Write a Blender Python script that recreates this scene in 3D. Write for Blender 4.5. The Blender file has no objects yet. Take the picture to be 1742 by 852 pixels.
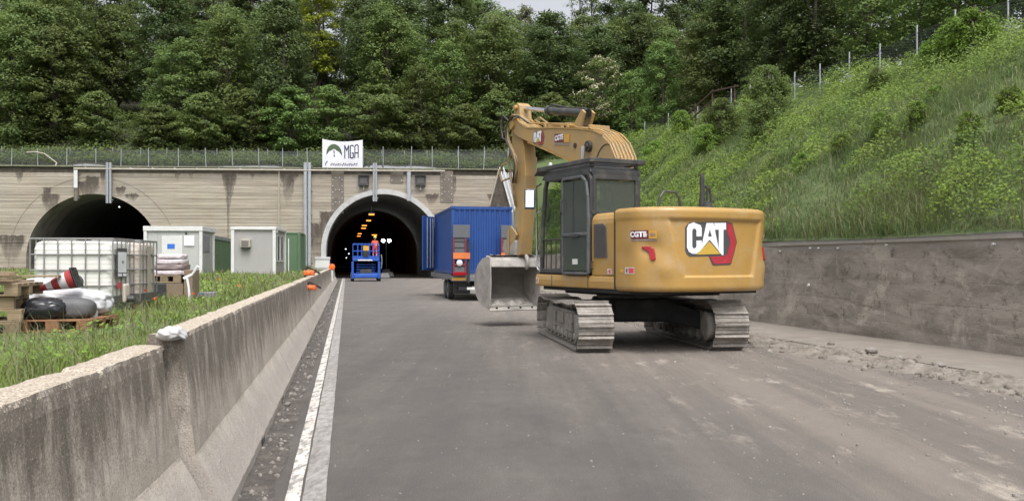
import bpy, bmesh, math, random
import numpy as np
from math import radians, sin, cos, pi, sqrt, atan2
from mathutils import Vector, Matrix
random.seed(7)
SC = bpy.context.scene
COL = SC.collection
# ------------------------------------------------------------------ camera
F = 1470.0; CX = 871.0; HY = 445.0; EYE = 1.55      # focal length and horizon in photo pixels, eye height in metres
cam_d = bpy.data.cameras.new('camera'); cam = bpy.data.objects.new('camera', cam_d); COL.objects.link(cam)
cam.location = (0, 0, EYE); cam.rotation_euler = (radians(90), 0, 0)
cam_d.sensor_fit = 'HORIZONTAL'; cam_d.sensor_width = 36.0; cam_d.lens = 36.0 * F / 1742.0
cam_d.shift_y = (HY - 426.0) / 1742.0
cam_d.clip_start = 0.05; cam_d.clip_end = 2000
SC.camera = cam
# ------------------------------------------------------------------ overcast daylight
SUN_EL, SUN_AZ = radians(64), radians(165)           # azimuth measured clockwise from +Y: sun high behind the camera
w = bpy.data.worlds.new("World"); SC.world = w; w.use_nodes = True
wn = w.node_tree.nodes; wl = w.node_tree.links; wn.clear()
sky = wn.new('ShaderNodeTexSky'); sky.sky_type = 'NISHITA'; sky.sun_disc = False
sky.sun_elevation = SUN_EL; sky.sun_rotation = SUN_AZ
sky.air_density = 1.0; sky.dust_density = 6.0; sky.ozone_density = 1.0
bw = wn.new('ShaderNodeRGBToBW'); mx = wn.new('ShaderNodeMix'); mx.data_type = 'RGBA'
mx.inputs[0].default_value = 0.88
tint = wn.new('ShaderNodeMix'); tint.data_type = 'RGBA'; tint.blend_type = 'MULTIPLY'; tint.inputs[0].default_value = 1.0
tint.inputs[7].default_value = (1.0, 1.0, 1.03, 1)
bg = wn.new('ShaderNodeBackground'); out = wn.new('ShaderNodeOutputWorld')
wl.new(sky.outputs[0], bw.inputs[0]); wl.new(sky.outputs[0], mx.inputs[6]); wl.new(bw.outputs[0], mx.inputs[7])
wl.new(mx.outputs[2], tint.inputs[6]); wl.new(tint.outputs[2], bg.inputs[0]); wl.new(bg.outputs[0], out.inputs[0])
bg.inputs[1].default_value = 0.15
sun_d = bpy.data.lights.new('sun', 'SUN'); sun = bpy.data.objects.new('sun', sun_d); COL.objects.link(sun)
sun_d.energy = 0.6; sun_d.angle = radians(20); sun_d.color = (1.0, 0.97, 0.92)
sun.rotation_euler = (radians(90) - SUN_EL, 0, -SUN_AZ + pi)
sd = Vector((sin(SUN_AZ)*cos(SUN_EL), cos(SUN_AZ)*cos(SUN_EL), sin(SUN_EL)))
sun.rotation_euler = sd.to_track_quat('Z', 'Y').to_euler()
SC.view_settings.view_transform = 'Standard'; SC.view_settings.look = 'None'
SC.view_settings.exposure = 1.15; SC.view_settings.gamma = 1.0; SC.view_settings.use_curve_mapping = False
try:
    SC.cycles.max_bounces = 7; SC.cycles.diffuse_bounces = 4; SC.cycles.transparent_max_bounces = 12
    SC.cycles.glossy_bounces = 3; SC.cycles.transmission_bounces = 4; SC.cycles.use_denoising = True
except Exception: pass
# ------------------------------------------------------------------ frames of reference
TH = math.atan(281.0 / F); RS, RC = sin(TH), cos(TH)   # the road runs 10.8 degrees left of the camera axis
def RF(a, b, z=0.0):            # road frame (a to the right, b along) to world
    return Vector((a*RC - b*RS, a*RS + b*RC, z))
def AT(px, py, Y):              # photo pixel at depth Y to world
    return Vector(((px-CX)/F*Y, Y, EYE + (HY-py)/F*Y))
P0 = Vector(((652-CX)/F*78.0, 78.0, 0)); PU = Vector((.9973, .0732, 0)); PN = Vector((-.0732, .9973, 0))
def PF(u, t, z): return P0 + PU*u + PN*t + Vector((0, 0, z))
def PUX(px): k = (px-CX)/F; return (78*k + 11.62)/(.9973 - .0732*k)
def PZ(px, py): return EYE + (HY-py)/F*(78 + .0732*PUX(px))
PROT = math.atan2(.0732, .9973)
# ------------------------------------------------------------------ node helpers
class G:
    def __init__(s, name, rough=.8, metal=0.0, spec=.5):
        s.m = bpy.data.materials.new(name); s.m.use_nodes = True
        s.nt = s.m.node_tree; s.N = s.nt.nodes; s.L = s.nt.links
        s.b = s.N['Principled BSDF']; s.b.inputs['Roughness'].default_value = rough
        s.b.inputs['Metallic'].default_value = metal; s.b.inputs['Specular IOR Level'].default_value = spec
        s._tc = None
    def tc(s, kind='Object'):
        if s._tc is None: s._tc = s.N.new('ShaderNodeTexCoord')
        return s._tc.outputs[kind]
    def geo(s, k): n = s.N.new('ShaderNodeNewGeometry'); return n.outputs[k]
    def put(s, sock, v):
        if hasattr(v, 'is_linked') or isinstance(v, bpy.types.NodeSocket): s.L.new(v, sock)
        elif isinstance(v, (tuple, list)):
            sock.default_value = tuple(v) if len(v) == len(sock.default_value) else tuple(v) + (1,)
        else: sock.default_value = v
    def mapp(s, scale=(1,1,1), rot=(0,0,0), loc=(0,0,0), coord='Object'):
        n = s.N.new('ShaderNodeMapping'); s.L.new(s.tc(coord), n.inputs[0])
        n.inputs[1].default_value = loc; n.inputs[2].default_value = rot; n.inputs[3].default_value = scale
        return n.outputs[0]
    def noise(s, scale=5, detail=4, rough=.6, vec=None, dist=0):
        n = s.N.new('ShaderNodeTexNoise'); n.inputs['Scale'].default_value = scale; n.inputs['Detail'].default_value = detail
        n.inputs['Roughness'].default_value = rough; n.inputs['Distortion'].default_value = dist
        s.L.new(vec if vec is not None else s.tc(), n.inputs['Vector']); return n.outputs['Fac']
    def voro(s, scale=5, vec=None, out='Distance'):
        n = s.N.new('ShaderNodeTexVoronoi'); n.inputs['Scale'].default_value = scale
        s.L.new(vec if vec is not None else s.tc(), n.inputs['Vector']); return n.outputs[out]
    def ramp(s, v, stops, interp='LINEAR'):
        n = s.N.new('ShaderNodeValToRGB'); r = n.color_ramp; r.interpolation = interp
        while len(r.elements) > 1: r.elements.remove(r.elements[-1])
        for i, (p, c) in enumerate(stops):
            e = r.elements[0] if i == 0 else r.elements.new(p)
            e.position = p; e.color = (c, c, c, 1) if not isinstance(c, (tuple, list)) else (tuple(c) + (1,))[:4]
        s.L.new(v, n.inputs[0]); return n.outputs[0]
    def mix(s, f, a, b, mode='MIX'):
        n = s.N.new('ShaderNodeMix'); n.data_type = 'RGBA'; n.blend_type = mode
        s.put(n.inputs[0], f); s.put(n.inputs[6], a); s.put(n.inputs[7], b); return n.outputs[2]
    def math(s, op, a, b=0.0, clamp=False):
        n = s.N.new('ShaderNodeMath'); n.operation = op; n.use_clamp = clamp
        s.put(n.inputs[0], a); s.put(n.inputs[1], b); return n.outputs[0]
    def xyz(s, v):
        n = s.N.new('ShaderNodeSeparateXYZ'); s.L.new(v, n.inputs[0]); return n.outputs
    def bump(s, h, strength=.3, dist=.02):
        n = s.N.new('ShaderNodeBump'); n.inputs['Strength'].default_value = strength; n.inputs['Distance'].default_value = dist
        s.put(n.inputs['Height'], h); s.L.new(n.outputs[0], s.b.inputs['Normal'])
    def col(s, v): s.put(s.b.inputs['Base Color'], v)
    def rough(s, v): s.put(s.b.inputs['Roughness'], v)
M = {}
def simple(name, c1, c2=None, scale=4, rough=.7, metal=0, bump=.1, bscale=60, dirt=None, dscale=2.0, damt=.5, spec=.5, coord='Object'):
    g = G(name, rough, metal, spec)
    v = g.mapp(coord=coord)
    if c2 is None: c2 = tuple(x*.8 for x in c1)
    c = g.mix(g.ramp(g.noise(scale, 5, .65, v), [(.3, 0), (.7, 1)]), c1, c2)
    if dirt is not None:
        f = g.ramp(g.noise(dscale, 8, .75, v, .4), [(1-damt-.12, 0), (1-damt+.22, 1)])
        c = g.mix(f, c, dirt); g.rough(g.math('MAXIMUM', g.math('MULTIPLY', f, .9), rough))
    g.col(c)
    if bump: g.bump(g.noise(bscale, 3, .6, v), bump, .01)
    M[name] = g.m; return g
def emit(name, c, s):
    g = G(name); g.col(c); g.b.inputs['Emission Color'].default_value = tuple(c)+(1,); g.b.inputs['Emission Strength'].default_value = s
    M[name] = g.m
# ------------------------------------------------------------------ mesh helpers
def tag(o, label=None, cat=None, group=None, kind=None):
    if label: o['label'] = label
    if cat: o['category'] = cat
    if group: o['group'] = group
    if kind: o['kind'] = kind
    return o
def thing(name, label, cat, loc=(0,0,0), rz=0.0, group=None):
    o = bpy.data.objects.new(name, None); COL.objects.link(o); o.location = loc; o.rotation_euler = (0, 0, rz)
    o.empty_display_size = .3
    return tag(o, label, cat, group)
def link(name, me, mat=None, parent=None):
    o = bpy.data.objects.new(name, me); COL.objects.link(o)
    if mat is not None and len(me.materials) == 0: me.materials.append(M[mat] if isinstance(mat, str) else mat)
    if parent is not None: o.parent = parent
    return o
class MB:
    def __init__(s): s.v = []; s.f = []
    def add(s, vs, fs, mt=None):
        k = len(s.v)
        s.v += [tuple(mt @ Vector(p)) if mt is not None else tuple(p) for p in vs]
        s.f += [tuple(k+i for i in f) for f in fs]; return s
    def box(s, c, d, rz=0.0, mt=None):
        x, y, z = d[0]/2, d[1]/2, d[2]/2
        vs = [(-x,-y,-z),(x,-y,-z),(x,y,-z),(-x,y,-z),(-x,-y,z),(x,-y,z),(x,y,z),(-x,y,z)]
        T = Matrix.Translation(c) @ Matrix.Rotation(rz, 4, 'Z')
        if mt is not None: T = mt @ T
        return s.add(vs, [(3,2,1,0),(4,5,6,7),(0,1,5,4),(1,2,6,5),(2,3,7,6),(3,0,4,7)], T)
    def box2(s, lo, hi, mt=None):
        return s.box([(a+b)/2 for a, b in zip(lo, hi)], [abs(b-a) for a, b in zip(lo, hi)], 0, mt)
    def prism(s, pts, axis, a0, a1, mt=None):
        n = len(pts)
        def P(p, a):
            return {'x': (a, p[0], p[1]), 'y': (p[0], a, p[1]), 'z': (p[0], p[1], a)}[axis]
        vs = [P(p, a0) for p in pts] + [P(p, a1) for p in pts]
        fs = [tuple(range(n))[::-1], tuple(range(n, 2*n))] + [(i, (i+1) % n, n+(i+1) % n, n+i) for i in range(n)]
        return s.add(vs, fs, mt)
    def tube(s, path, r, n=8, cap=True, mt=None):
        P = [Vector(p) for p in path]; rs = r if isinstance(r, (list, tuple)) else [r]*len(P)
        vs = []; fs = []; up = None
        for i, p in enumerate(P):
            if i == 0: d = P[1]-P[0]
            elif i == len(P)-1: d = P[-1]-P[-2]
            else: d = (P[i+1]-P[i]).normalized() + (P[i]-P[i-1]).normalized()
            d.normalize()
            if up is None:
                up = Vector((0,0,1)) if abs(d.z) < .9 else Vector((1,0,0))
            sx = d.cross(up)
            if sx.length < 1e-5: sx = d.cross(Vector((0,1,0)))
            sx.normalize(); uy = sx.cross(d).normalized(); up = uy
            for k in range(n):
                a = 2*pi*(k+.5)/n; vs.append(p + sx*cos(a)*rs[i] + uy*sin(a)*rs[i])
        for i in range(len(P)-1):
            for k in range(n):
                a, b = i*n+k, i*n+(k+1) % n; fs.append((a, b, b+n, a+n))
        if cap: fs += [tuple(range(n))[::-1], tuple(range((len(P)-1)*n, len(P)*n))]
        return s.add(vs, fs, mt)
    def cyl(s, p0, p1, r, r1=None, n=16, mt=None): return s.tube([p0, p1], [r, r if r1 is None else r1], n, True, mt)
    def lathe(s, prof, n=24, mt=None):      # profile of (r, z)
        vs = []; fs = []; m = len(prof)
        for k in range(n):
            a = 2*pi*k/n
            for r, z in prof: vs.append((r*cos(a), r*sin(a), z))
        for k in range(n):
            for j in range(m-1):
                a = k*m+j; b = ((k+1) % n)*m+j; fs.append((a, b, b+1, a+1))
        fs.append(tuple(k*m for k in range(n))[::-1]); fs.append(tuple(k*m+m-1 for k in range(n)))
        return s.add(vs, fs, mt)
    def grid(s, fn, nu, nv, closed=False):
        k = len(s.v)
        for i in range(nu):
            for j in range(nv): s.v.append(tuple(fn(i/(nu-1), j/(nv-1))))
        for i in range(nu-1):
            for j in range(nv-1): s.f.append((k+i*nv+j, k+(i+1)*nv+j, k+(i+1)*nv+j+1, k+i*nv+j+1))
        return s
    def mesh(s, name, recalc=True, smooth=False):
        me = bpy.data.meshes.new(name); me.from_pydata(s.v, [], s.f)
        if recalc:
            bm = bmesh.new(); bm.from_mesh(me); bmesh.ops.recalc_face_normals(bm, faces=bm.faces); bm.to_mesh(me); bm.free()
        if smooth: me.polygons.foreach_set('use_smooth', [True]*len(me.polygons))
        me.update(); return me
    def build(s, name, mat, parent=None, bevel=0, smooth=False, recalc=True, seg=2, loc=None, rz=None):
        o = link(name, s.mesh(name, recalc, smooth), mat, parent)
        if bevel:
            b = o.modifiers.new('bevel', 'BEVEL'); b.width = bevel; b.segments = seg; b.limit_method = 'ANGLE'; b.angle_limit = radians(35)
            b.harden_normals = False
        if loc is not None: o.location = loc
        if rz is not None: o.rotation_euler[2] = rz
        return o
def np_mesh(name, V, Fq, mat=None, parent=None, smooth=False):
    me = bpy.data.meshes.new(name); nv, nf, k = len(V), len(Fq), Fq.shape[1]
    me.vertices.add(nv); me.vertices.foreach_set('co', np.asarray(V, np.float32).ravel())
    me.loops.add(nf*k); me.loops.foreach_set('vertex_index', np.asarray(Fq, np.int32).ravel())
    me.polygons.add(nf); me.polygons.foreach_set('loop_start', np.arange(0, nf*k, k, dtype=np.int32))
    me.polygons.foreach_set('loop_total', np.full(nf, k, np.int32))
    if smooth: me.polygons.foreach_set('use_smooth', np.ones(nf, bool))
    me.update(calc_edges=True)
    return link(name, me, mat, parent)
def text_mesh(name, body, size, mat, parent, mt, extrude=.002, sx=1.0, bold=0.0, align='CENTER'):
    cu = bpy.data.curves.new('t', 'FONT'); cu.body = body; cu.size = size; cu.extrude = extrude
    cu.align_x = align; cu.align_y = 'CENTER'; cu.offset = bold; cu.resolution_u = 3
    to = bpy.data.objects.new('t', cu); COL.objects.link(to)
    dg = bpy.context.evaluated_depsgraph_get()
    me = bpy.data.meshes.new_from_object(to.evaluated_get(dg)); me.name = name
    me.transform(mt @ Matrix.Diagonal((sx, 1, 1, 1)))
    bpy.data.objects.remove(to); bpy.data.curves.remove(cu)
    me.materials.clear()
    return link(name, me, mat, parent)
def copy_tree(o, parent=None):
    c = o.copy(); COL.objects.link(c)
    if parent is not None: c.parent = parent
    for ch in list(o.children): copy_tree(ch, c)
    return c
from mathutils import noise as mnoise
def fbm(x, y, z=0.0, o=4): return mnoise.fractal(Vector((x, y, z)), .8, 2.1, o)
def sstep(a, b, x):
    t = min(1, max(0, (x-a)/(b-a))); return t*t*(3-2*t)
# ================================================================== MATERIALS
YEL = (.410, .243, .068); YEL2 = (.35, .212, .062); DUST = (.40, .30, .18)
g = simple('cat_paint', YEL, YEL2, 1.2, .33, 0, .03, 120, DUST, 2.2, .40)
g = simple('cat_paint_worn', (.42,.260,.085), (.34,.218,.080), 3, .48, 0, .05, 90, (.30,.23,.14), 3.0, .46)
simple('hose_black', (.02,.02,.02), (.07,.06,.05), 4, .6, 0, .05)
simple('hose_tan', (.36,.25,.11), (.20,.145,.08), 9, .6)
simple('cab_dark', (.030,.032,.034), (.05,.05,.05), 3, .42, 0, .03, 80, (.16,.15,.13), 2.5, .38)
simple('dark_under', (.014,.014,.014), (.03,.03,.028), 3, .8, 0, .2, 40, (.10,.095,.085), 2.0, .34)
simple('track_steel', (.155,.136,.112), (.080,.069,.057), 7, .6, .25, .5, 60, (.33,.305,.27), 5, .55)
simple('track_frame', (.16,.15,.135), (.10,.095,.085), 4, .8, 0, .5, 40, (.30,.275,.24), 3, .55)
simple('bucket_steel', (.42,.39,.35), (.30,.28,.25), 2.5, .62, .15, .35, 40, (.13,.12,.11), 2.2, .42)
simple('bucket_inner', (.24,.225,.20), (.15,.14,.125), 2.0, .75, .1, .4, 30, (.28,.26,.23), 2.6, .45)
simple('chrome', (.75,.75,.77), (.6,.6,.6), 2, .18, 1.0, 0)
simple('steel_galv', (.42,.44,.46), (.34,.36,.38), 3, .5, .5, .05, 60, (.25,.24,.22), 3, .35)
simple('grey_vent', (.095,.09,.085), (.075,.07,.07), 5, .7, 0, .2, 90)
simple('white_paint', (.62,.62,.60), (.54,.54,.52), 2, .6, 0, .04, 60, (.42,.40,.36), 2.2, .30)
simple('logo_white', (.80,.80,.82), (.70,.70,.74), 3, .45, 0, 0)
simple('logo_dark', (.055,.055,.06), (.07,.07,.07), 3, .5, 0, 0)
simple('logo_red', (.42,.03,.045), (.32,.03,.04), 8, .4, 0, 0, dirt=(.45,.30,.26), dscale=4, damt=.3)
simple('logo_gold', (.55,.36,.06), (.42,.28,.05), 2, .4, 0, 0)
simple('badge_red', (.16,.018,.03), (.13,.02,.03), 3, .5, 0, 0)
simple('badge_yellow', (.62,.34,.05), (.5,.28,.05), 3, .5, 0, 0)
simple('sticker_red', (.62,.08,.10), (.5,.06,.08), 3, .5, 0, 0)
g = simple('lens_red', (.30,.008,.012), (.24,.006,.01), 3, .15, 0, 0)
simple('rubber', (.022,.022,.022), (.05,.047,.042), 5, .85, 0, .3, 40, (.15,.14,.12), 4, .4)
simple('blue_paint', (.012,.060,.235), (.010,.044,.18), 1.0, .5, 0, .03, 60, (.16,.22,.36), 3.0, .26)
simple('blue_lift', (.010,.085,.42), (.01,.06,.3), 2, .45, 0, .03)
simple('orange_band', (.62,.17,.045), (.5,.14,.04), 3, .5, 0, .02)
simple('red_frame', (.22,.022,.02), (.15,.02,.02), 3, .55, 0, .02, 60, (.2,.15,.13), 3, .3)
simple('grey_mesh', (.12,.125,.135), (.085,.09,.095), 30, .8, 0, .3, 120)
simple('trailer_grey', (.16,.165,.18), (.1,.1,.11), 3, .7, 0, .05, 60, (.25,.23,.2), 3, .4)
simple('cabin_white', (.42,.425,.40), (.36,.365,.345), 1.5, .6, 0, .05, 50, (.40,.39,.35), 1.6, .30)
simple('cabin_grey', (.34,.33,.31), (.30,.29,.275), 1.2, .65, 0, .05, 50, (.30,.30,.26), 1.4, .32)
simple('cabin_green', (.085,.150,.075), (.07,.125,.065), 1.2, .6, 0, .05, 50, (.10,.16,.09), 1.6, .35)
simple('cabin_roof_grey', (.26,.27,.28), (.18,.18,.18), 2, .8, 0, .1)
simple('blue_sign', (.03,.15,.55), (.02,.12,.5), 2, .5, 0, 0)
simple('black_plastic', (.012,.013,.015), (.02,.02,.022), 3, .25, 0, .1, 20)
simple('grey_sack', (.07,.07,.072), (.10,.10,.10), 5, .6, 0, .3, 20)
simple('white_sheet', (.52,.52,.52), (.40,.40,.41), 4, .6, 0, .3, 25)
simple('pinkish_sack', (.58,.50,.52), (.42,.35,.36), 9, .5, 0, .3, 20, (.75,.72,.74), 5, .45)
simple('brown_sack', (.30,.235,.225), (.2,.155,.15), 8, .6, 0, .3, 20)
simple('cardboard', (.24,.18,.12), (.17,.13,.09), 4, .9, 0, .1)
simple('cone_red', (.36,.035,.03), (.27,.03,.03), 4, .5, 0, .05)
simple('cone_white', (.70,.68,.66), (.5,.48,.46), 4, .5, 0, .05)
simple('orange_plastic', (.82,.15,.02), (.7,.12,.02), 3, .4, 0, .02)
simple('skin', (.42,.22,.15), (.36,.19,.13), 6, .6, 0, .02)
simple('hivis', (.88,.10,.045), (.78,.08,.04), 6, .7, 0, .1)
simple('helmet', (.85,.62,.08), (.8,.55,.07), 6, .4, 0, 0)
simple('reflective', (.75,.76,.72), (.65,.66,.62), 6, .3, 0, 0)
simple('boot', (.03,.025,.02), None, 6, .8)
simple('banner_white', (.70,.70,.74), (.58,.58,.63), 1.3, .6, 0, .1, 4)
simple('banner_green', (.07,.115,.04), (.05,.075,.04), 6, .7, 0, 0)
simple('banner_navy', (.025,.03,.06), None, 6, .7, 0, 0)
simple('seat_cloth', (.03,.03,.035), None, 6, .9)
# timber
g = G('pallet_wood', .9); v = g.mapp((1,1,1)); s = g.noise(6, 5, .7, g.mapp((2, 12, 12)))
c = g.mix(g.ramp(s, [(.3,0),(.7,1)]), (.24,.175,.11), (.13,.095,.062)); rnd = g.N.new('ShaderNodeObjectInfo').outputs['Random']
g.col(g.mix(g.math('MULTIPLY', rnd, .7), c, (.33,.25,.15))); g.bump(s, .3, .01); M['pallet_wood'] = g.m
simple('pallet_orange', (.27,.13,.06), (.19,.09,.045), 5, .8, 0, .1)
# IBC plastic
g = simple('ibc_plastic', (.70,.69,.64), (.62,.61,.56), 1.5, .45, 0, .05, 20); g.b.inputs['Subsurface Weight'].default_value = .0
simple('ibc_plastic_old', (.62,.55,.47), (.55,.47,.40), 1.5, .5, 0, .05, 20)
# glass
def glassm(name, tint, alpha, rough=.08):
    g = G(name, rough); N = g.N; L = g.L; N.remove(g.b)
    tr = N.new('ShaderNodeBsdfTransparent'); tr.inputs[0].default_value = tint+(1,)
    gl = N.new('ShaderNodeBsdfGlossy'); gl.inputs['Roughness'].default_value = rough; gl.inputs[0].default_value = (.8,.85,.85,1)
    df = N.new('ShaderNodeBsdfDiffuse'); df.inputs[0].default_value = (.20,.23,.20,1)  # grey-green film: dust, plus reflected surroundings put into the colour
    fr = N.new('ShaderNodeFresnel'); fr.inputs[0].default_value = 1.65
    m1 = N.new('ShaderNodeMixShader'); L.new(fr.outputs[0], m1.inputs[0]); L.new(tr.outputs[0], m1.inputs[1]); L.new(gl.outputs[0], m1.inputs[2])
    m2 = N.new('ShaderNodeMixShader'); m2.inputs[0].default_value = alpha; L.new(m1.outputs[0], m2.inputs[1]); L.new(df.outputs[0], m2.inputs[2])
    L.new(m2.outputs[0], N['Material Output'].inputs[0]); M[name] = g.m
glassm('glass', (.72,.78,.76), .10); glassm('glass_dust_sheen', (.68,.74,.73), .26, .10)
# netting: thin wires with open holes
g = G('netting', .6, .3); v = g.mapp((9, 9, 9)); N, L = g.N, g.L
x = g.xyz(g.tc()); 
def wires(s): return g.math('GREATER_THAN', g.math('ABSOLUTE', g.math('SUBTRACT', g.math('FRACT', g.math('MULTIPLY', s, 10.0)), .5)), .44)
wm = g.math('MAXIMUM', wires(g.math('ADD', x[0], x[2])), wires(g.math('SUBTRACT', x[0], x[2])))
tr = N.new('ShaderNodeBsdfTransparent'); ms = N.new('ShaderNodeMixShader'); L.new(wm, ms.inputs[0]); L.new(tr.outputs[0], ms.inputs[1]); L.new(g.b.outputs[0], ms.inputs[2])
g.col((.10,.115,.11)); L.new(ms.outputs[0], N['Material Output'].inputs[0]); M['netting'] = g.m
# asphalt: worn, dusty towards the right-hand verge where the machines run
g = G('asphalt', .88); tc = g.tc(); xx = g.xyz(tc)
A = g.math('ADD', g.math('MULTIPLY', xx[0], RC), g.math('MULTIPLY', xx[1], RS))
Bc = g.math('ADD', g.math('MULTIPLY', xx[0], -RS), g.math('MULTIPLY', xx[1], RC))
road = g.mapp((1,1,1), (0,0,-TH)); stretch = g.mapp((1.0, .10, 1), (0,0,-TH))
base = g.mix(g.ramp(g.noise(.9, 6, .65, road), [(.3,0),(.7,1)]), (.073,.065,.058), (.108,.096,.084))
mr = g.N.new('ShaderNodeMapRange'); g.L.new(A, mr.inputs[0]); mr.inputs[1].default_value = .6; mr.inputs[2].default_value = 5.0
wob = g.math('ADD', mr.outputs[0], g.math('MULTIPLY', g.math('SUBTRACT', g.noise(.55, 5, .6, stretch), .5), 1.5))
dust = g.ramp(wob, [(.25,0),(.95,1)])
c = g.mix(g.math('MULTIPLY', dust, .75), base, (.182,.155,.127))
tr1 = g.ramp(g.noise(1.6, 5, .7, g.mapp((1.0,.035,1), (0,0,-TH))), [(.42,0),(.58,1)])
c = g.mix(g.math('MULTIPLY', tr1, .40), c, (.055,.05,.047))
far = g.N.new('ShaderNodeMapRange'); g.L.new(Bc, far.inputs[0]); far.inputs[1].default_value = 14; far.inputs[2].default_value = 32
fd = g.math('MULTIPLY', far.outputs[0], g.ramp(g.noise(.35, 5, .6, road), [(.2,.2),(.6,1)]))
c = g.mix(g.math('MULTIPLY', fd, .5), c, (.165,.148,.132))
pat = g.ramp(g.noise(2.3, 8, .75, g.mapp((1,.35,1), (0,0,-TH))), [(.56,0),(.66,1)])
c = g.mix(g.math('MULTIPLY', g.math('MULTIPLY', pat, dust), .8), c, (.30,.262,.215))
dk = g.ramp(g.noise(3.1, 8, .8, g.mapp((1,.5,1), (0,0,-TH), (9,4,0))), [(.60,0),(.68,1)])
c = g.mix(g.math('MULTIPLY', dk, .45), c, (.05,.045,.04))
sp = g.ramp(g.noise(22, 4, .7, g.mapp((1,.6,1), (0,0,-TH))), [(.66,0),(.72,1)]); c = g.mix(g.math('MULTIPLY', sp, .6), c, (.04,.036,.032))
lt = g.ramp(g.noise(30, 3, .7), [(.66,0),(.72,1)]); c = g.mix(g.math('MULTIPLY', lt, .45), c, (.33,.30,.26))
bl = g.ramp(g.noise(5, 6, .8, g.mapp((1,.45,1), (0,0,-TH), (3,8,0))), [(.35,.90),(.65,1.08)]); c = g.mix(1.0, c, bl, 'MULTIPLY')
st = g.ramp(g.noise(120, 2, .5), [(.3,.50),(.7,1.42)])
c = g.mix(1.0, c, st, 'MULTIPLY')
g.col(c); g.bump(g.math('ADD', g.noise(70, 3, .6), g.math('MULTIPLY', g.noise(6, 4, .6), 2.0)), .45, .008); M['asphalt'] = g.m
simple('gravel_verge', (.040,.035,.031), (.085,.074,.064), 12, .95, 0, 1.0, 45, (.20,.17,.145), 5.0, .40)
# lane marking, worn through to the asphalt in places
g = G('road_line', .75); road = g.mapp((1,.35,1), (0,0,-TH))
wr = g.ramp(g.noise(14, 8, .8, road), [(.48,0),(.56,1)]); w2 = g.ramp(g.noise(2.0, 5, .7, road), [(.35,0),(.7,1)])
c = g.mix(w2, (.60,.57,.52), (.42,.39,.35)); c = g.mix(g.math('MULTIPLY', wr, .85), c, (.15,.14,.13)); g.col(c)
g.bump(g.noise(80, 3, .6), .4, .006); M['road_line'] = g.m
g = G('road_line_worn', .8); road = g.mapp((1,.35,1), (0,0,-TH))
wr = g.ramp(g.noise(16, 8, .85, road), [(.40,0),(.60,1)]); c = g.mix(g.ramp(g.noise(1.4,5,.7,road), [(.3,0),(.7,1)]), (.40,.38,.355), (.24,.225,.21))
c = g.mix(g.math('MULTIPLY', wr, .8), c, (.12,.11,.10)); g.col(c); g.bump(g.noise(80, 3, .6), .4, .006); M['road_line_worn'] = g.m
# New Jersey barrier: exposed aggregate, dark run-down streaks under the top edge, pale toe
g = G('barrier_concrete', .9); x = g.xyz(g.tc()); z = x[2]
agg = g.noise(85, 5, .72); base = g.mix(g.ramp(g.noise(2.2,6,.7), [(.3,0),(.7,1)]), (.52,.465,.395), (.31,.272,.225))
strk = g.noise(3.2, 6, .75, g.mapp((2.1,2.1,.62))); zt = g.N.new('ShaderNodeMapRange'); g.L.new(z, zt.inputs[0]); zt.inputs[1].default_value=.34; zt.inputs[2].default_value=.95
sf = g.ramp(g.math('MULTIPLY', g.math('ADD', strk, -.12), g.math('ADD', g.math('MULTIPLY', zt.outputs[0], .9), .42)), [(.27,0),(.50,1)])
c = g.mix(g.math('MULTIPLY', sf, .80), base, (.100,.082,.062))
fine = g.ramp(g.noise(7, 8, .85, g.mapp((3,3,1.3))), [(.5,0),(.70,1)])
c = g.mix(g.math('MULTIPLY', g.math('MULTIPLY', fine, zt.outputs[0]), .45), c, (.09,.08,.065))
toe = g.ramp(z, [(.30,1),(.42,0)]); c = g.mix(g.math('MULTIPLY', toe, .6), c, (.33,.305,.28))
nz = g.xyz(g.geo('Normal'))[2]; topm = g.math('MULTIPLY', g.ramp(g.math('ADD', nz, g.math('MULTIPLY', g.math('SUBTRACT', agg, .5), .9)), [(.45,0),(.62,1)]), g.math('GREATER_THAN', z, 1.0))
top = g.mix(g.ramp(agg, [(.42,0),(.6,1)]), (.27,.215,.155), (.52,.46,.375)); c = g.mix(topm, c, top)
c = g.mix(g.ramp(agg, [(.36,.6),(.46,0)]), c, (.09,.075,.06)); c = g.mix(g.ramp(agg, [(.56,0),(.68,.55)]), c, (.66,.60,.51))
g.col(c); g.bump(g.math('ADD', agg, g.math('MULTIPLY', g.noise(14,6,.7), 1.5)), .6, .012); M['barrier_concrete'] = g.m
# portal: board-marked concrete with dark seepage stains
def stain_mask(g, x, z, items, wob):
    m = None; w2_ = g.noise(3.0, 6, .8, g.mapp((1,1,.25)))
    for (sx, hw, z0, z1) in items:      # streak centred at sx, half width, from z1 down to z0
        dx = g.math('ABSOLUTE', g.math('SUBTRACT', g.math('ADD', x, g.math('MULTIPLY', g.math('SUBTRACT', wob, .5), .9)), sx))
        zn = g.N.new('ShaderNodeMapRange'); g.L.new(g.math('ADD', z, g.math('MULTIPLY', g.math('SUBTRACT', w2_, .5), (z1-z0)*.9)), zn.inputs[0]); zn.inputs[1].default_value = z0; zn.inputs[2].default_value = z0+.8*(z1-z0)
        a = g.math('SUBTRACT', 1.0, g.math('DIVIDE', dx, g.math('ADD', g.math('MULTIPLY', zn.outputs[0], hw*.62), hw*.16)), True)
        top = g.math('LESS_THAN', g.math('ADD', z, g.math('MULTIPLY', g.math('SUBTRACT', w2_, .5), .8 if z1 < 9.2 else 0)), z1)
        a = g.math('MULTIPLY', g.math('MULTIPLY', g.math('MULTIPLY', a, 4.0, True), zn.outputs[0]), top)
        m = a if m is None else g.math('MAXIMUM', m, a)
    return m
g = G('portal_concrete', .9); x = g.xyz(g.tc())
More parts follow.
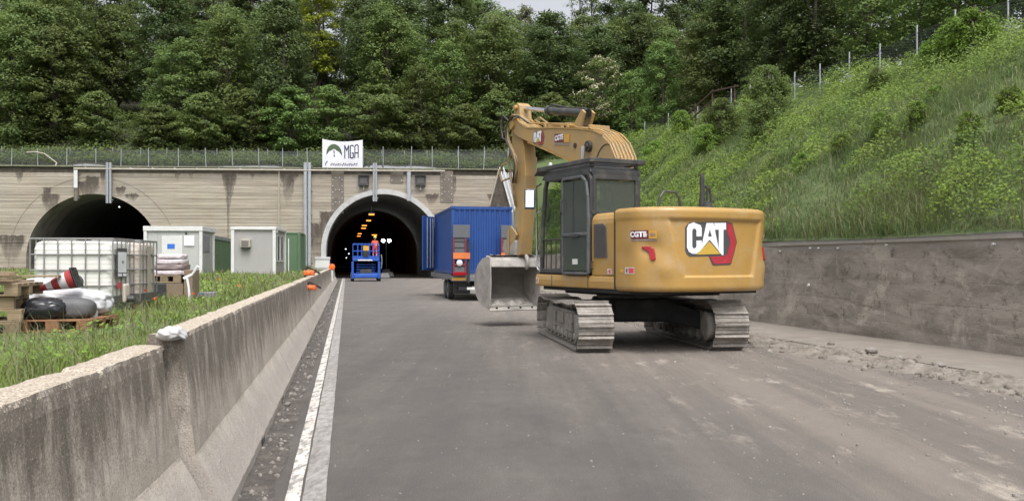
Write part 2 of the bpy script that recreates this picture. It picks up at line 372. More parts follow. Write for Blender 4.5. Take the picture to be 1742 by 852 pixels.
crs = g.noise(1.0, 3, .6, g.mapp((.10, .10, 3.4))); fineb = g.noise(2.0, 5, .7, g.mapp((.25,.25,9)))
c = g.mix(g.ramp(crs, [(.40,0),(.60,1)]), (.42,.365,.285), (.27,.230,.175))
c = g.mix(g.math('MULTIPLY', g.ramp(fineb, [(.40,1),(.50,0)]), .60), c, (.20,.165,.125))
c = g.mix(g.math('MULTIPLY', g.ramp(g.noise(.25, 6, .7), [(.4,0),(.7,1)]), .45), c, (.36,.345,.315))
wob = g.noise(.9, 7, .75, g.mapp((1,1,.6)))
items = [(PUX(p), h, PZ(p, y1), PZ(p, y0)) for p, h, y0, y1 in ((390,.9,288,345),(390,.45,288,388),(488,.8,288,350),(493,.6,300,348),(33,.45,288,314),(80,.5,318,360),(86,1.1,330,372),
    (150,1.3,308,345),(158,.8,300,340),(175,.35,290,322),(205,.7,318,338),(224,.8,330,345),(302,.35,288,310),(325,.4,288,306),(430,.35,288,308),(502,.5,295,312),(466,.3,288,300),
    (770,.5,300,345),(596,.4,288,300),(735,.9,330,352),(838,.6,330,350),(560,1.2,360,440),(540,.9,380,455),(20,1.6,400,450))]
sm = stain_mask(g, x[0], x[2], items, wob)
sm = g.math('MULTIPLY', sm, g.ramp(g.noise(2.5,6,.75,g.mapp((1,1,.3))), [(.25,.35),(.5,1)]))
c = g.mix(g.math('MULTIPLY', sm, .9), c, (.060,.046,.036))
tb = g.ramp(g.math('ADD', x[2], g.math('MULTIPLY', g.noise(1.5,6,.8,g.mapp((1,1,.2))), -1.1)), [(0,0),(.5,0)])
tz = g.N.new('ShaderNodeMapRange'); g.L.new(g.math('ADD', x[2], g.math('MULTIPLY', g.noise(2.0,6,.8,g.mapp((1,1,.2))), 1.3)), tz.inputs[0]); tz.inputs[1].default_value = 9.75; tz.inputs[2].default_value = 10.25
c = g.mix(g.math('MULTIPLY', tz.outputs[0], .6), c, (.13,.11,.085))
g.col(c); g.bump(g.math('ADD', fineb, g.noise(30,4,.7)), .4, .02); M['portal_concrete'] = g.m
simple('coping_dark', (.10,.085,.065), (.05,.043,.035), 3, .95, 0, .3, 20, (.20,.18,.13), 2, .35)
simple('coping_edge', (.22,.215,.145), (.12,.13,.08), 2.5, .95, 0, .3, 20)
simple('ring_concrete', (.50,.50,.49), (.40,.40,.385), 1.5, .85, 0, .2, 15, (.22,.205,.18), 1.2, .38)
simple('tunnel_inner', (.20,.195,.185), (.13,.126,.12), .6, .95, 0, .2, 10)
simple('lining_mouth_lit', (.34,.32,.29), (.24,.225,.205), .8, .95, 0, .2, 10, (.12,.11,.10), .8, .4)  # paler lining for the left mouth: daylight reaching in is put into the colour
simple('plate_grey', (.19,.165,.135), (.14,.12,.10), 2, .9, 0, .2, 20, (.10,.085,.07), 1.5, .4)
simple('beige_pipe', (.42,.38,.31), (.33,.30,.25), 2, .7, 0, .05)
simple('rust', (.11,.065,.04), (.06,.038,.026), 4, .9)
# retaining wall
g = G('wall_concrete', .92); z = g.xyz(g.tc())[2]
m1 = g.mapp((.55,.55,1.6)); c = g.mix(g.ramp(g.noise(1.3,7,.72,m1,.4), [(.38,0),(.62,1)]), (.345,.31,.265), (.20,.178,.150))
c = g.mix(g.ramp(g.noise(.7,7,.75,g.mapp((1,1,1),(0,0,0),(5,3,1)),.6), [(.52,0),(.60,.8)]), c, (.43,.39,.33))
c = g.mix(g.ramp(g.noise(3.5,8,.8), [(.55,0),(.64,.8)]), c, (.10,.085,.066))
c = g.mix(g.ramp(g.noise(2.5,8,.8,g.mapp((1,1,.25))), [(.60,0),(.66,.7)]), c, (.47,.43,.37))
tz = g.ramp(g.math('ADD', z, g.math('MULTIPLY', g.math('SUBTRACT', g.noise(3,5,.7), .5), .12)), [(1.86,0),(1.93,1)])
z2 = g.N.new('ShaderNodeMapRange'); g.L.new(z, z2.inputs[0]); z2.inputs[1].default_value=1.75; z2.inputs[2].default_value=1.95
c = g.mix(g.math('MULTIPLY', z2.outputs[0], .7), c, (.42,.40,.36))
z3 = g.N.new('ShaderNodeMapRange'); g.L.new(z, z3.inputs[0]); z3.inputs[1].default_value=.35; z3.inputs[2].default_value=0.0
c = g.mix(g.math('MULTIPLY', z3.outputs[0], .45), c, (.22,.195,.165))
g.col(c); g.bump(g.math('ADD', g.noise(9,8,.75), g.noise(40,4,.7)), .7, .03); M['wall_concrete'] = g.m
simple('mud', (.17,.148,.12), (.085,.072,.058), 5, .97, 0, .9, 22, (.29,.26,.22), 3, .45)
simple('drain_concrete', (.205,.180,.150), (.155,.136,.112), 1.5, .95, 0, .4, 30, (.30,.28,.24), 2, .35)
simple('stone', (.26,.24,.21), (.15,.135,.12), 8, .95, 0, .6, 30)
# soil under the vegetation
simple('soil_green', (.080,.110,.036), (.100,.115,.050), 1.6, .98, 0, .8, 8, (.06,.10,.03), 2.3, .5)
simple('forest_floor', (.022,.028,.012), (.035,.030,.018), .5, .98, 0, .8, 4)
simple('bark', (.060,.048,.036), (.10,.085,.065), 6, .95, 0, .6, 20)
# leaves and blades: every leaf slightly different, every plant slightly different
def leafm(name, c1, c2, c3, trans=.35, objvar=.5, rough=.6, patch=None):
    g = G(name, rough); g.b.inputs['Specular IOR Level'].default_value = .25
    r = g.geo('Random Per Island'); oi = g.N.new('ShaderNodeObjectInfo').outputs['Random']
    c = g.mix(g.ramp(r, [(0,0),(1,1)]), c1, c2)
    cl = g.ramp(g.noise(.55 if patch is None else patch, 3, .6), [(.35,0),(.65,1)]); c = g.mix(g.math('MULTIPLY', cl, .8), c, c3)
    c = g.mix(g.math('MULTIPLY', oi, objvar), c, g.mix(.5, c, c3))
    hs = g.N.new('ShaderNodeHueSaturation'); g.put(hs.inputs['Value'], g.math('ADD', .80, g.math('MULTIPLY', oi, .45)))
    g.put(hs.inputs['Hue'], g.math('ADD', .49, g.math('MULTIPLY', oi, .02))); hs.inputs['Saturation'].default_value = 1.04; g.L.new(c, hs.inputs['Color']); c = hs.outputs[0]
    g.col(c)
    tl = g.N.new('ShaderNodeBsdfTranslucent'); g.L.new(c, tl.inputs[0]); ms = g.N.new('ShaderNodeMixShader'); ms.inputs[0].default_value = trans
    g.L.new(g.b.outputs[0], ms.inputs[1]); g.L.new(tl.outputs[0], ms.inputs[2]); g.L.new(ms.outputs[0], g.N['Material Output'].inputs[0])
    M[name] = g.m
leafm('leaf_dark', (.092,.124,.040), (.142,.180,.058), (.066,.096,.040), .45)
leafm('leaf_mid', (.132,.172,.046), (.190,.230,.070), (.095,.140,.050), .45)
leafm('leaf_light', (.135,.195,.042), (.190,.250,.065), (.100,.160,.055))
leafm('leaf_lime', (.22,.26,.025), (.30,.33,.035), (.15,.20,.03), objvar=.1)
leafm('leaf_olive', (.115,.135,.046), (.150,.165,.065), (.110,.105,.055))
leafm('flower_cream', (.62,.58,.38), (.50,.47,.30), (.55,.52,.36), .2, .1)
leafm('grass_slope', (.170,.235,.080), (.285,.345,.150), (.125,.190,.075), .45, 0, patch=.45)
leafm('grass_dry', (.24,.22,.13), (.17,.18,.09), (.20,.19,.12), .3, 0, patch=.8)
leafm('grass_bank', (.170,.220,.048), (.255,.295,.095), (.115,.165,.040), .4, 0, patch=.6)
leafm('herb', (.165,.260,.045), (.270,.370,.065), (.110,.185,.050), .35, .3, patch=.7)
leafm('flower_yellow', (.70,.55,.04), (.75,.62,.08), (.7,.5,.04), .2, 0)
leafm('flower_red', (.70,.10,.03), (.75,.16,.03), (.7,.1,.02), .2, 0)
emit('lamp_orange', (1.0,.22,.03), 2.6); emit('lamp_white', (.95,1.0,.90), 22.0); emit('lamp_small', (.9,.97,1.0), 3.0)
# ================================================================== GROUND, ROAD, WALL, SLOPES
def struct(o): o['kind'] = 'structure'; return o
mb = MB(); mb.box2((-600, -200, -.5), (600, 700, -.03)); struct(mb.build('ground', 'gravel_verge'))
def strip(name, a0, a1, b0, b1, z, mat, nb=60, wig=0, bow=0):
    m = MB()
    def fn(u, v):
        b = b0 + (b1-b0)*v; aa = (a0(b) if callable(a0) else a0); ab = (a1(b) if callable(a1) else a1)
        a = aa + (ab-aa)*u
        if wig and u < .01: a += fbm(b*1.5, 3)*wig
        if wig and u > .99: a += fbm(b*1.5, 9)*wig
        return RF(a, b, z)
    m.grid(fn, 2, nb); return struct(m.build(name, mat, recalc=False))
o = strip('road', -3.0, 16.5, -8, 215, 0.0, 'asphalt', 40)
# fix orientation of the single-sheet strips: faces must look up
def up(o):
    me = o.data
    if me.polygons[0].normal.z < 0: me.flip_normals()
    return o
up(o)
up(strip('verge', -2.2, lambda b: -.47, -8, 76, .004, 'gravel_verge', 300, .05))
for nm, a0, a1, mt in (('lane_line', -.395, -.300, 'road_line'), ('lane_line', -.285, -.135, 'road_line_worn')):
    up(strip(nm, a0, a1, -6, 90, .008, mt, 400, .006))
def wall_a(b):
    if b < 22: return 10.76 - .0456*(b-12.2)
    if b < 76: return 10.31 + (b-22)*.088
    return 15.06
def wall_h(b): return 2.06 + .05*sin(b*.3)
# pale concrete drain strip along the foot of the wall
up(strip('drain_strip', lambda b: wall_a(b)-2.15, lambda b: wall_a(b)+.05, 0, 76, .010, 'drain_concrete', 160, .10))
# the far bank on the left, level with the top of the barrier
def bank_z(a, b):
    x = min(1, max(0, (b-8)/34.0))
    return .76 + .17*x + .05*fbm(a*.35, b*.35, 1.0) - .03*max(0, min(1, (-a-1.2)/2))
m = MB(); NA, NB = 90, 130
m.grid(lambda u, v: (lambda a, b: RF(a, b, bank_z(a, b)))(-1.15 - 58*u**1.6 - .045*max(0, 5.2-(-3 + 84*v**1.3)), -3 + 84*v**1.3), NA, NB)
bank = up(m.build('grass_verge', 'soil_green', recalc=False, smooth=True)); struct(bank)
# right-hand embankment and everything beyond the ridge
RA = 21.2
def ridge_z(b): return 8.7 + .045*(b-28) + .25*fbm(b*.12, 4)
def embank(a, b):
    wa = wall_a(b); z0 = wall_h(b)
    ra = max(RA, wa+6.5)
    if a <= ra:
        s = max(0, (a-wa)/(ra-wa)); z = z0 + (ridge_z(b)-z0)*(s + .10*sin(pi*s))
        z += (.34*fbm(a*.45, b*.35, 2) + .20*fbm(a*1.1, b*.9, 7))*min(1, s*5)
    else: z = ridge_z(b) + (a-ra)*.26 + .4*fbm(a*.2, b*.2, 5)
    return z
def back(t, X): return 9.9 + .40*min(t, 42) + .04*max(0, t-42) + .5*fbm(X*.08, t*.08, 3) + .15*fbm(X*.3, t*.3, 8)*min(1, t)
def TT(X, Y): return (Y-78 - .0734*(X+11.62))
def HILL(X, Y):
    a = X*RC + Y*RS; b = -X*RS + Y*RC; t = TT(X, Y)
    z = embank(a, b) if a > wall_a(b) else -1
    if t > 0: z = max(z, back(t, X)) if a < 16 or t > 2 else z
    return z
m = MB()
def fe(u, v):
    b = -6 + 225*v**1.35; wa = wall_a(b); a = wa + .02 + (100*u**1.9)
    P = RF(a, b, 0); z = embank(a, b); t = TT(P.x, P.y)
    if t > 0: z = max(z, back(t, P.x)*min(1, t/1.0)) if t > .5 else z
    return Vector((P.x, P.y, z))
m.grid(fe, 170, 430); struct(up(m.build('embankment', 'soil_green', recalc=False, smooth=True)))
XE = (848-CX)/F*79
m = MB()
m.grid(lambda u, v: (lambda X, t: Vector((X, 78+.0734*(X+11.62)+t*1.003, back(t, X)-(.35 if X > XE else 0))))(-130 + (XE+3+130)*u, .55 + 130*v**1.6), 120, 80)
struct(up(m.build('hillside', 'forest_floor', recalc=False, smooth=True)))
# retaining wall: battered concrete lifts, each lift a slightly different face, with a coping edge
rw = thing('retaining_wall', 'long stained grey concrete retaining wall below the grassy slope on the right', 'wall')
nb = 150; levels = [0-.02, .33, .345, .74, .755, 1.16, 1.175, 1.60, 1.615, wall_h(0)]
def wface(b, z, k):
    lean = .10*(z/2.0); lift = 0
    j = .020*fbm(b*1.3, z*2.4, 3) + .05*max(0, fbm(b*.33, z*.5, 11)) - (.004 if k == 9 else 0)
    return wall_a(b) + lean - lift - j
m = MB(); bs = [1 + i*(76-1)/nb for i in range(nb+1)]; zs = []
zz = [-.02,.10,.22,.325,.335,.345,.48,.61,.735,.745,.755,.9,1.03,1.155,1.165,1.175,1.32,1.46,1.595,1.605,1.615,1.78,1.93]
kk = [0,0,0,0,9,0,0,0,0,9,0,0,0,0,9,0,0,0,0,9,0,0,0]
for b in bs:
    for z, k in zip(zz, kk): m.v.append(tuple(RF(wface(b, z, k), b, z)))
n = len(zz)
for i in range(nb):
    for j in range(n-1): m.f.append((i*n+j, (i+1)*n+j, (i+1)*n+j+1, i*n+j+1))
m.build('wall_face', 'wall_concrete', rw, recalc=False)
m = MB(); nseg = 20
for i in range(nseg):
    b0 = 1 + i*75/nseg; b1 = 1 + (i+1)*75/nseg - .02; mm = MB()
    A0, A1 = wall_a(b0)+.04, wall_a(b1)+.04
    vs = [RF(A0, b0, 1.93), RF(A1, b1, 1.93), RF(A1+.42, b1, 1.93), RF(A0+.42, b0, 1.93), RF(A0, b0, wall_h(b0)), RF(A1, b1, wall_h(b1)), RF(A1+.42, b1, wall_h(b1)), RF(A0+.42, b0, wall_h(b0))]
    mm.add(vs, [(3,2,1,0),(4,5,6,7),(0,1,5,4),(1,2,6,5),(2,3,7,6),(3,0,4,7)])
    mm.build('coping', 'wall_concrete', rw, bevel=.015)
# weep-hole plates and pale spots on the wall
for px, py in ((1324,427),(1375,422),(1389,422),(1422,422),(1504,417),(1686,415),(1375,485)):
    # intersect the pixel ray with the wall line (iterate on b)
    b = 15.0
    for _ in range(30):
        P = RF(wall_a(b)-.02, b); k = (px-CX)/F; e = P.x - k*P.y; b += e*2.0
    Y = P.y; z = EYE+(HY-py)/F*Y; Q = RF(wface(b, z, 8)-.02 if False else wall_a(b)+.05*z-.06, b, z)
    mm = MB(); mm.cyl((0,0,0), (.05,0,0), (.020 if py < 450 else .035), n=10)
    o = mm.build('weep_pipe', 'white_paint', rw, loc=Q - RF(.03, 0) , rz=TH)
# ridge of scraped mud between road and drain strip
V = []; Fc = []; NU, NV = 46, 620
for i in range(NV):
    b = 3 + (52-3)*(i/(NV-1))**1.15
    c0 = wall_a(b) - 2.75 + .18*fbm(b*.5, 1); wd = .42 + .12*fbm(b*.8, 5); hh = max(.012, .055 + .09*fbm(b*1.1, 9) + .04*fbm(b*4, 2))
    for j in range(NU):
        s = -1 + 2*j/(NU-1); a = c0 + s*wd*1.3
        h = min(.10, hh*math.exp(-3.2*s*s)*(.8 + 1.2*fbm(a*4, b*4, 3) + .8*fbm(a*12, b*12, 6))) + .012*abs(fbm(a*22, b*22, 9))*(s*s < .6) - .02*abs(s)**2 + .012
        V.append(tuple(RF(a, b, max(-.015, h))))
for i in range(NV-1):
    for j in range(NU-1): k = i*NU+j; Fc.append((k, k+1, k+NU+1, k+NU))
o = np_mesh('mud_ridge', V, np.array(Fc), 'mud', smooth=False); o['kind'] = 'stuff'; up(o)
# loose stones: verge by the barrier, the mud ridge and the dusty right lane
def stones(name, pts, mat):
    rng = np.random.default_rng(3); V = []; Fc = []
    ico = np.array([(0,0,1),(.89,0,.45),(.28,.85,.45),(-.72,.53,.45),(-.72,-.53,.45),(.28,-.85,.45),(.72,.53,-.3),(-.28,.85,-.3),(-.89,0,-.3),(-.28,-.85,-.3),(.72,-.53,-.3)])
    T = [(0,1,2),(0,2,3),(0,3,4),(0,4,5),(0,5,1),(1,6,2),(2,7,3),(3,8,4),(4,9,5),(5,10,1),(6,7,2),(7,8,3),(8,9,4),(9,10,5),(10,6,1)]
    for a, b, r in pts:
        k = len(V); sc = rng.uniform(.6, 1.3, 3)*r; th = rng.uniform(0, 6.28)
        for p in ico:
            q = p*sc*rng.uniform(.8, 1.2); x = q[0]*cos(th)-q[1]*sin(th); y = q[0]*sin(th)+q[1]*cos(th)
            w3 = RF(a, b, r*.25); V.append((w3.x+x, w3.y+y, w3.z+q[2]))
        Fc += [(k+i, k+j, k+l) for i, j, l in T]
    o = np_mesh(name, V, np.array(Fc), mat); o['kind'] = 'stuff'; return o
pts = []
for _ in range(900): b = 2 + 50*random.random()**1.6; pts.append((-.70 + .22*random.random()**.8, b, .006 + .022*random.random()**3))
for _ in range(4200): b = 4 + 44*random.random()**1.5; pts.append((wall_a(b)-2.75+.18*fbm(b*.5, 1)+random.gauss(0,.30), b, .010+.045*random.random()**4))
for _ in range(1800): b = 3.5 + 30*random.random()**1.3; pts.append((-.1+9.5*random.random(), b, .003+.010*random.random()**3))
for _ in range(1500): b = 4 + 26*random.random()**1.4; pts.append((wall_a(b)-3.3-abs(random.gauss(0,1.9)), b, .005+.016*random.random()**3))
stones('loose_stones', [q for q in pts if q[0] < 4 or q[0] < wall_a(q[1])-3.6], 'stone'); stones('mud_clods', [(q[0], q[1], q[2]*1.3) for q in pts if q[0] >= wall_a(q[1])-3.6], 'mud')
for px, py, r in ((1483,598,.11),(1531,611,.08),(1668,640,.06),(1600,622,.07)):
    Y = F*EYE/(py-HY+4); P = AT(px, py, Y); rng = random.Random(px)
    bm = bmesh.new(); bmesh.ops.create_icosphere(bm, subdivisions=2, radius=r)
    for v_ in bm.verts: v_.co = v_.co*(1+.35*mnoise.noise(v_.co*9+Vector((px,0,0)))); v_.co.z *= .6
    me = bpy.data.meshes.new('stone'); bm.to_mesh(me); bm.free()
    o = link('stone', me, 'stone'); o.location = (P.x, P.y, .05)
    tag(o, {1483:'largest broken stone in the mud ridge, nearest the excavator', 1531:'flat pale stone in the middle of the mud ridge', 1668:'small pale stone at the right end of the mud ridge',1600:'low rounded stone in the mud ridge left of the last pale one'}[px], 'stone')
# ================================================================== TUNNEL PORTAL
portal = thing('tunnel_portal', 'wide board-marked concrete tunnel portal with two arched openings under a wooded hill', 'tunnel portal', P0, PROT)
D3 = Vector((-RS, RC, 0)); DU, DT = D3.dot(PU), D3.dot(PN)
UL = (PUX(160), 5.78, 1.76); UR_ = (0.0, 5.40, 2.55)      # (centre, radius, centre height)
UEND = PUX(849); USTART = -75.0
def hw(z, r, zc): return r if z < zc else (sqrt(r*r-(z-zc)**2) if z < zc+r else 0)
rng = random.Random(11)
m = MB(); z = 0.0; ZT = 9.36
def row(z0, z1, t0, t1):
    def seg(ua0, ua1, ub0, ub1):
        if ub0-ua0 < .01 and ub1-ua1 < .01: return
        k = len(m.v); m.v += [(ua0,t0,z0),(ub0,t0,z0),(ub1,t1,z1),(ua1,t1,z1)]; m.f.append((k,k+1,k+2,k+3))
    l0, l1 = hw(z0, *UL[1:]), hw(z1, *UL[1:]); r0, r1 = hw(z0, *UR_[1:]), hw(z1, *UR_[1:])
    e = lambda zz: UEND - .10*(9.4-zz)*0
    seg(USTART, USTART, UL[0]-l0, UL[0]-l1)
    seg(UL[0]+l0, UL[0]+l1, -r0, -r1); seg(r0, r1, UEND, UEND)
while z < ZT:
    h = rng.choice((.27,.30,.33,.36)); off = -rng.random()*.030; z1 = min(ZT, z+h)
    n = 6
    for k in range(n): row(z+(z1-.02-z)*k/n, z+(z1-.02-z)*(k+1)/n, off, off)
    row(z1-.02, z1-.02, off, .03); row(z1-.02, z1, .03, .03); z = z1
m.build('facade', 'portal_concrete', portal, recalc=False)
mb = MB(); mb.box2((UEND-.02, -.02, 0), (UEND+.35, 3, 9.36)); mb.build('wing_end', 'portal_concrete', portal)
# vertical construction joints cut the face into bays
for px in (388,):
    mb = MB(); mb.box2((PUX(px)-.03, -.036, 1.0), (PUX(px)+.03, -.031, 9.3)); mb.build('construction_joint', 'coping_dark', portal)
mb = MB(); mb.box2((USTART, .12, 9.34), (UEND+.35, .9, 9.86)); mb.build('coping_recess', 'coping_dark', portal)  # coloured dark for the shade under the coping as well as its stains
nC = 44
for i in range(nC):
    u0 = USTART + (UEND+.35-USTART)*i/nC; u1 = USTART + (UEND+.35-USTART)*(i+1)/nC-.03
    mb = MB(); dz = .015*rng.random(); mb.box2((u0, -.10, 9.86+dz), (u1, .9, 9.98+dz)); mb.build('coping', 'coping_edge', portal, bevel=.02, seg=1)
def arch(u0, r, zc, zb=0.0, n=40):
    P = [(u0-r, zb)] + [(u0+r*cos(pi-pi*k/n), zc+r*sin(pi-pi*k/n)) for k in range(n+1)] + [(u0+r, zb)]
    return P
def ring(name, u0, r0, r1, zc, t0, t1, mat, zb=0.0):
    A, B = arch(u0, r0, zc, zb), arch(u0, r1, zc, zb); m = MB(); n = len(A)
    for (P, t) in ((A,t0),(B,t0),(B,t1),(A,t1)): m.v += [(p[0], t, p[1]) for p in P]
    for q in range(4):
        for i in range(n-1): a, b = q*n+i, ((q+1) % 4)*n+i; m.f.append((a, a+1, b+1, b))
    return m.build(name, mat, portal)
ring('arch_ring', UR_[0], 5.08, 5.52, UR_[2], -.22, .5, 'ring_concrete')
ring('arch_ring', UL[0], 5.75, 5.82, UL[2], -.05, .6, 'portal_concrete', .6)
ring('arch_band', UL[0], 7.20, 7.23, UL[2], -.034, -.031, 'plate_grey', .6)
def tube(name, u0, r, zc, zb, L, mat, label):
    A = arch(u0, r, zc, zb, 28); m = MB(); n = len(A); st = 60
    for s in range(st+1):
        q = L*(s/st)**1.3
        for p in A: m.v.append((p[0]+DU*q, .35+DT*q, p[1]))
    n0 = len(m.f)
    for s in range(st):
        for i in range(n-1): a = s*n+i; m.f.append((a, a+1, a+1+n, a+n))
    m.f.append(tuple(st*n+i for i in range(n)))
    o = m.build(name, mat, recalc=False); o.data.materials.append(M['lining_mouth_lit'])
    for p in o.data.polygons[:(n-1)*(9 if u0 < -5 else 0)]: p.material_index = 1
    for p in o.data.polygons: p.use_smooth = len(p.vertices) == 4
    o.location = P0; o.rotation_euler = (0,0,PROT); tag(o, kind='structure'); return o
tube('tunnel_lining', UR_[0], 5.15, UR_[2], -.02, 170, 'tunnel_inner', '')
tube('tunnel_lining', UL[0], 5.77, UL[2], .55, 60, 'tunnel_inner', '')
mb = MB(); q = 60; A = UL[0]-6; B = UL[0]+6
mb.add([(A,.0,.80),(B,.0,.80),(B+DU*q,DT*q,.80),(A+DU*q,DT*q,.80)], [(0,1,2,3)])
o = mb.build('tunnel_floor', 'asphalt', recalc=False); o.location = P0; o.rotation_euler = (0,0,PROT); struct(o)
# bolted plates, junction boxes and pipes fixed to the face
for x0, x1, y0, y1 in ((564,585,292,356),(749,771,291,345),(664,686,292,312)):
    u0, u1, z0, z1 = PUX(x0), PUX(x1), PZ((x0+x1)/2, y1), PZ((x0+x1)/2, y0)
    if x0 == 564: z0 = 5.9
    mb = MB(); mb.box2((u0, -.055, z0), (u1, -.02, z1)); pl = mb.build('anchor_plate', 'plate_grey', portal)
    b = MB(); k = int((z1-z0)/.55)
    for i in range(k):
        for fx in (.12, .88): b.cyl((u0+(u1-u0)*fx, -.10, z0+.25+i*.55), (u0+(u1-u0)*fx, -.05, z0+.25+i*.55), .055, n=6)
        if i % 2: b.cyl((u0+(u1-u0)*.35, -.10, z0+.45+i*.55), (u0+(u1-u0)*.35, -.05, z0+.45+i*.55), .05, n=6); b.cyl((u0+(u1-u0)*.65, -.10, z0+.45+i*.55), (u0+(u1-u0)*.65, -.05, z0+.45+i*.55), .05, n=6)
    b.build('bolt', 'ring_concrete', pl)
def pface(name, lab, cat, px, py): return thing(name, lab, cat, PF(PUX(px), 0, PZ(px, py)), PROT)
for x0, x1, lab in ((611,627,'dark louvred tunnel signal box above the right arch, left of the two'), (707,724,'dark louvred tunnel signal box above the right arch, right of the two')):
    t = pface('signal_box', lab, 'signal box', (x0+x1)/2, 317); t['group'] = 'signal boxes over the right arch'
    mb = MB(); mb.box2((-.45, -.42, 0), (.45, -.05, .92)); mb.build('housing', 'cab_dark', t, bevel=.03)
    mb = MB(); mb.box2((-.30, -.46, .18), (.30, -.425, .74)); mb.build('signal_face', 'grey_vent', t)
    mb = MB(); mb.box2((-.5, -.60, .90), (.5, -.05, .96)); mb.build('visor', 'cab_dark', t)
    mb = MB(); mb.box2((-.06, -.2, -.35), (.06, -.05, 0)); mb.build('bracket', 'steel_galv', t)
t = pface('cable_rail', 'long beige pipe running along the top of the portal under the coping', 'pipe', 440, 290)
ua, ub = PUX(128)-PUX(440), PUX(757)-PUX(440); mb = MB(); mb.tube([(ua,-.30,.0),(ub,-.30,.03)], .085, 8); mb.build('pipe', 'beige_pipe', t)
mb = MB()
for i in range(17): u = ua + (ub-ua)*(i+.5)/17; mb.box2((u-.04,-.28,-.02),(u+.04,.12,.16))
mb.build('brackets', 'steel_galv', t)['kind'] = 'stuff'
def channel(px0, px1, y0, y1, label, n=2, mat='steel_galv', depth=.22, name='cable_duct', white_top=False):
    t = pface(name, label, 'cable duct', (px0+px1)/2, y1); W = PUX(px1)-PUX(px0); H = PZ(px0, y0)-PZ(px0, y1)
    wch = W/(n+.35*(n-1)) if n > 1 else W
    for i in range(n):
        x = -W/2 + wch/2 + i*wch*1.35; mb = MB()
        mb.box2((x-wch/2, -.18-depth, 0), (x-wch/2+.03, -.18, H)); mb.box2((x+wch/2-.03, -.18-depth, 0), (x+wch/2, -.18, H)); mb.box2((x-wch/2+.03, -.18-depth*.75, 0), (x+wch/2-.03, -.20, H))
        mb.build('channel', mat, t)
    mb = MB()
    for k in range(max(2, int(H/1.6))): zz = .3 + k*(H-.6)/max(1, int(H/1.6)-1); mb.box2((-W/2-.08, -.17, zz-.03), (W/2+.08, -.02, zz+.03))
    mb.build('bracket', 'steel_galv', t)['kind'] = 'stuff'
    if white_top: m2 = MB(); m2.box2((-W/2-.01, -.19-depth, H*.42), (W/2+.01, -.17-depth+.002, H)); m2.build('cover_plate', 'white_paint', t)
    return t
channel(518, 530, 277, 452, 'tall pair of pale galvanised cable ducts running the full height between the arches')
channel(183, 192, 277, 346, 'short pair of grey cable ducts hanging over the left arch')
channel(635, 642, 278, 343, 'pair of thin grey cable ducts hanging over the right arch crown')
channel(693, 699, 291, 342, 'single thin grey cable duct over the right arch, right of its crown', 1)
channel(129, 135, 290, 342, 'single duct with white upper half hanging over the left arch', 1, 'plate_grey', white_top=True)
t = pface('downpipe', 'thin beige downpipe on the portal face above the grey cabin', 'pipe', 475, 440)
mb = MB(); H = PZ(475,291)-PZ(475,440); mb.tube([(0,-.12,0),(0,-.12,H),(0,-.28,H+.1)], .065, 8); mb.build('pipe', 'beige_pipe', t)
mb = MB()
for k in range(4): mb.box2((-.1,-.13,.8+k*2.0),(.1,-.0,.88+k*2.0))
mb.build('bracket', 'steel_galv', t)['kind'] = 'stuff'
# two pale pipes falling away at the right end of the portal and the prop beside them
t = thing('drain_pipes', 'pair of pale pipes slanting down from the right end of the portal coping', 'pipe', AT(850, 285, 78.6))
for k in (0, .32):
    mb = MB(); mb.tube([(k, -.2, 0), (k+1.15, -.5, -4.1)], .075, 8); mb.build('pipe', 'white_paint', t)
t = thing('diagonal_strut', 'rusty brown strut leaning on the portal wall left of the slanting pipes', 'strut', AT(833, 350, 78.5))
mb = MB(); mb.tube([(0,-.15,0),(.85,-.15,3.3)], .06, 6); mb.build('bar', 'beige_pipe', t)
mb = MB(); mb.prism([(0.08,-.1),(.95,3.3),(1.9,-.1)], 'y', -.045, -.02); mb.build('painted_shade_triangle', 'coping_dark', t)  # dark triangle beside the strut: shade put into the colour of a thin sheet
t = thing('leaning_pole', 'pale steel pole standing on the bank right of the portal', 'pole', AT(878, 330, 76.5))
mb = MB(); mb.tube([(0,0,-1.0),(-.5,.1,2.2)], .06, 6); mb.build('pole', 'steel_galv', t)
t = thing('electrical_cabinet', 'small green-grey cabinet on the coping at the right end of the portal', 'cabinet', PF(PUX(863), .4, 9.95), PROT)
mb = MB(); mb.box2((-.4,-.2,0),(.5,.25,.7)); mb.build('box', 'cabin_green', t, bevel=.02)
mb = MB(); mb.box2((-.44,-.24,.7),(.54,.29,.75)); mb.build('lid', 'plate_grey', t)
# ------------------------------------------------------------------ fences along the crest
def fence(name, label, pts, hts, net=True, lean=None, rp=.035):
    t = thing(name, label, 'fence', pts[0])
    o0 = Vector(pts[0]); tops = []
    for i, p in enumerate(pts):
        p = Vector(p)-o0; ln = Vector((lean[i], 0, 0)) if lean else Vector((0,0,0)); h = hts[i]
        mb = MB(); mb.tube([p-Vector((0,0,.3)), p+ln+Vector((0,0,h))], rp, 6); mb.build('post', 'steel_galv', t); tops.append((p, p+ln+Vector((0,0,h))))
    for (a0, a1), (b0, b1) in zip(tops[:-1], tops[1:]):
        if net:
            mb = MB(); q = lambda x, y, f: x+(y-x)*f
            mb.add([q(a0,a1,.03), q(b0,b1,.03), q(b0,b1,.84), q(a0,a1,.84)], [(0,1,2,3)]); mb.build('netting', 'netting', t, recalc=False)
    mb = MB()
    for f in (.05, .45, .84):
        mb.tube([a+(b-a)*f for a, b in tops], .012, 4)
    mb.build('wire', 'grey_vent', t); return t
fx = [-40,12,58,107,157,200,248,299,347,393,438,478,521,548,617,651,698,735,780,823,864]
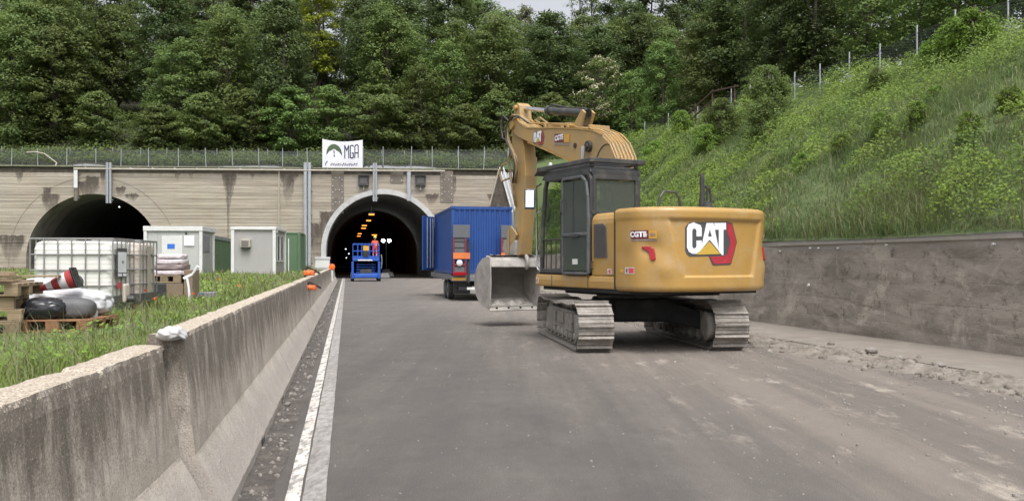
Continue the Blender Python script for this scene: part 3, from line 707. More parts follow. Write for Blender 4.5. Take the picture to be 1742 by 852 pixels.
fence('portal_fence', 'front wire fence with galvanised posts along the portal coping', [PF(PUX(p), .75, 9.9) for p in fx],
      [PZ(p, 252 if p < 600 else 249)-9.9+.1 for p in fx], True, [rng.uniform(-.12,.12) for _ in fx])
fx2 = [-30,5,52,90,132,167,215,262,310,352,400,443,495,540,590,646,686,725,780,827,868]
fence('rear_fence', 'second wire fence with thinner posts just behind the coping fence', [PF(PUX(p), 3.4, 10.9-.2) for p in fx2],
      [1.35]*len(fx2), True, [rng.uniform(-.08,.08) for _ in fx2], .03)
mb = MB(); mb.tube([PF(PUX(40),.6,PZ(40,258)), PF(PUX(55),.6,PZ(55,257)), PF(PUX(70),.6,PZ(70,260)), PF(PUX(92),.5,PZ(92,276)), PF(PUX(92),.2,9.9)], .05, 6)
tag(mb.build('bent_handrail', 'beige_pipe'), 'bent beige pipe sloping down to the coping at the far left of the fence', 'pipe')
# ------------------------------------------------------------------ banner
def banner():
    u0, u1 = PUX(548.5), PUX(617); z0, zl, zr = 9.93, PZ(548,236.5), PZ(617,238); Wd = u1-u0
    t = thing('banner', 'white company banner with green arch emblem and dark MGA lettering tied to the portal fence', 'banner', PF(u0, -.02, z0), PROT)
    def S(fx, fz, d=0):      # point on the sagging, rippled cloth
        top = (zl + (zr-zl)*fx) - .20*4*fx*(1-fx) - z0
        return Vector((fx*Wd, -.03*sin(fx*9+fz*2) - .05*sin(fz*3.1)*fx - d, top*fz))
    m = MB(); m.grid(lambda u, v: S(u, v), 30, 18); m.grid(lambda u, v: S(u, v)+Vector((0,.012,0)), 30, 18)
    m.build('cloth', 'banner_white', t, smooth=True, recalc=False)
    # positions below are fractions of the banner (from the left, from the bottom)
    def poly(name, pts, mat, d=.02):
        m = MB(); m.add([S(x, y, d) for x, y in pts] + [S(x, y, d-.01) for x, y in pts], [tuple(range(len(pts)))]); return m.build(name, mat, t, recalc=False)
    def X(p): return (p-128)/1060.0
    def Yv(p): return (770-p)/660.0
    m = MB(); n = 16
    outer = [(X(440+205*cos(a)), Yv(440-255*sin(a))) for a in [pi*(1.03 - 1.06*k/n) for k in range(n+1)]]
    inner = [(X(440+ (72+95*max(0, abs(cos(a))-.72)*3)*cos(a)*1.0), Yv(395-95*sin(a))) for a in [pi*(1.0-1.0*k/n) for k in range(n+1)]]
    vs = [S(*p, .02) for p in outer] + [S(*p, .02) for p in inner]
    m.add(vs, [(i, i+1, n+2+i, n+1+i) for i in range(n)]); m.build('arch_emblem', 'banner_green', t, recalc=False)
    poly('tree_emblem', [(X(418),Yv(355)),(X(432),Yv(335)),(X(450),Yv(355)),(X(446),Yv(450)),(X(465),Yv(478)),(X(440),Yv(492)),(X(415),Yv(478)),(X(434),Yv(450))], 'banner_navy')
    def stroke(pts, wpx=26):
        m = MB()
        for (x0,y0),(x1,y1) in zip(pts[:-1], pts[1:]):
            dx, dy = x1-x0, y1-y0; L = sqrt(dx*dx+dy*dy); nx, ny = -dy/L*wpx/2, dx/L*wpx/2; ex, ey = dx/L*wpx*.35, dy/L*wpx*.35
            q = [(x0-ex+nx,y0-ey+ny),(x1+ex+nx,y1+ey+ny),(x1+ex-nx,y1+ey-ny),(x0-ex-nx,y0-ey-ny)]
            m.add([S(X(a), Yv(b), .025) for a, b in q], [(0,1,2,3)])
        return m
    for nm, pts in (('letter_m', [(717,515),(717,210),(770,330),(822,210),(822,515)]),
                    ('letter_g', [(945,240),(925,212),(880,212),(866,235),(866,490),(880,515),(930,515),(945,490),(945,400),(915,400)]),
                    ('letter_a', [(985,515),(985,240),(1005,212),(1055,212),(1072,240),(1072,515)]), ):
        stroke(pts).build(nm, 'banner_navy', t, recalc=False)
    stroke([(985,400),(1072,400)]).build('letter_a', 'banner_navy', t, recalc=False)
    stroke([(212,705),(218,660),(245,620),(262,610)], 16).build('swoosh', 'banner_navy', t, recalc=False)
    x = 340; k = 0
    while x < 1040:
        h = [34, 60, 46, 60, 30][k % 5]; y = 700-(x-340)*.0; m = stroke([(x, y), (x+6, y-h), (x+20, y-h*.6)] if k % 2 else [(x, y-h*.7), (x+16, y-h*.7), (x+14, y), (x+2, y)], 9)
        m.build('letter', 'banner_navy', t, recalc=False); x += 30; k += 1
    m = MB()
    for fx in (0, 1): p = S(fx, 1); m.tube([p, p+Vector((0,.75,.05))], .012, 4)
    m.build('tie', 'hose_black', t)
banner()
# ------------------------------------------------------------------ lamps inside the right tunnel
for i, (px, py) in enumerate(((632,364),(627,374.5),(620,383),(618.5,387.5),(612,397),(610.5,401),(637,399))):
    H = 6.15 if i != 6 else 5.0; Y = (H-EYE)*F/(HY-py)
    t = thing('tunnel_lamp', 'orange tunnel lamp, number along the ceiling line', 'lamp', AT(px, py, Y), TH, 'orange lamps along the tunnel ceiling')
    t['label'] = ['orange tunnel lamp nearest the mouth, highest in the row', 'second orange tunnel lamp down the ceiling row', 'third orange tunnel lamp down the ceiling row', 'orange tunnel lamp just under the third one',
                  'orange tunnel lamp next to last in the ceiling row', 'deepest orange tunnel lamp at the end of the ceiling row', 'separate yellow-orange lamp glowing straight above the worker'][i]
    s = .25 + .05*(Y > 100)
    mb = MB(); mb.box2((-s,-.15,-.10),(s,.15,-.02)); mb.build('lens', 'lamp_orange', t)
    mb = MB(); mb.box2((-s-.05,-.2,-.02),(s+.05,.2,.12)); mb.build('housing', 'steel_galv', t)
    if i != 6: mb = MB(); mb.box2((-.02,-.02,.12),(.02,.02,.7)); mb.build('hanger', 'steel_galv', t)
t = thing('work_light', 'bright white double floodlight on a mast inside the right tunnel', 'floodlight', (AT(657,466,105).x, 105, 0), TH)
mb = MB(); mb.tube([(0,0,0.3),(0,0,4.0)], .05, 6); mb.build('mast', 'steel_galv', t)
mb = MB(); mb.box2((-.5,-.4,0.05),(.5,.4,.6)); mb.build('generator', 'white_paint', t, bevel=.03)
for x in (-.36, .36):
    mb = MB(); mb.box2((x-.3,-.06,3.85),(x+.3,.08,4.35)); h = mb.build('lamp_head', 'grey_vent', t, bevel=.02)
    mb = MB(); mb.lathe([(.02,0),(.20,.0),(.18,.03),(.02,.04)], 16, Matrix.Translation((x,-.06,4.1)) @ Matrix.Rotation(pi/2,4,'X')); mb.build('lens', 'lamp_white', h)
for px, py, Y, s, lab in ((588,423.5,110,.06,'small white light at the left wall of the right tunnel, uppermost'), (593.5,431.5,110,.05,'small white light at the left wall of the right tunnel, middle'), (589,438.5,110,.045,'small white light at the left wall of the right tunnel, lowest'), (203,352,85,.05,'single white lamp under the crown of the left arch')):
    t = thing('wall_lamp', lab, 'lamp', AT(px, py, Y)); mb = MB()
    mb.lathe([(s*.3,-s),(s,-s*.4),(s,s*.4),(s*.3,s)], 10); mb.build('globe', 'lamp_small', t)
    mb = MB(); mb.box2((-.05, 0, -.03), (.05, .5, .03)); mb.build('arm', 'steel_galv', t)
# ================================================================== CONCRETE BARRIER
def barrier_block(b0, b1, a0, a1, label, top=1.125, seed=1, chip_far=True):
    """New Jersey block between two stations; a0, a1 = centre line offset at each end"""
    P0b, P1b = RF(a0, b0), RF(a1, b1); d = (P1b-P0b); L = d.length; rz = atan2(-d.x, d.y)
    t = thing('barrier_block', label, 'barrier', P0b, rz, 'concrete barrier blocks in line along the road')
    prof = [(.35,0),(.35,.075),(.345,.085),(.31,.15),(.25,.27),(.178,.392),(.170,.41),(.155,.55),(.135,.75),(.112,.98),(.098,top-.022),(.088,top)]
    full = prof + [(.04,top+.003),(-.04,top+.003)] + [(-x, z) for x, z in prof[::-1]]
    n = int(L/.05) if b0 < 14 else int(L/.25); n = max(n, 12); m = MB(); k = len(full)
    for i in range(n+1):
        y = .012 + (L-.024)*i/n
        for j, (x, z) in enumerate(full):
            q = P0b + d*(y/L); e = fbm(q.x*3+seed, y*3, z*3)*.006 + fbm(y*14, z*14, x*9+seed)*.004
            near = max(0, 1-(L-y)/.16); ch = 0; zz = z
            if chip_far and z > .72 and near > 0 and x > 0: ch = .13*near*sstep(.72, .80, z)*(1-.9*sstep(1.0,1.04,z))      # broken pocket by the joint
            if z >= 1.0: zz = z - abs(fbm(y*2.2, seed*3.1))*.012 - (.010 if fbm(y*7, seed) > .35 else 0)
            s = 1 if x > 0 else -1
            m.v.append((x + s*e - s*ch, y, zz + e*.6*(z > .2)))
    for i in range(n):
        for j in range(k-1): a = i*k+j; m.f.append((a, a+k, a+k+1, a+1))
    m.f.append(tuple(range(k))); m.f.append(tuple(n*k+j for j in range(k))[::-1])
    m.build('concrete_body', 'barrier_concrete', t, recalc=True)
    return t, L
tops = ['nearest barrier block, stained dark with flaking pale top edge', 'second barrier block from the camera, beyond the white mortar cap', 'third barrier block, beside the black refuse bag on its pallet side',
        'fourth barrier block from the camera', 'fifth barrier block from the camera', 'sixth barrier block, with weeds behind it', 'seventh barrier block, opposite the grey cabin',
        'eighth barrier block, before the orange reflectors', 'ninth barrier block from the camera', 'tenth barrier block, next to last before the tunnel', 'last barrier block, ending beside the right tunnel mouth']
tops[2] = 'third barrier block, in line with the white tanks'
bst = [-.6, 5.35]; 
while bst[-1] < 66: bst.append(bst[-1]+6.3)
for i in range(len(bst)-1):
    a0 = -1.05 if i else -1.42; a1 = -1.05 if i else -1.125
    t, L = barrier_block(bst[i], bst[i+1], a0, a1, tops[min(i, 10)], 1.125 if i else 1.065, i+1, i == 0)
    # lifting slots at the toe
    for yy in (L*.36, L*.72):
        mb = MB(); mb.box2((.325,yy-.12,-.002),(.3535,yy+.12,.055)); mb.build('drain_slot', 'black_plastic', t)
# white mortar cap over the first joint
bm = bmesh.new(); bmesh.ops.create_icosphere(bm, subdivisions=4, radius=1)
for v_ in bm.verts:
    p = v_.co.copy(); n = mnoise.noise(p*2.2)*.22 + mnoise.noise(p*6)*.08
    v_.co = Vector((p.x*.080*(1+n), p.y*.12*(1+n), max(-.035, p.z*.042*(1+n))))
    if v_.co.x > .05: v_.co.z -= (v_.co.x-.05)*.7
me = bpy.data.meshes.new('mortar_cap'); bm.to_mesh(me); bm.free()
for p in me.polygons: p.use_smooth = True
o = link('mortar_cap', me, 'ring_concrete'); o.location = RF(-1.01, 5.36, 1.128); o.rotation_euler = (0,0,TH)
tag(o, 'lump of white mortar capping the joint between the two nearest barrier blocks', 'mortar')
# rust-stained loops and little broken bits at the toe
for b, s in ((3.9, .10), (9.6, .07), (14.2, .07)):
    bm = bmesh.new(); bmesh.ops.create_icosphere(bm, subdivisions=2, radius=s*.55)
    for v_ in bm.verts: v_.co = Vector((v_.co.x*.7, v_.co.y*1.3, v_.co.z*.6))*(1+.6*mnoise.noise(v_.co*20+Vector((b,0,0))))
    me = bpy.data.meshes.new('concrete_chip'); bm.to_mesh(me); bm.free(); o = link('concrete_chip', me, 'stone'); o.location = RF(-.62, b, .02)
    tag(o, {3.9:'broken wedge of concrete at the toe of the nearest barrier block', 9.6:'small concrete chip at the toe of the second barrier block', 14.2:'small concrete chip at the toe of the third barrier block'}[b], 'rubble')
# orange reflectors strapped over the barrier, a lamp battery cable and the panel at the far end
def reflector(px, py, Y, s, lab, two=True):
    t = thing('barrier_lamp', lab, 'warning lamp', AT(px, py, Y), TH*.5)
    mb = MB(); mb.box2((-.26*s,-.10,-.12*s),(.26*s,.10,.14*s)); mb.build('orange_body', 'orange_plastic', t, bevel=.03)
    mb = MB(); mb.lathe([(.09*s,-.02),(.1*s,.0),(.1*s,.03),(.06*s,.05)], 16, Matrix.Translation((0,-.11,0)) @ Matrix.Rotation(radians(90),4,'X')); mb.build('lens', 'flower_yellow' if False else 'orange_band', t)
    mb = MB(); mb.tube([(-.2*s,.03,.12*s),(-.1*s,.06,.28*s),(.25*s,.1,.14*s),(.5*s,.1,-.02*s)], .03, 6); mb.build('carry_handle', 'black_plastic', t)
    mb = MB(); mb.box2((-.22*s,-.115,-1.5*s),(-.14*s,-.09,-.1*s)); mb.build('strap', 'black_plastic', t); return t
Yr = 23.7
reflector(526, 464.5, Yr, .55, 'orange warning lamp sitting on top of the barrier left of the tunnel mouth')
reflector(529, 489.5, 21.0, .46, 'orange warning lamp hanging on the road side of the barrier under its twin')
t = thing('barrier_lamp', 'faded round orange lamp on the end of the barrier at the tunnel mouth', 'warning lamp', AT(565, 470, 50), 0)
mb = MB(); mb.tube([(0,0,-.25),(0,0,.4)], .07, 8); mb.build('post', 'white_paint', t)
mb = MB(); mb.lathe([(.05,-.06),(.18,-.03),(.18,.03),(.05,.06)], 16, Matrix.Translation((0,-.05,.55)) @ Matrix.Rotation(radians(90),4,'X')); mb.build('lens', 'orange_plastic', t)
t = thing('white_panel_box', 'white rectangular box standing behind the far end of the barrier', 'box', AT(549, 457, 52), TH)
mb = MB(); mb.box2((-.45,-.2,.05),(.42,.3,.66)); mb.build('box_body', 'white_paint', t, bevel=.04)
mb = MB(); mb.box2((-.48,-.23,.55),(.45,.33,.70)); mb.build('lid', 'white_sheet', t, bevel=.03)
mb = MB(); mb.box2((-.5,-.3,-1.0),(.5,.3,.05)); mb.build('base', 'cabin_grey', t, bevel=.02)
simple('mirror_face', (.55,.60,.66), (.45,.5,.56), 8, .22, 1.0, 0)
simple('steel_dark', (.085,.092,.095), (.06,.065,.07), 3, .5, 0, .04, 60, (.2,.19,.17), 3, .4)
# ================================================================== EXCAVATOR
YU = radians(7.4); YB = radians(27.0); REL = YB-YU
ex = thing('excavator', 'yellow tracked excavator seen from behind, grey ditching bucket lowered in front of it', 'excavator', (2.32, 16.92, 0), YU)
def U(mb, name, mat, bevel=0, **k): return mb.build(name, mat, ex, bevel=bevel, rz=REL, **k)
# ---- undercarriage -------------------------------------------------
TW, GX = .61, 1.195             # shoe width, half gauge
WR, WY, WZ = .36, 1.83, .425    # wheel radius under the chain, wheel positions
def track_path(n):
    pts = []; R = WR+.03; L = 2*WY
    segs = [('b', L), ('f', pi*R), ('t', L), ('r', pi*R)]; tot = 2*L+2*pi*R
    for i in range(n):
        s = tot*i/n
        if s < L: y, z, a = -WY+s, WZ-R, 0
        elif s < L+pi*R: q = (s-L)/R; y, z, a = WY+R*sin(q), WZ-R*cos(q), q
        elif s < 2*L+pi*R:
            q = s-L-pi*R; y = WY-q; sag = -.035*sin(pi*q/L)**2 - .03*sin(3*pi*q/L)**2; z, a = WZ+R+sag, pi
        else: q = (s-2*L-pi*R)/R; y, z, a = -WY-R*sin(q), WZ+R*cos(q), pi+q
        pts.append((y, z, a))
    return pts, tot
_, tot = track_path(4); NS = int(tot/.19)
mb = MB(); p = tot/NS
# shoe: plate with turned-up edge, three grousers and two mud holes; local: x across, y along, -z outwards
pr = [(-p*.52,.0),(-p*.50,-.012),(-p*.46,-.052),(-p*.34,-.052),(-p*.32,-.012),(-p*.12,-.012),(-p*.08,-.022),(p*.0,-.022),(p*.04,-.012),(p*.26,-.012),(p*.29,-.020),(p*.34,-.020),(p*.38,-.012),(p*.47,-.006),(p*.47,.008),(-p*.40,.012)]
mb.prism(pr, 'x', -TW/2, TW/2)
me_shoe = mb.mesh('track_shoe'); me_shoe.materials.append(M['track_steel'])
hole = MB()
for sx in (-.13, .13): hole.box((sx, .04, -.0125), (.055, .035, .003))
pts, _ = track_path(NS)
for side in (-1, 1):
    first = None
    for (y, z, a) in pts:
        o = link('track_shoe', me_shoe, None, ex); o.location = (side*GX, y, z); o.rotation_euler = (a, 0, 0)
    # chain
    mb = MB(); R = WR+.0
    ring_o = [(y, z) for y, z, a in track_path(120)[0]]
    def inset(y, z, d):
        yc = max(-WY, min(WY, y)); v = Vector((y-yc, z-WZ)) if abs(y) > WY else Vector((0, z-WZ)); v.normalize(); return (y-v.x*d, z-v.y*d)
    for xx in (-.10, .06):
        k = len(mb.v); n = len(ring_o)
        for y, z in ring_o:
            yi, zi = inset(y, z, .085); mb.v += [(side*GX+xx, y, z), (side*GX+xx+.04, y, z), (side*GX+xx+.04, yi, zi), (side*GX+xx, yi, zi)]
        for i in range(n):
            a0, b0 = k+4*i, k+4*((i+1) % n)
            for q in range(4): mb.f.append((a0+q, b0+q, b0+(q+1) % 4, a0+(q+1) % 4))
    mb.build('track_chain', 'track_frame', ex)
    # frame beam
    mb = MB(); mb.prism([(-1.50,.24),(1.45,.24),(1.55,.34),(1.50,.60),(1.2,.66),(-1.2,.66),(-1.55,.58),(-1.55,.34)], 'x', side*GX-.20, side*GX+.20); mb.build('track_frame', 'track_frame', ex, bevel=.02)
    mb = MB()
    for (y0, y1, z0, z1) in ((-1.30,-.62,.30,.62),(-.45,.10,.40,.60),(.35,.62,.30,.58)):
        mb.box2((side*(GX+.20),y0,z0),(side*(GX+.235),y1,z1))
    mb.box2((side*(GX+.235),-1.0,.42),(side*(GX+.24),-.95,.48))
    mb.build('side_plate', 'track_steel', ex, bevel=.015)
    for k in range(8):
        y = -1.42+k*.405
        mb = MB(); T = Matrix.Translation((side*GX, y, .215)) @ Matrix.Rotation(pi/2, 4, 'Y')
        mb.lathe([(.05,-.235),(.075,-.21),(.115,-.20),(.115,-.13),(.085,-.125),(.085,.125),(.115,.13),(.115,.20),(.075,.21),(.05,.235)], 14, T); mb.build('track_roller', 'track_frame', ex)
    for y in (-.75, .75):
        mb = MB(); mb.cyl((side*GX-.14,y,.735),(side*GX+.14,y,.735), .065, n=12); mb.build('carrier_roller', 'track_frame', ex)
    # sprocket at the rear (towards the camera) with final drive, idler in front
    mb = MB(); T = Matrix.Translation((side*GX, -WY, WZ)) @ Matrix.Rotation(pi/2, 4, 'Y'); nt = 21
    pr = []
    for k in range(nt*2): a = 2*pi*k/(nt*2); r = .345 if k % 2 else .29; pr.append((r*cos(a), r*sin(a)))
    mb.prism(pr, 'z', -.035, .035, T); mb.lathe([(.10,-.19),(.22,-.17),(.26,-.05),(.26,.05),(.22,.20),(.20,.26),(.06,.27)] if side > 0 else [(.06,-.27),(.20,-.26),(.22,-.20),(.26,-.05),(.26,.05),(.22,.17),(.10,.19)], 24, T)
    mb.build('drive_sprocket', 'track_frame', ex)
    mb = MB(); T = Matrix.Translation((side*GX, WY, WZ)) @ Matrix.Rotation(pi/2, 4, 'Y'); mb.lathe([(.05,-.14),(.10,-.14),(.12,-.07),(.27,-.07),(.34,-.06),(.34,.06),(.27,.07),(.12,.07),(.10,.14),(.05,.14)], 24, T); mb.build('front_idler', 'track_frame', ex)
    mb = MB(); mb.lathe([(.16,0),(.24,.02),(.245,.10),(.18,.13)], 20, Matrix.Translation((side*(GX-.23), -WY, WZ)) @ Matrix.Rotation(-side*pi/2, 4, 'Y')); mb.build('travel_motor', 'track_frame', ex)
# X-shaped car body with arms down to the frames
mb = MB(); mb.box2((-.62,-.75,.42),(.62,.75,.86)); mb.build('car_body', 'dark_under', ex, bevel=.06)
for sx in (-1, 1):
    for sy in (-1, 1):
        mb = MB(); q = [(sx*.45, sy*.72), (sx*.62, sy*.25), (sx*1.05, sy*.72), (sx*1.05, sy*1.22)]
        n4 = 4; vs = [(x, y, (.44 if i in (0,1) else .30)) for i, (x, y) in enumerate(q)] + [(x, y, (.84 if i in (0,1) else .62)) for i, (x, y) in enumerate(q)]
        mb.add(vs, [(3,2,1,0),(4,5,6,7),(0,1,5,4),(1,2,6,5),(2,3,7,6),(3,0,4,7)]); mb.build('leg_casting', 'dark_under', ex, bevel=.03)
mb = MB(); mb.lathe([(.62,.84),(.66,.86),(.66,1.0),(.60,1.02)], 40); mb.build('swing_bearing', 'track_frame', ex)
# ---- house ---------------------------------------------------------
mb = MB(); mb.prism([(-1.30,1.16),(-1.38,-1.5),(-1.05,-2.35),(1.05,-2.35),(1.36,-1.5),(1.28,1.16)], 'z', 1.0, 1.10); U(mb, 'deck_plate', 'dark_under')
mb = MB(); mb.box2((-.95,-1.5,.93),(.95,.9,1.0)); U(mb, 'belly_pan', 'dark_under')
# side skirts
def rprof(w0): return None
mb = MB(); mb.prism([(-1.415,1.07),(-1.425,1.10),(-1.43,1.20),(-1.415,1.285),(-1.38,1.30),(-1.34,1.30),(-1.34,1.07)], 'y', -1.55, 1.27); sk = U(mb, 'side_skirt', 'cat_paint', .012)
m2 = MB(); 
for y in (-.72, .6): m2.box2((-1.434,y-.005,1.075),(-1.428,y+.005,1.29))
m2.build('panel_gap', 'dark_under', sk)
mb = MB(); mb.prism([(1.415,1.07),(1.43,1.20),(1.38,1.30),(1.30,1.30),(1.30,1.07)], 'y', -1.55, 1.25); U(mb, 'side_skirt', 'cat_paint', .012)
mb = MB(); mb.box2((-1.40,1.27,1.07),(-.45,1.33,1.26)); U(mb, 'front_step', 'cat_paint', .02)
mb = MB(); mb.box2((-1.36,-.70,1.30),(-.30,1.24,1.34)); U(mb, 'cab_mount', 'dark_under')
# engine side panel (left) with louvred vent; right side tank and boxes
mb = MB()
prof = [(-1.40,1.305),(-1.405,2.22),(-1.395,2.30),(-1.36,2.37),(-1.28,2.415),(-1.10,2.43),(-.9,2.43),(-.9,1.305)]
mb.prism(prof, 'y', -1.56, -.80); sp = U(mb, 'engine_side_panel', 'cat_paint', .012)
m2 = MB(); y0, y1 = -1.30, -.86
pts_v = [(-1.32,1.62),(-.90,1.62),(-.90,2.22),(-1.20,2.22),(-1.29,2.14)]
m2.prism([(y, z) for y, z in pts_v], 'x', -1.418, -1.404); v_ = m2.build('vent', 'grey_vent', sp)
m2 = MB()
for k in range(15): z = 1.66+k*.036; m2.box2((-1.424,-1.29,z),(-1.418,-.93,z+.014))
m2.build('louvres', 'grey_vent', sp)['kind'] = 'stuff'
mb = MB(); mb.tube([(-1.41,-.86,1.42),(-1.45,-.86,1.43),(-1.45,-.86,1.54),(-1.41,-.86,1.55)], .014, 6); U(mb, 'panel_catch', 'hose_black')
mb = MB(); mb.box2((.30,-1.55,1.30),(1.40,-.15,2.36)); U(mb, 'hydraulic_cover', 'cat_paint', .05)
mb = MB(); mb.box2((.62,-.13,1.30),(1.38,.62,2.05)); U(mb, 'fuel_tank', 'cat_paint', .05)
mb = MB(); mb.box2((.72,.65,1.30),(1.36,1.24,1.62)); U(mb, 'tool_box', 'cat_paint', .04)
mb = MB(); mb.prism([(-.88,2.20),(.30,2.20),(.30,2.40),(-.0,2.445),(-.88,2.445)], 'y', -2.2, -.80); U(mb, 'engine_hood', 'cat_paint', .03)
mb = MB(); mb.box2((-.30,-.70,1.10),(-.22,1.2,1.9)); mb.box2((.30,-.2,1.1),(.38,1.1,1.9)); U(mb, 'boom_foot_bracket', 'cat_paint', .01)
# ---- counterweight: a sculpted casting -----------------------------
plan = [(-1.405,-1.57),(-1.405,-1.80),(-1.395,-2.02),(-1.34,-2.20),(-1.20,-2.38),(-1.04,-2.52),(-.86,-2.61),(-.5,-2.68),(0,-2.71),(.5,-2.68),(.86,-2.61),(1.04,-2.52),(1.20,-2.38),(1.34,-2.20),(1.395,-2.02),(1.405,-1.80),(1.405,-1.57)]
def crom(P, u):
    n = len(P)-1; f = u*n; i = min(int(f), n-1); t = f-i; g = lambda k: Vector(P[max(0, min(n, k))])
    a, b, c, d = g(i-1), g(i), g(i+1), g(i+2)
    return .5*((2*b)+(c-a)*t+(2*a-5*b+4*c-d)*t*t+(3*b-a-3*c+d)*t**3)
LV = [crom(plan, k/400) for k in range(401)]; AL = [0]
for k in range(400): AL.append(AL[-1]+(LV[k+1]-LV[k]).length)
def plan_at(u):
    s = u*AL[-1]; i = int(np.searchsorted(AL, s)); i = min(max(i, 1), 400); f = (s-AL[i-1])/(AL[i]-AL[i-1]+1e-9)
    p = LV[i-1].lerp(LV[i], f); d = (LV[i]-LV[i-1]).normalized(); return p, Vector((-d.y, d.x))*-1
CZ0, CZ1 = 1.045, 2.46
def cw_disp(x, y, z):
    """outward push of the casting surface, in metres"""
    d = 0.0
    # edges rolled over at the top and bottom
    e = (z-(CZ1-.09))/.09
    if e > 0: d -= .09*(1-sqrt(max(0, 1-e*e)))
    e = ((CZ0+.10)-z)/.10
    if e > 0: d -= .07*(1-sqrt(max(0, 1-e*e)))
    # lip under the top edge
    d += .012*sstep(2.22, 2.30, z)
    # recessed trapezium behind the emblem
    fz = (z-1.30)/(2.27-1.30)
    xl, xr = -.76-.26*fz, .72+.22*fz
    ins = min(sstep(xl-.02, xl+.05, x), 1-sstep(xr-.05, xr+.02, x), sstep(1.285, 1.325, z), 1-sstep(2.215, 2.275, z)) if y < -1.9 else 0
    d -= .038*ins
    # scoops in which the rear lamps sit, and the swelling below them
    for cx, cy, cz, rr, am in ((-1.24,-2.34,1.80,.26,-.050),(1.24,-2.34,1.80,.26,-.050),(-1.05,-2.5,1.42,.20,.028),(1.08,-2.48,1.42,.2,.028),(-1.40,-1.9,1.65,.30,-.012)):
        q = ((x-cx)**2+(y-cy)**2)/(rr*rr) + ((z-cz)/.20)**2; d += am*math.exp(-q*1.6)
    return d
def cw(u, z, off=0.0):
    p, n = plan_at(u); d = cw_disp(p.x, p.y, z)+off
    return Vector((p.x+n.x*d, p.y+n.y*d, z))
p_, n_ = plan_at(.5)
CWS = 1 if n_.y < 0 else -1
if CWS < 0:
    _pa = plan_at
    def plan_at(u, _pa=_pa): p, n = _pa(u); return p, -n
m = MB(); NU, NVv = 170, 72
m.grid(lambda u, v: cw(u, CZ0+(CZ1-CZ0)*v), NU, NVv)
k = len(m.v); n = NU
for j, z in ((0, CZ0), (NVv-1, CZ1)):          # close top and bottom
    c = len(m.v); m.v.append((0, -1.57, z))
    for i in range(NU-1): m.f.append((i*NVv+j, (i+1)*NVv+j, c))
cwo = m.build('counterweight', 'cat_paint', ex, rz=REL, smooth=True)
sm_ = cwo.modifiers.new('split', 'EDGE_SPLIT'); sm_.split_angle = radians(40)
def u_of_x(x):            # parameter on the rear face for a given x
    lo, hi = .0, 1.0
    for _ in range(40):
        mid = (lo+hi)/2
        if plan_at(mid)[0].x < x: lo = mid
        else: hi = mid
    return lo
# seam between skirt and casting, and the dark gap under the hood
m2 = MB(); m2.box2((-1.425,-1.568,1.06),(-1.40,-1.556,2.40)); U(m2, 'panel_seam', 'dark_under')
# ---- emblem ---------------------------------------------------------
KX, KZ = .00252, .00229; LX0, LZ0 = -.205, 1.862        # metres per tracing unit; centre of the emblem
def lg(px, py, off): x = LX0+(px-527)*KX; z = LZ0-(py-578)*KZ; return cw(u_of_x(x), z, off)
from mathutils.geometry import tessellate_polygon
def logo_poly(name, pts, mat, off, parent, densify=True, h=.012):
    P = []
    for i, p in enumerate(pts):
        q = pts[(i+1) % len(pts)]; nseg = max(1, int(abs(q[0]-p[0])/45)) if densify else 1
        for s in range(nseg): P.append((p[0]+(q[0]-p[0])*s/nseg, p[1]+(q[1]-p[1])*s/nseg))
    P = pts; bm = bmesh.new(); top = [bm.verts.new((x, y, 0)) for x, y in P]; base = [bm.verts.new((x, y, -1)) for x, y in P]
    for tri in tessellate_polygon([[Vector((x, y, 0)) for x, y in P]]): bm.faces.new([top[i] for i in tri])
    n = len(P)
    for i in range(n): bm.faces.new((base[i], base[(i+1) % n], top[(i+1) % n], top[i]))
    for xc in range(330, 740, 12): bmesh.ops.bisect_plane(bm, geom=bm.verts[:]+bm.edges[:]+bm.faces[:], plane_co=(xc,0,0), plane_no=(1,0,0))
    for v_ in bm.verts: v_.co = lg(v_.co.x, v_.co.y, off if v_.co.z > -.5 else off-h)
    bmesh.ops.recalc_face_normals(bm, faces=bm.faces)
    me = bpy.data.meshes.new(name); bm.to_mesh(me); bm.free()
    return link(name, me, mat, parent)
def skew(pts): return [(x, y - (x-527)*.030) for x, y in pts]
def rr_(x0, y0, x1, y1, r):
    P = []
    for cx, cy, a0 in ((x0+r,y0+r,180),(x1-r,y0+r,270),(x1-r,y1-r,0),(x0+r,y1-r,90)):
        for k in range(5): a = radians(a0+k*22.5); P.append((cx+r*cos(a), cy+r*sin(a)))
    return P
logo_poly('emblem_edge', skew([(334,440),(352,424),(650,424),(700,436),(742,575),(690,732),(675,742),(535,742),(526,735),(496,672),(350,672),(330,655),(318,625),(318,460)]), 'logo_dark', .006, cwo)
logo_poly('emblem_red', skew([(652,432),(692,444),(733,576),(682,730),(542,732),(506,678),(575,676),(612,676),(652,668),(682,575),(652,500)]), 'logo_red', .009, cwo)
C = [(377,428)] + [(432,450),(440,475),(440,530),(400,530),(400,490),(395,478),(384,472),(372,478),(368,490),(368,600),(372,612),(384,618),(395,612),(400,600),(400,560),(440,560),(440,600),(428,636),(400,655),(372,655),(345,640),(330,610),(330,470),(342,442)]
logo_poly('letter_c', skew([(x, y-2) for x, y in C]), 'logo_white', .012, cwo)
A = [(478,432),(533,432),(572,600),(578,636),(560,618),(505,556),(498,556),(440,620),(432,632),(440,596)]
logo_poly('letter_a', skew(A), 'logo_white', .012, cwo)
logo_poly('letter_a_counter', skew([(503,478),(489,530),(519,530)]), 'logo_dark', .014, cwo)
T = [(541,432),(640,432),(640,482),(617,482),(617,668),(604,668),(578,640),(578,482),(541,482)]
logo_poly('letter_t', skew(T), 'logo_white', .012, cwo)
logo_poly('gold_triangle', skew([(501,566),(592,660),(400,660)]), 'logo_gold', .012, cwo)
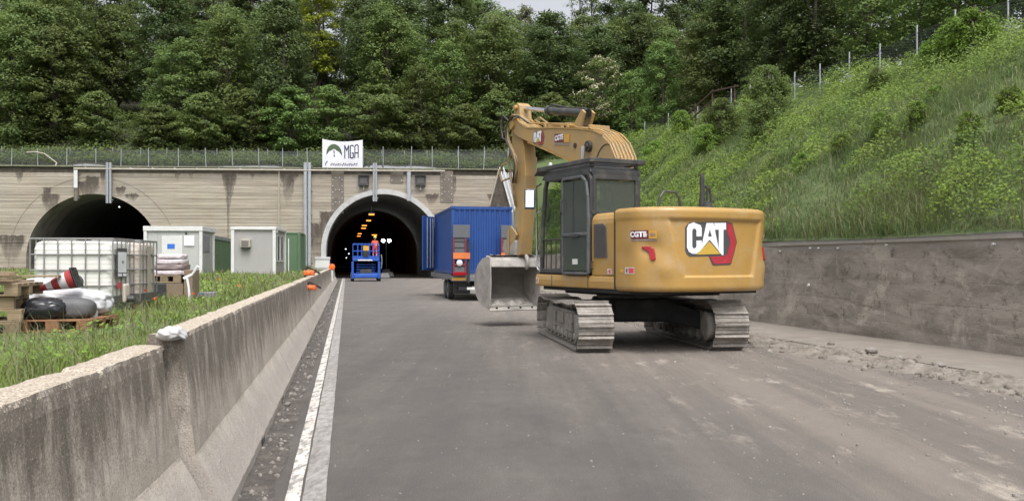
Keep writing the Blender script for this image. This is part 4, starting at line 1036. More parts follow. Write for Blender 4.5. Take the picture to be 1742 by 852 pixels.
# ---- badges and safety stickers -------------------------------------
def on_cw(u, z, off=.006):
    p = cw(u, z, off); q = cw(min(1, u+.004), z, off); xax = (q-p).normalized(); zz = Vector((0,0,1)); nrm = xax.cross(zz)
    return p, xax, nrm
def cgrid(name, ua, ub_, z0, z1, off, mat, n=9):
    m = MB(); m.grid(lambda u, v: cw(ua+(ub_-ua)*u, z0+(z1-z0)*v, off), n, 2); return m.build(name, mat, cwo, recalc=False)
def badge(u0, z, Wd, H):
    Lc = AL[-1]; w_ = Wd/Lc
    cgrid('badge', u0, u0+w_*.70, z-H/2, z+H/2, .006, 'badge_red'); cgrid('badge_field', u0+w_*.70, u0+w_, z-H/2, z+H/2, .006, 'badge_yellow')
    cgrid('badge_strip', u0, u0+w_, z-H/2-.035, z-H/2-.008, .006, 'brown_sack')
    cgrid('badge_mark', u0+w_*.76, u0+w_*.94, z-H*.12, z+H*.12, .010, 'brown_sack')
    o = text_mesh('badge_text', 'CGTE', H*.86, 'logo_white', cwo, Matrix.Identity(4), .0, 1.0, .006)
    for v_ in o.data.vertices: v_.co = cw(u0+(Wd*.30+v_.co.x)/Lc, z+v_.co.y, .011)
    m = MB(); m.add([cw(u0+w_*.57, z-H*.28, .011), cw(u0+w_*.66, z, .011), cw(u0+w_*.57, z+H*.28, .011)], [(0,1,2)]); m.build('arrow_mark', 'logo_white', cwo, recalc=False)
p0u = u_of_x(-1.395) if False else .0
def find_u(xt, yt):
    best = min(range(401), key=lambda k: (LV[k].x-xt)**2+(LV[k].y-yt)**2); return AL[best]/AL[-1]
ub = find_u(-1.375, -2.10)
badge(find_u(-1.39, -2.03), 2.0, .47, .14)
badge(find_u(1.10, -2.48), 1.985, .30, .12)
def sticker(x0, x1, z0, z1, parent, split=.4, face=-1.432):
    mb = MB(); mb.box2((face-.004, x1, z0), (face+.004, x0, z1)); s = mb.build('warning_sticker', 'white_paint', parent)
    mb = MB(); mb.box2((face-.006, x1+.012, z0+.012), (face-.002, x1+(x0-x1)*(1-split), z1-.012)); mb.build('red_field', 'sticker_red', parent)
    mb = MB(); mb.tube([(face-.006, x0-.02, z0+.03), (face-.006, x0-.05, z1-.03)], .006, 4); mb.build('symbol', 'logo_dark', parent)
stk = thing  # (stickers are parts of the casting and the skirt)
sticker(-1.33,-1.45,1.335,1.425, sp, .45, -1.409)
def csticker(ua, ub, z0, z1):
    m = MB(); m.grid(lambda u, v: cw(ua+(ub-ua)*u, z0+(z1-z0)*v, .004), 5, 2); s = m.build('warning_sticker', 'white_paint', cwo, recalc=False)
    m = MB(); m.grid(lambda u, v: cw(ua+(ub-ua)*(.42+.54*u), z0+.012+(z1-z0-.024)*v, .006), 5, 2); m.build('red_field', 'sticker_red', cwo, recalc=False)
    m = MB(); m.grid(lambda u, v: cw(ua+(ub-ua)*(.12+.2*u), z0+.02+(z1-z0-.04)*v, .006), 3, 2); m.build('symbol', 'grey_sack', cwo, recalc=False)
ux = find_u(-1.40,-1.86); csticker(ux, ux+.055, 1.345, 1.455)
ux = find_u(-1.405,-1.72); 
m = MB(); m.grid(lambda u, v: cw(ux+.022*u, 1.37+.05*v, .004), 3, 2); m.build('yellow_sticker', 'badge_yellow', cwo, recalc=False)
sticker(1.22,1.14,1.12,1.24, sk, .5, -1.434)
# ---- rear lamps ------------------------------------------------------
def lamp(cu, flip):
    pts = [(-.115,.105),(.03,.105),(.09,.07),(.115,-.02),(.125,-.10),(.105,-.135),(.06,-.13),(.035,-.105),(.01,-.02),(-.03,.03),(-.09,.055),(-.12,.08)]
    if flip: pts = [(-x*.75, z) for x, z in pts][::-1]
    bm = bmesh.new(); Lc = AL[-1]; top = []; base = []
    for x, z in pts: top.append(bm.verts.new(cw(cu+x/Lc, 1.70+z, .030))); base.append(bm.verts.new(cw(cu+x/Lc, 1.70+z, -.02)))
    f = bm.faces.new(top); n = len(pts)
    for i in range(n): bm.faces.new((base[i], base[(i+1) % n], top[(i+1) % n], top[i]))
    bmesh.ops.triangulate(bm, faces=[f]); bmesh.ops.recalc_face_normals(bm, faces=bm.faces)
    me = bpy.data.meshes.new('tail_light'); bm.to_mesh(me); bm.free(); o = link('tail_light', me, 'lens_red', cwo)
    bv = o.modifiers.new('bevel', 'BEVEL'); bv.width = .01; bv.segments = 2; bv.limit_method = 'ANGLE'; bv.angle_limit = radians(50)
lamp(find_u(-1.26,-2.32), False); lamp(find_u(1.13,-2.45), True)
# ---- things standing on the hood ------------------------------------
def hoop(x0, x1, y, h, zb=2.42):
    mb = MB(); mb.tube([(x0,y,zb),(x0+.06,y,zb+h*.72),(x0+.14,y,zb+h),(x1-.14,y,zb+h),(x1-.06,y,zb+h*.72),(x1,y,zb)], .024, 8); U(mb, 'grab_rail', 'cab_dark')
hoop(-.76, -.24, -1.9, .34)
mb = MB(); mb.tube([(.50,-1.55,2.35),(.50,-1.55,3.14)], .042, 14); mb.tube([(.50,-1.55,2.42),(.50,-1.55,2.70)], .06, 14); U(mb, 'exhaust_stack', 'cab_dark')
mb = MB(); mb.tube([(.50,-1.52,2.90),(.62,-1.48,2.92),(.74,-1.45,2.90),(.80,-1.43,2.78),(.82,-1.42,2.35)], .026, 8); mb.tube([(.66,-1.5,2.35),(.66,-1.5,2.88),(.62,-1.5,2.95)], .022, 8); U(mb, 'grab_rail', 'cab_dark')
mb = MB(); mb.lathe([(.06,0),(.11,.03),(.12,.12),(.07,.20),(.02,.22)], 16, Matrix.Translation((.56,-1.62,2.42))); U(mb, 'pre_cleaner', 'dark_under')
# ---- cab -------------------------------------------------------------
xl, xr, yr, yf, zb, zt = -1.395, -.31, -.755, 1.13, 1.34, 3.28
mb = MB(); mb.box2((xl+.06,yr+.03,zb+.08),(xr-.06,yr+.07,2.40)); mb.box2((xl+.06,yr+.07,zb+.02),(xr-.06,yf-.1,zb+.06)); cab = U(mb, 'cab', 'cab_dark')
def CB(mb, name, mat, bevel=.0, **k): return mb.build(name, mat, cab, bevel=bevel, **k)
def pillar(name, pts, w=.075, mat='cab_dark', dpt=.07):
    mb = MB(); mb.tube(pts, w/2*1.3, 4); return CB(mb, name, mat, .015)
for x in (xl+.035, xr-.035):
    pillar('rear_pillar', [(x, yr+.045, zb), (x, yr+.045, 3.05), (x, yr+.09, 3.19)], .10)
    pillar('front_pillar', [(x, yf-.02, zb), (x, yf-.06, 2.2), (x, yf-.16, 3.0), (x, yf-.24, 3.16)], .08)
    pillar('middle_pillar', [(x, .20, zb), (x, .20, 3.16)], .07)
    pillar('roof_rail', [(x, yr+.03, 3.17), (x, yf-.25, 3.17)], .12)
    pillar('sill', [(x, yr+.03, zb+.03), (x, yf-.02, zb+.03)], .09)
for y, zz in ((yr+.03, 3.17), (yf-.25, 3.17), (yr+.03, zb+.03), (yf-.03, zb+.03)):
    pillar('cross_rail', [(xl+.03, y, zz), (xr-.03, y, zz)], .10)
mb = MB(); mb.prism([(yr-.01,3.18),(yr+.02,3.26),(yr+.12,3.30),(yf-.35,3.30),(yf-.15,3.25),(yf-.08,3.16),(yr-.01,3.16)], 'x', xl-.01, xr+.01); CB(mb, 'roof', 'cab_dark', .03)
mb = MB(); mb.box2((xl+.09,yr+.02,2.42),(xr-.09,yr+.03,3.10)); CB(mb, 'rear_window', 'glass_dust_sheen')
mb = MB(); mb.box2((xl+.02,yr+.07,2.40),(xr-.02,yr-.02,2.47)); CB(mb, 'window_ledge', 'cab_dark', .01)
for x in (xl+.08, xr-.08):
    mb = MB(); mb.box2((x-.03,yr-.018,2.46),(x+.03,yr+.03,3.10)); CB(mb, 'window_trim', 'cab_dark', .01)
mb = MB(); mb.box2((xl+.05,yr-.016,3.05),(xr-.05,yr+.03,3.13)); CB(mb, 'window_trim', 'cab_dark', .01)
# right side: glass and the guard grid seen through the open doorway
mb = MB(); mb.box2((xr-.045,yr+.12,1.45),(xr-.035,.15,3.08)); CB(mb, 'side_window', 'glass')
gd = MB()
for k in range(6): y = .26+k*.155; gd.tube([(xr-.01,y,1.42),(xr-.01,y,3.10)], .011, 6)
for z in (1.95, 2.35, 2.72, 3.0): gd.tube([(xr-.01,.22,z),(xr-.01,1.05,z)], .011, 6)
CB(gd, 'window_guard', 'hose_black')
mb = MB(); mb.box2((xl+.10,yf-.06,1.9),(xr-.08,yf-.05,3.0)); CB(mb, 'windscreen', 'glass')
# doorway rails (black bars across the opening at the bottom)
gd = MB(); gd.tube([(xl+.02,.24,1.98),(xl+.02,1.06,1.98)], .018, 6)
for k in range(4): y = .34+k*.19; gd.tube([(xl+.02,y,1.38),(xl+.02,y,1.98)], .014, 6)
CB(gd, 'doorway_rail', 'hose_black')
# opened door folded back along the side
dx = xl-.065
def door():
    y0, y1, z0, z1 = -.78, .12, 1.335, 3.10
    outl = [(y0,z0),(y1,z0),(y1,z1),(y0+.22,z1),(y0+.08,z1-.10),(y0+.02,z1-.38),(y0,z1-.8)]
    innr_u = [(y0+.09,2.12),(y1-.07,2.12),(y1-.07,z1-.07),(y0+.25,z1-.07),(y0+.15,z1-.14),(y0+.10,z1-.40),(y0+.09,2.3)]
    innr_l = [(y0+.09,z0+.10),(y1-.08,z0+.10),(y1-.08,1.98),(y0+.09,1.98)]
    m = MB()
    # frame as a band between outline and window holes, built from bars
    def bar(p, q, w): m.tube([(dx, p[0], p[1]), (dx, q[0], q[1])], w*.72, 4)
    W = .052
    for a, b in ((0,1),(1,2),(2,3),(3,4),(4,5),(5,6),(6,0)): bar(outl[a], outl[b], W)
    bar((y0,2.05),(y1,2.05), .06)
    d = U(m, 'cab_door', 'steel_dark', .012)
    m = MB(); m.box2((dx-.005,y0+.05,2.06),(dx+.005,y1-.03,z1-.06)); m.build('door_glass', 'glass_dust_sheen', d)
    m = MB(); m.box2((dx-.005,y0+.05,z0+.05),(dx+.005,y1-.03,2.04)); m.build('door_glass', 'glass_dust_sheen', d)
    m = MB(); m.box2((dx-.02,-.28,2.1),(dx+.0,-.255,3.02)); m.build('sliding_window_bar', 'cab_dark', d)
    m = MB(); m.tube([(dx-.03,y1-.03,2.45),(dx-.07,y1-.03,2.50),(dx-.07,y1-.03,2.68),(dx-.03,y1-.03,2.73)], .016, 6); m.build('handle', 'hose_black', d)
    m = MB(); m.box2((dx-.05,-.50,2.0),(dx-.03,-.22,2.07)); m.build('latch', 'cab_dark', d, bevel=.01)
    m = MB(); m.box2((dx-.012,-.42,1.50),(dx-.006,-.24,1.60)); m.build('label_plate', 'white_paint', d)
door()
# inside: seat, consoles, lever, extinguisher-red lever
mb = MB(); mb.box2((-1.08,-.25,1.75),(-.62,.28,1.90)); mb.box2((-1.06,-.38,1.88),(-.64,-.25,2.52)); mb.box2((-.97,-.37,2.54),(-.73,-.28,2.72)); CB(mb, 'seat', 'seat_cloth', .05)
for x in (-1.22,-.52):
    mb = MB(); mb.box2((x-.08,-.1,1.36),(x+.08,.42,2.02)); CB(mb, 'console', 'cab_dark', .03)
    mb = MB(); mb.tube([(x,.34,2.0),(x,.38,2.2),(x,.40,2.26)], [.014,.016,.03], 8); CB(mb, 'joystick', 'hose_black')
mb = MB(); mb.tube([(-1.0,.92,1.36),(-.99,.98,2.2),(-.99,.99,2.62)], .022, 6); mb.tube([(-1.3,1.0,2.35),(-1.3,.92,2.45),(-1.3,.88,2.62),(-1.3,.92,2.72)], .02, 6); CB(mb, 'grab_handle', 'hose_black')
mb = MB(); mb.tube([(-1.34,.27,1.98),(-1.36,.23,2.16)], .022, 8); CB(mb, 'red_lever', 'orange_band')
mb = MB(); mb.box2((-.95,.85,1.36),(-.6,1.02,2.0)); CB(mb, 'dashboard', 'cab_dark', .03)
# roof guard: a slatted steel frame over the cab with a visor sticking out forward
rg = MB()
for x in (xl-.03, xr+.03): rg.box2((x-.035,yr-.06,3.34),(x+.035,yf+.02,3.42))
for y in (yr-.06, yf-.02): rg.box2((xl-.065,y-.035,3.345),(xr+.065,y+.035,3.425))
CB(rg, 'roof_guard', 'cab_dark', .008)
for k in range(8):
    mb = MB(); y = yr+.10+k*.225; mb.box2((xl,y-.045,3.36),(xr,y+.045,3.385)); CB(mb, 'guard_slat', 'cab_dark')
for x in (xl+.06, xr-.06):
    for y in (yr+.05, yf-.25): mb = MB(); mb.box2((x-.03,y-.03,3.27),(x+.03,y+.03,3.345)); CB(mb, 'guard_foot', 'cab_dark')
mb = MB(); mb.prism([(yf-.05,3.36),(yf+.14,3.27),(yf+.15,3.285),(yf-.03,3.39)], 'x', xl-.06, xr+.06); CB(mb, 'visor', 'cab_dark')
mb = MB(); mb.lathe([(.02,0),(.035,.01),(.035,.05),(.01,.07)], 10, Matrix.Translation((xl+.02,.75,3.42))); CB(mb, 'work_lamp', 'white_paint')
# mirror on its arm, front left
mpos = Matrix.Rotation(REL,3,'Z') @ Vector((xl-.21, yf+.05, 2.80))
mb = MB(); mb.prism([(-.045,-.17),(.025,.17),(.04,.17),(-.03,-.17)], 'x', -.085, .085); mr = mb.build('mirror', 'mirror_face', ex, bevel=.004, loc=mpos, rz=-YU-radians(4))
mb = MB(); mb.prism([(-.032,-.21),(.048,.21),(.10,.20),(.05,-.20)], 'x', -.11, .11); mb.build('mirror_shell', 'cab_dark', mr, bevel=.02)
mb = MB(); mb.tube([(xl+.02,yf-.02,1.7),(xl-.03,yf+.05,1.8),(xl-.05,yf+.06,3.05),(xl+.0,yf-.05,3.1)], .016, 6); mb.tube([(xl-.05,yf+.06,2.8),(xl-.15,yf+.06,2.8)], .014, 6); CB(mb, 'mirror_arm', 'hose_black')
mb = MB(); mb.tube([(xl-.02,yf+.03,1.38),(xl-.04,yf+.07,1.45),(xl-.04,yf+.07,2.5),(xl,yf+.0,2.55)], .018, 8); CB(mb, 'front_grab_rail', 'steel_galv')
# ---- boom ------------------------------------------------------------
def side_solid(pts, x0, x1): m = MB(); m.prism(pts, 'x', x0, x1); return m
bo = [(.28,1.62),(.20,1.95),(.13,2.60),(.12,3.15),(.22,3.60),(.42,3.90),(.70,4.10),(1.05,4.23),(1.7,4.36),(2.6,4.50),(3.5,4.62),(4.0,4.70),(4.35,4.86),(4.55,5.02),(4.72,5.02),(4.80,4.88),(4.74,4.72),(4.45,4.55),(3.9,4.36),(3.62,4.28),(3.0,4.07),(1.9,3.70),(1.25,3.44),(.82,3.08),(.62,2.6),(.45,1.95),(.35,1.62)]
XB0, XB1 = -.20, .28
boom = U(side_solid(bo, XB0, XB1), 'boom', 'cat_paint_worn', .018)
for x in (XB0, XB1):           # flange edges standing proud along the side plates
    m = MB()
    for pts in (bo[6:13], bo[18:23]): m.tube([(x, p[0], p[1]-.012 if pts[0][1] > 4.1 and pts is not bo[18:23] else p[1]+.01) for p in pts], .018, 4)
    m.build('weld_flange', 'cat_paint', boom)
xx = XB0-.006
m = MB(); m.cyl((xx-.06,1.18,3.93),(XB1+.08,1.18,3.93), .115, n=20); m.cyl((xx-.085,1.18,3.93),(XB1+.1,1.18,3.93), .05, n=12); m.build('cylinder_boss', 'hose_black', boom)
for x in (XB0-.15, XB1+.15):   # lift cylinders from the boom down to the front of the house
    m = MB(); m.tube([(x,1.18,3.93),(x,1.24,3.05)], .045, 12); m.build('lift_rod', 'chrome', boom)
    m = MB(); m.tube([(x,1.23,3.15),(x,1.30,1.55)], .085, 14); m.build('lift_cylinder', 'cat_paint', boom)
m = MB(); m.cyl((xx-.012,1.75,4.02),(xx+.004,1.75,4.02), .055, n=14); m.build('side_port', 'black_plastic', boom)
# arc weld and hooks on the side
m = MB(); m.tube([(xx,.55+.42*cos(a),3.35+.55*sin(a)) for a in [radians(35+i*9) for i in range(9)]], .010, 4); m.build('weld_bead', 'dark_under', boom)
# decals on the boom side: emblem and badge
def bq(name, mat, y0, y1, z0, z1, d, parent=None, sl=.13):
    m = MB(); m.add([(xx-d,y0,z0+sl*0+(y0-2.8)*sl),(xx-d,y1,z0+(y1-2.8)*sl),(xx-d,y1,z1+(y1-2.8)*sl),(xx-d,y0,z1+(y0-2.8)*sl)], [(0,1,2,3)]); return m.build(name, mat, parent or boom, recalc=False)
TB = Matrix(((0,0,-1,xx-.006),(-1,0,0,0),(0,1,0,0),(0,0,0,1)))
def bpoly(name, pts, mat, d, cy, cz, s):
    m = MB(); P = [(xx-d, cy-(x-527)*s*1.15, cz-(y-578)*s) for x, y in pts]; bm = bmesh.new(); f = bm.faces.new([bm.verts.new(p) for p in P]); bmesh.ops.triangulate(bm, faces=[f])
    me = bpy.data.meshes.new(name); bm.to_mesh(me); bm.free(); link(name, me, mat, boom)
s_, cy_, cz_ = .00105, 3.35, 4.38
bpoly('emblem_edge', [(318,424),(690,424),(742,575),(680,742),(526,735),(496,672),(318,672)], 'logo_dark', .004, cy_, cz_, s_)
bpoly('emblem_red', [(652,432),(692,444),(733,576),(682,730),(542,732),(506,678),(652,668),(682,575),(652,500)], 'logo_red', .006, cy_, cz_, s_)
bpoly('letter_c', C, 'logo_white', .008, cy_, cz_, s_); bpoly('letter_a', A, 'logo_white', .008, cy_, cz_, s_); bpoly('letter_t', T, 'logo_white', .008, cy_, cz_, s_)
bpoly('gold_triangle', [(501,566),(592,660),(400,660)], 'logo_gold', .008, cy_, cz_, s_)
bq('badge', 'badge_red', 2.62, 2.22, 4.22, 4.40, .004); bq('badge_field', 'badge_yellow', 2.215, 1.98, 4.22, 4.40, .005); bq('badge_strip', 'brown_sack', 2.62, 1.98, 4.16, 4.20, .005)
text_mesh('badge_text', 'CGTE', .15, 'logo_white', boom, Matrix(((0,0,-1,xx-.009),(-1,0,0,2.42),(0,1,0,4.265),(0,0,0,1))), .002, .95, .006)
# hydraulic lines over the back of the boom
for k in range(6):
    x = XB0+.03 + k*.085
    m = MB(); pts = [(x,-.02-.01*k,1.9)] + [(x, p[0]-.022-.008*(k % 2), p[1]+.03) for p in bo[2:6]] + [(x, p[0]-.01, p[1]+.035+.012*(k % 2)) for p in bo[6:9]] + [(x, 1.9+.15*(k % 3), 4.46)]
    m.tube(pts, .014, 6); m.build('hydraulic_line', 'cat_paint_worn', boom, smooth=True)
for k in range(3):
    x = XB0+.06 + k*.16; m = MB(); m.tube([(x,1.9,4.46),(x,2.6,4.60+.02*k),(x,3.3,4.72),(x,3.9,4.80),(x,4.2,4.93)], .020, 6); m.build('hydraulic_line', 'cat_paint', boom)
for y, z in ((1.2,4.34),(2.1,4.49),(3.1,4.63)):
    m = MB(); m.box((.04,y,z),(.50,.07,.09)); m.build('line_clamp', 'cat_paint_worn', boom, bevel=.01)
# stick cylinder on top of the boom: barrel on brackets, chrome rod reaching to the stick head
m = MB(); m.prism([(1.75,4.36),(1.55,4.70),(1.66,4.78),(2.1,4.42)], 'x', -.10, -.05); m.prism([(1.75,4.36),(1.55,4.70),(1.66,4.78),(2.1,4.42)], 'x', .13, .18); m.build('cylinder_bracket', 'cat_paint_worn', boom)
cA, cB, cC = Vector((.04,1.62,4.70)), Vector((.04,3.35,5.03)), Vector((.04,4.62,5.28))
m = MB(); m.tube([cA, cB], .085, 16); m.tube([cB-(cB-cA)*.06, cB], .11, 16); m.tube([cA, cA+(cB-cA)*.05], .10, 16); m.build('stick_cylinder', 'cab_dark', boom, smooth=False)
m = MB(); m.tube([cB, cC], .048, 14); m.build('stick_rod', 'chrome', boom)
m = MB(); m.tube([cA+Vector((0,.05,.11)), cA+Vector((0,.8,.24)), cB+Vector((0,-.1,.13))], .022, 6); m.build('hydraulic_line', 'hose_black', boom)
# ---- stick -----------------------------------------------------------
so = [(4.48,5.32),(4.60,5.40),(4.72,5.34),(4.84,5.0),(4.90,4.75),(4.88,4.30),(4.74,3.4),(4.62,2.2),(4.64,1.80),(4.58,1.68),(4.46,1.72),(4.36,2.2),(4.18,3.6),(4.24,4.2),(4.40,4.75)]
stick = U(side_solid(so, -.12, .20), 'stick', 'cat_paint_worn', .018)
m = MB(); m.cyl((-.26,4.66,4.86),(.34,4.66,4.86), .10, n=16); m.cyl((-.20,4.62,5.28),(.28,4.62,5.28), .06, n=12); m.cyl((-.18,4.68,1.78),(.26,4.68,1.78), .07, n=12); m.build('pivot_pin', 'cat_paint', stick)
# bucket cylinder along the front of the stick
m = MB(); m.tube([(.04,4.98,4.50),(.04,4.92,3.0)], .075, 14); m.build('bucket_cylinder', 'cat_paint_worn', stick)
m = MB(); m.tube([(.04,4.92,3.1),(.04,4.96,2.35)], .042, 12); m.build('bucket_rod', 'chrome', stick)
m = MB()
for x in (-.17, .25): m.prism([(4.80,2.42),(4.90,2.36),(4.82,1.95),(4.54,2.12),(4.50,2.2),(4.56,2.26)], 'x', x-.025, x+.025); m.prism([(4.84,2.36),(4.92,2.3),(4.98,1.74),(4.88,1.72)], 'x', x-.06, x-.03)
m.build('bucket_linkage', 'cat_paint_worn', stick, bevel=.01)
# hoses looping round the boom tip and down the stick
for k, (x, r) in enumerate(((-.24,.024),(-.29,.020),(-.20,.020),(.30,.024))):
    m = MB(); m.tube([(x+.1,3.9,4.80),(x+.02,4.25,5.02),(x,4.62,5.10-.05*k),(x-.02,4.86,4.9-.1*k),(x-.03,4.80,4.5),(x-.02,4.48,4.1),(x+.0,4.40,3.75+.1*k),(x+.04,4.58,3.45)], r, 7); m.build('hose', 'hose_tan' if k != 1 else 'hose_black', stick, smooth=True)
for k in range(2):
    x = -.14-.04*k; m = MB(); m.tube([(x,4.85,4.3),(x-.03,4.92+.03*k,4.0),(x-.02,4.78,3.5),(x,4.60,2.9)], .018, 6); m.build('hose', 'hose_tan', stick, smooth=True)
m = MB(); m.tube([(-.17,4.95,5.0),(-.19,5.22,5.18),(-.19,5.34,4.92),(-.19,5.26,4.62),(-.17,5.08,4.55)], .026, 8); m.build('hose', 'hose_black', stick, smooth=True)
m = MB(); m.tube([(-.15,4.98,4.0),(-.19,5.3,3.95),(-.19,5.42,3.75),(-.19,5.3,3.55),(-.15,4.96,3.6)], .024, 8); m.build('hose', 'hose_tan', stick, smooth=True)
# ---- bucket ----------------------------------------------------------
BX0, BX1 = -.88, .42
shell = [(4.560,1.60),(4.700,1.66),(4.930,1.62),(5.180,1.48),(5.340,1.26),(5.380,1.0),(5.300,.75),(5.100,.56),(4.860,.47),(4.600,.43)]
inner = [(4.600,1.52),(4.720,1.60),(4.900,1.56),(5.120,1.44),(5.270,1.24),(5.310,1.0),(5.240,.79),(5.070,.62),(4.850,.53),(4.610,.46)]
m = MB(); n = len(shell); vs = []
for x in (BX0, BX1): vs += [(x, *p) for p in shell] + [(x, *p) for p in inner]
fs = []
for i in range(n-1):
    fs.append((i, i+1, 2*n+i+1, 2*n+i)); fs.append((n+i, n+i+1, 3*n+i+1, 3*n+i))
fs += [(0,n,3*n,2*n),(n-1,2*n-1,4*n-1,3*n-1)]
m.add(vs, fs); bk = U(m, 'bucket', 'bucket_inner', 0)
for x, d in ((BX0, -.03), (BX1, .03)):
    m = MB(); m.prism([(4.510,1.66)] + shell[1:] + [(4.540,.40),(4.480,.60),(4.440,1.0),(4.460,1.40)], 'x', x, x+d); m.build('bucket_side_plate', 'bucket_steel', bk, bevel=.006)
m = MB(); m.prism([(4.440,1.42),(4.500,1.58),(4.580,1.67),(4.780,1.70),(4.780,1.52),(4.600,1.49),(4.510,1.40)], 'x', BX0+.001, BX1-.001); m.build('torque_tube', 'bucket_steel', bk, bevel=.02)
m = MB(); m.prism([(4.440,.39),(4.480,.375),(4.640,.44),(4.630,.465)], 'x', BX0-.03, BX1+.03); m.build('cutting_edge', 'bucket_steel', bk)
for k in range(4):
    m = MB(); m.cyl((-.70+k*.32,4.545,.43),(-.70+k*.32,4.535,.455), .028, n=8); m.build('edge_bolt', 'black_plastic', bk)
m = MB()
for x in (-.10, .18): m.prism([(4.580,1.66),(4.640,1.98),(4.800,2.02),(5.080,1.86),(5.240,1.84),(5.240,1.5),(4.930,1.60)], 'x', x-.03, x+.03)
m.build('bucket_ear', 'bucket_steel', bk, bevel=.01)
m = MB(); m.prism([(4.560,1.70),(4.540,2.05),(4.760,2.16),(5.200,2.08),(5.280,1.86),(5.080,1.74)], 'x', -.19, .27); m.build('quick_coupler', 'bucket_steel', bk, bevel=.02)
m = MB(); m.tube([(.06,4.56,1.74),(.06,4.44,1.66),(.06,4.38,1.50),(.06,4.44,1.38),(.06,4.53,1.40)], [.05,.05,.045,.035,.02], 10); m.build('lifting_hook', 'bucket_steel', bk, smooth=True)
# dried mud on the tube and in the mouth
bm = bmesh.new(); bmesh.ops.create_grid(bm, x_segments=40, y_segments=5, size=.5)
for v_ in bm.verts:
    x = BX0+.05+(v_.co.x+.5)*(BX1-BX0-.1); u = v_.co.y+.5; v_.co = Vector((x, 4.54+.30*u, 1.695-.02*u + max(0, fbm(x*6, u*4))*.05*sin(pi*u)+.004))
me = bpy.data.meshes.new('dried_mud'); bm.to_mesh(me); bm.free(); link('dried_mud', me, 'mud', bk)['kind'] = 'stuff'
bm = bmesh.new(); bmesh.ops.create_grid(bm, x_segments=50, y_segments=6, size=.5)
for v_ in bm.verts:
    x = BX0+.03+(v_.co.x+.5)*(BX1-BX0-.06); u = v_.co.y+.5; v_.co = Vector((x, 4.64+.42*u, .475+.17*u*u + max(0, fbm(x*4, u*3, 5)+.1)*.12*sin(pi*u)+.006))
me = bpy.data.meshes.new('dried_mud'); bm.to_mesh(me); bm.free(); link('dried_mud', me, 'bucket_steel', bk)['kind'] = 'stuff'
# ================================================================== TRAILER WITH CONTAINER
TYAW = TH + radians(0.5)
rc = AT(821, 500, 34.0); rc.z = 0
tr = thing('trailer', 'low flatbed trailer with upright loading ramps parked before the right tunnel', 'trailer', rc, TYAW)
# origin: middle of the rear end on the ground, y forward
mb = MB(); mb.box2((-1.15,.25,.80),(1.15,7.6,1.06)); mb.build('deck', 'trailer_grey', tr, bevel=.02)
mb = MB(); mb.box2((-1.22,.0,.78),(1.22,.24,.98)); mb.build('rear_beam', 'trailer_grey', tr, bevel=.02)
mb = MB(); mb.box2((-.5,.5,.45),(-.35,7.5,.8)); mb.box2((.35,.5,.45),(.5,7.5,.8)); mb.build('chassis_beam', 'dark_under', tr)
mb = MB(); mb.box2((-1.24,.3,.86),(-1.20,7.6,1.05)); mb.box2((1.20,.3,.86),(1.24,7.6,1.05)); mb.build('side_rave', 'trailer_grey', tr)
def wheel(x, y, side, par=tr, r=.40, w_=.24):
    T = Matrix.Translation((x, y, r)) @ Matrix.Rotation(side*pi/2, 4, 'Y')
    m = MB(); m.lathe([(r*.62,-w_/2),(r*.9,-w_/2),(r*.99,-w_*.38),(r,0),(r*.99,w_*.38),(r*.9,w_/2),(r*.62,w_/2)], 28, T); t_ = m.build('wheel', 'rubber', par)
    m = MB(); m.lathe([(.03,w_*.20),(.10,w_*.22),(.12,w_*.05),(r*.52,w_*.10),(r*.62,w_*.40),(r*.64,w_*.52),(r*.60,w_*.50)], 24, T); m.build('rim', 'steel_galv', t_)
for sd in (-1, 1):
    for y in (2.0, 3.05): wheel(sd*1.02, y, sd)
for sd in (-1, 1):
    mb = MB(); mb.box2((sd*1.20,1.45,.80),(sd*.9,3.6,.86)); mb.build('mudguard', 'black_plastic', tr)
for x in (-1.10,.45): mb = MB(); mb.box2((x,.3,.28),(x+.65,.36,.80)); mb.build('mud_flap', 'black_plastic', tr)
mb = MB(); mb.box2((-.95,.02,.44),(.95,.10,.56)); mb.build('bumper_bar', 'dark_under', tr)
mb = MB(); mb.box2((-.62,-.012,.45),(-.14,.015,.55)); mb.build('number_plate', 'white_paint', tr)
mb = MB(); mb.box2((-1.2,-.02,.82),(-.68,.0,.93)); mb.build('marker_board', 'badge_yellow', tr)
mb = MB(); mb.box2((.68,-.02,.82),(1.2,.0,.93)); mb.build('marker_board', 'badge_yellow', tr)
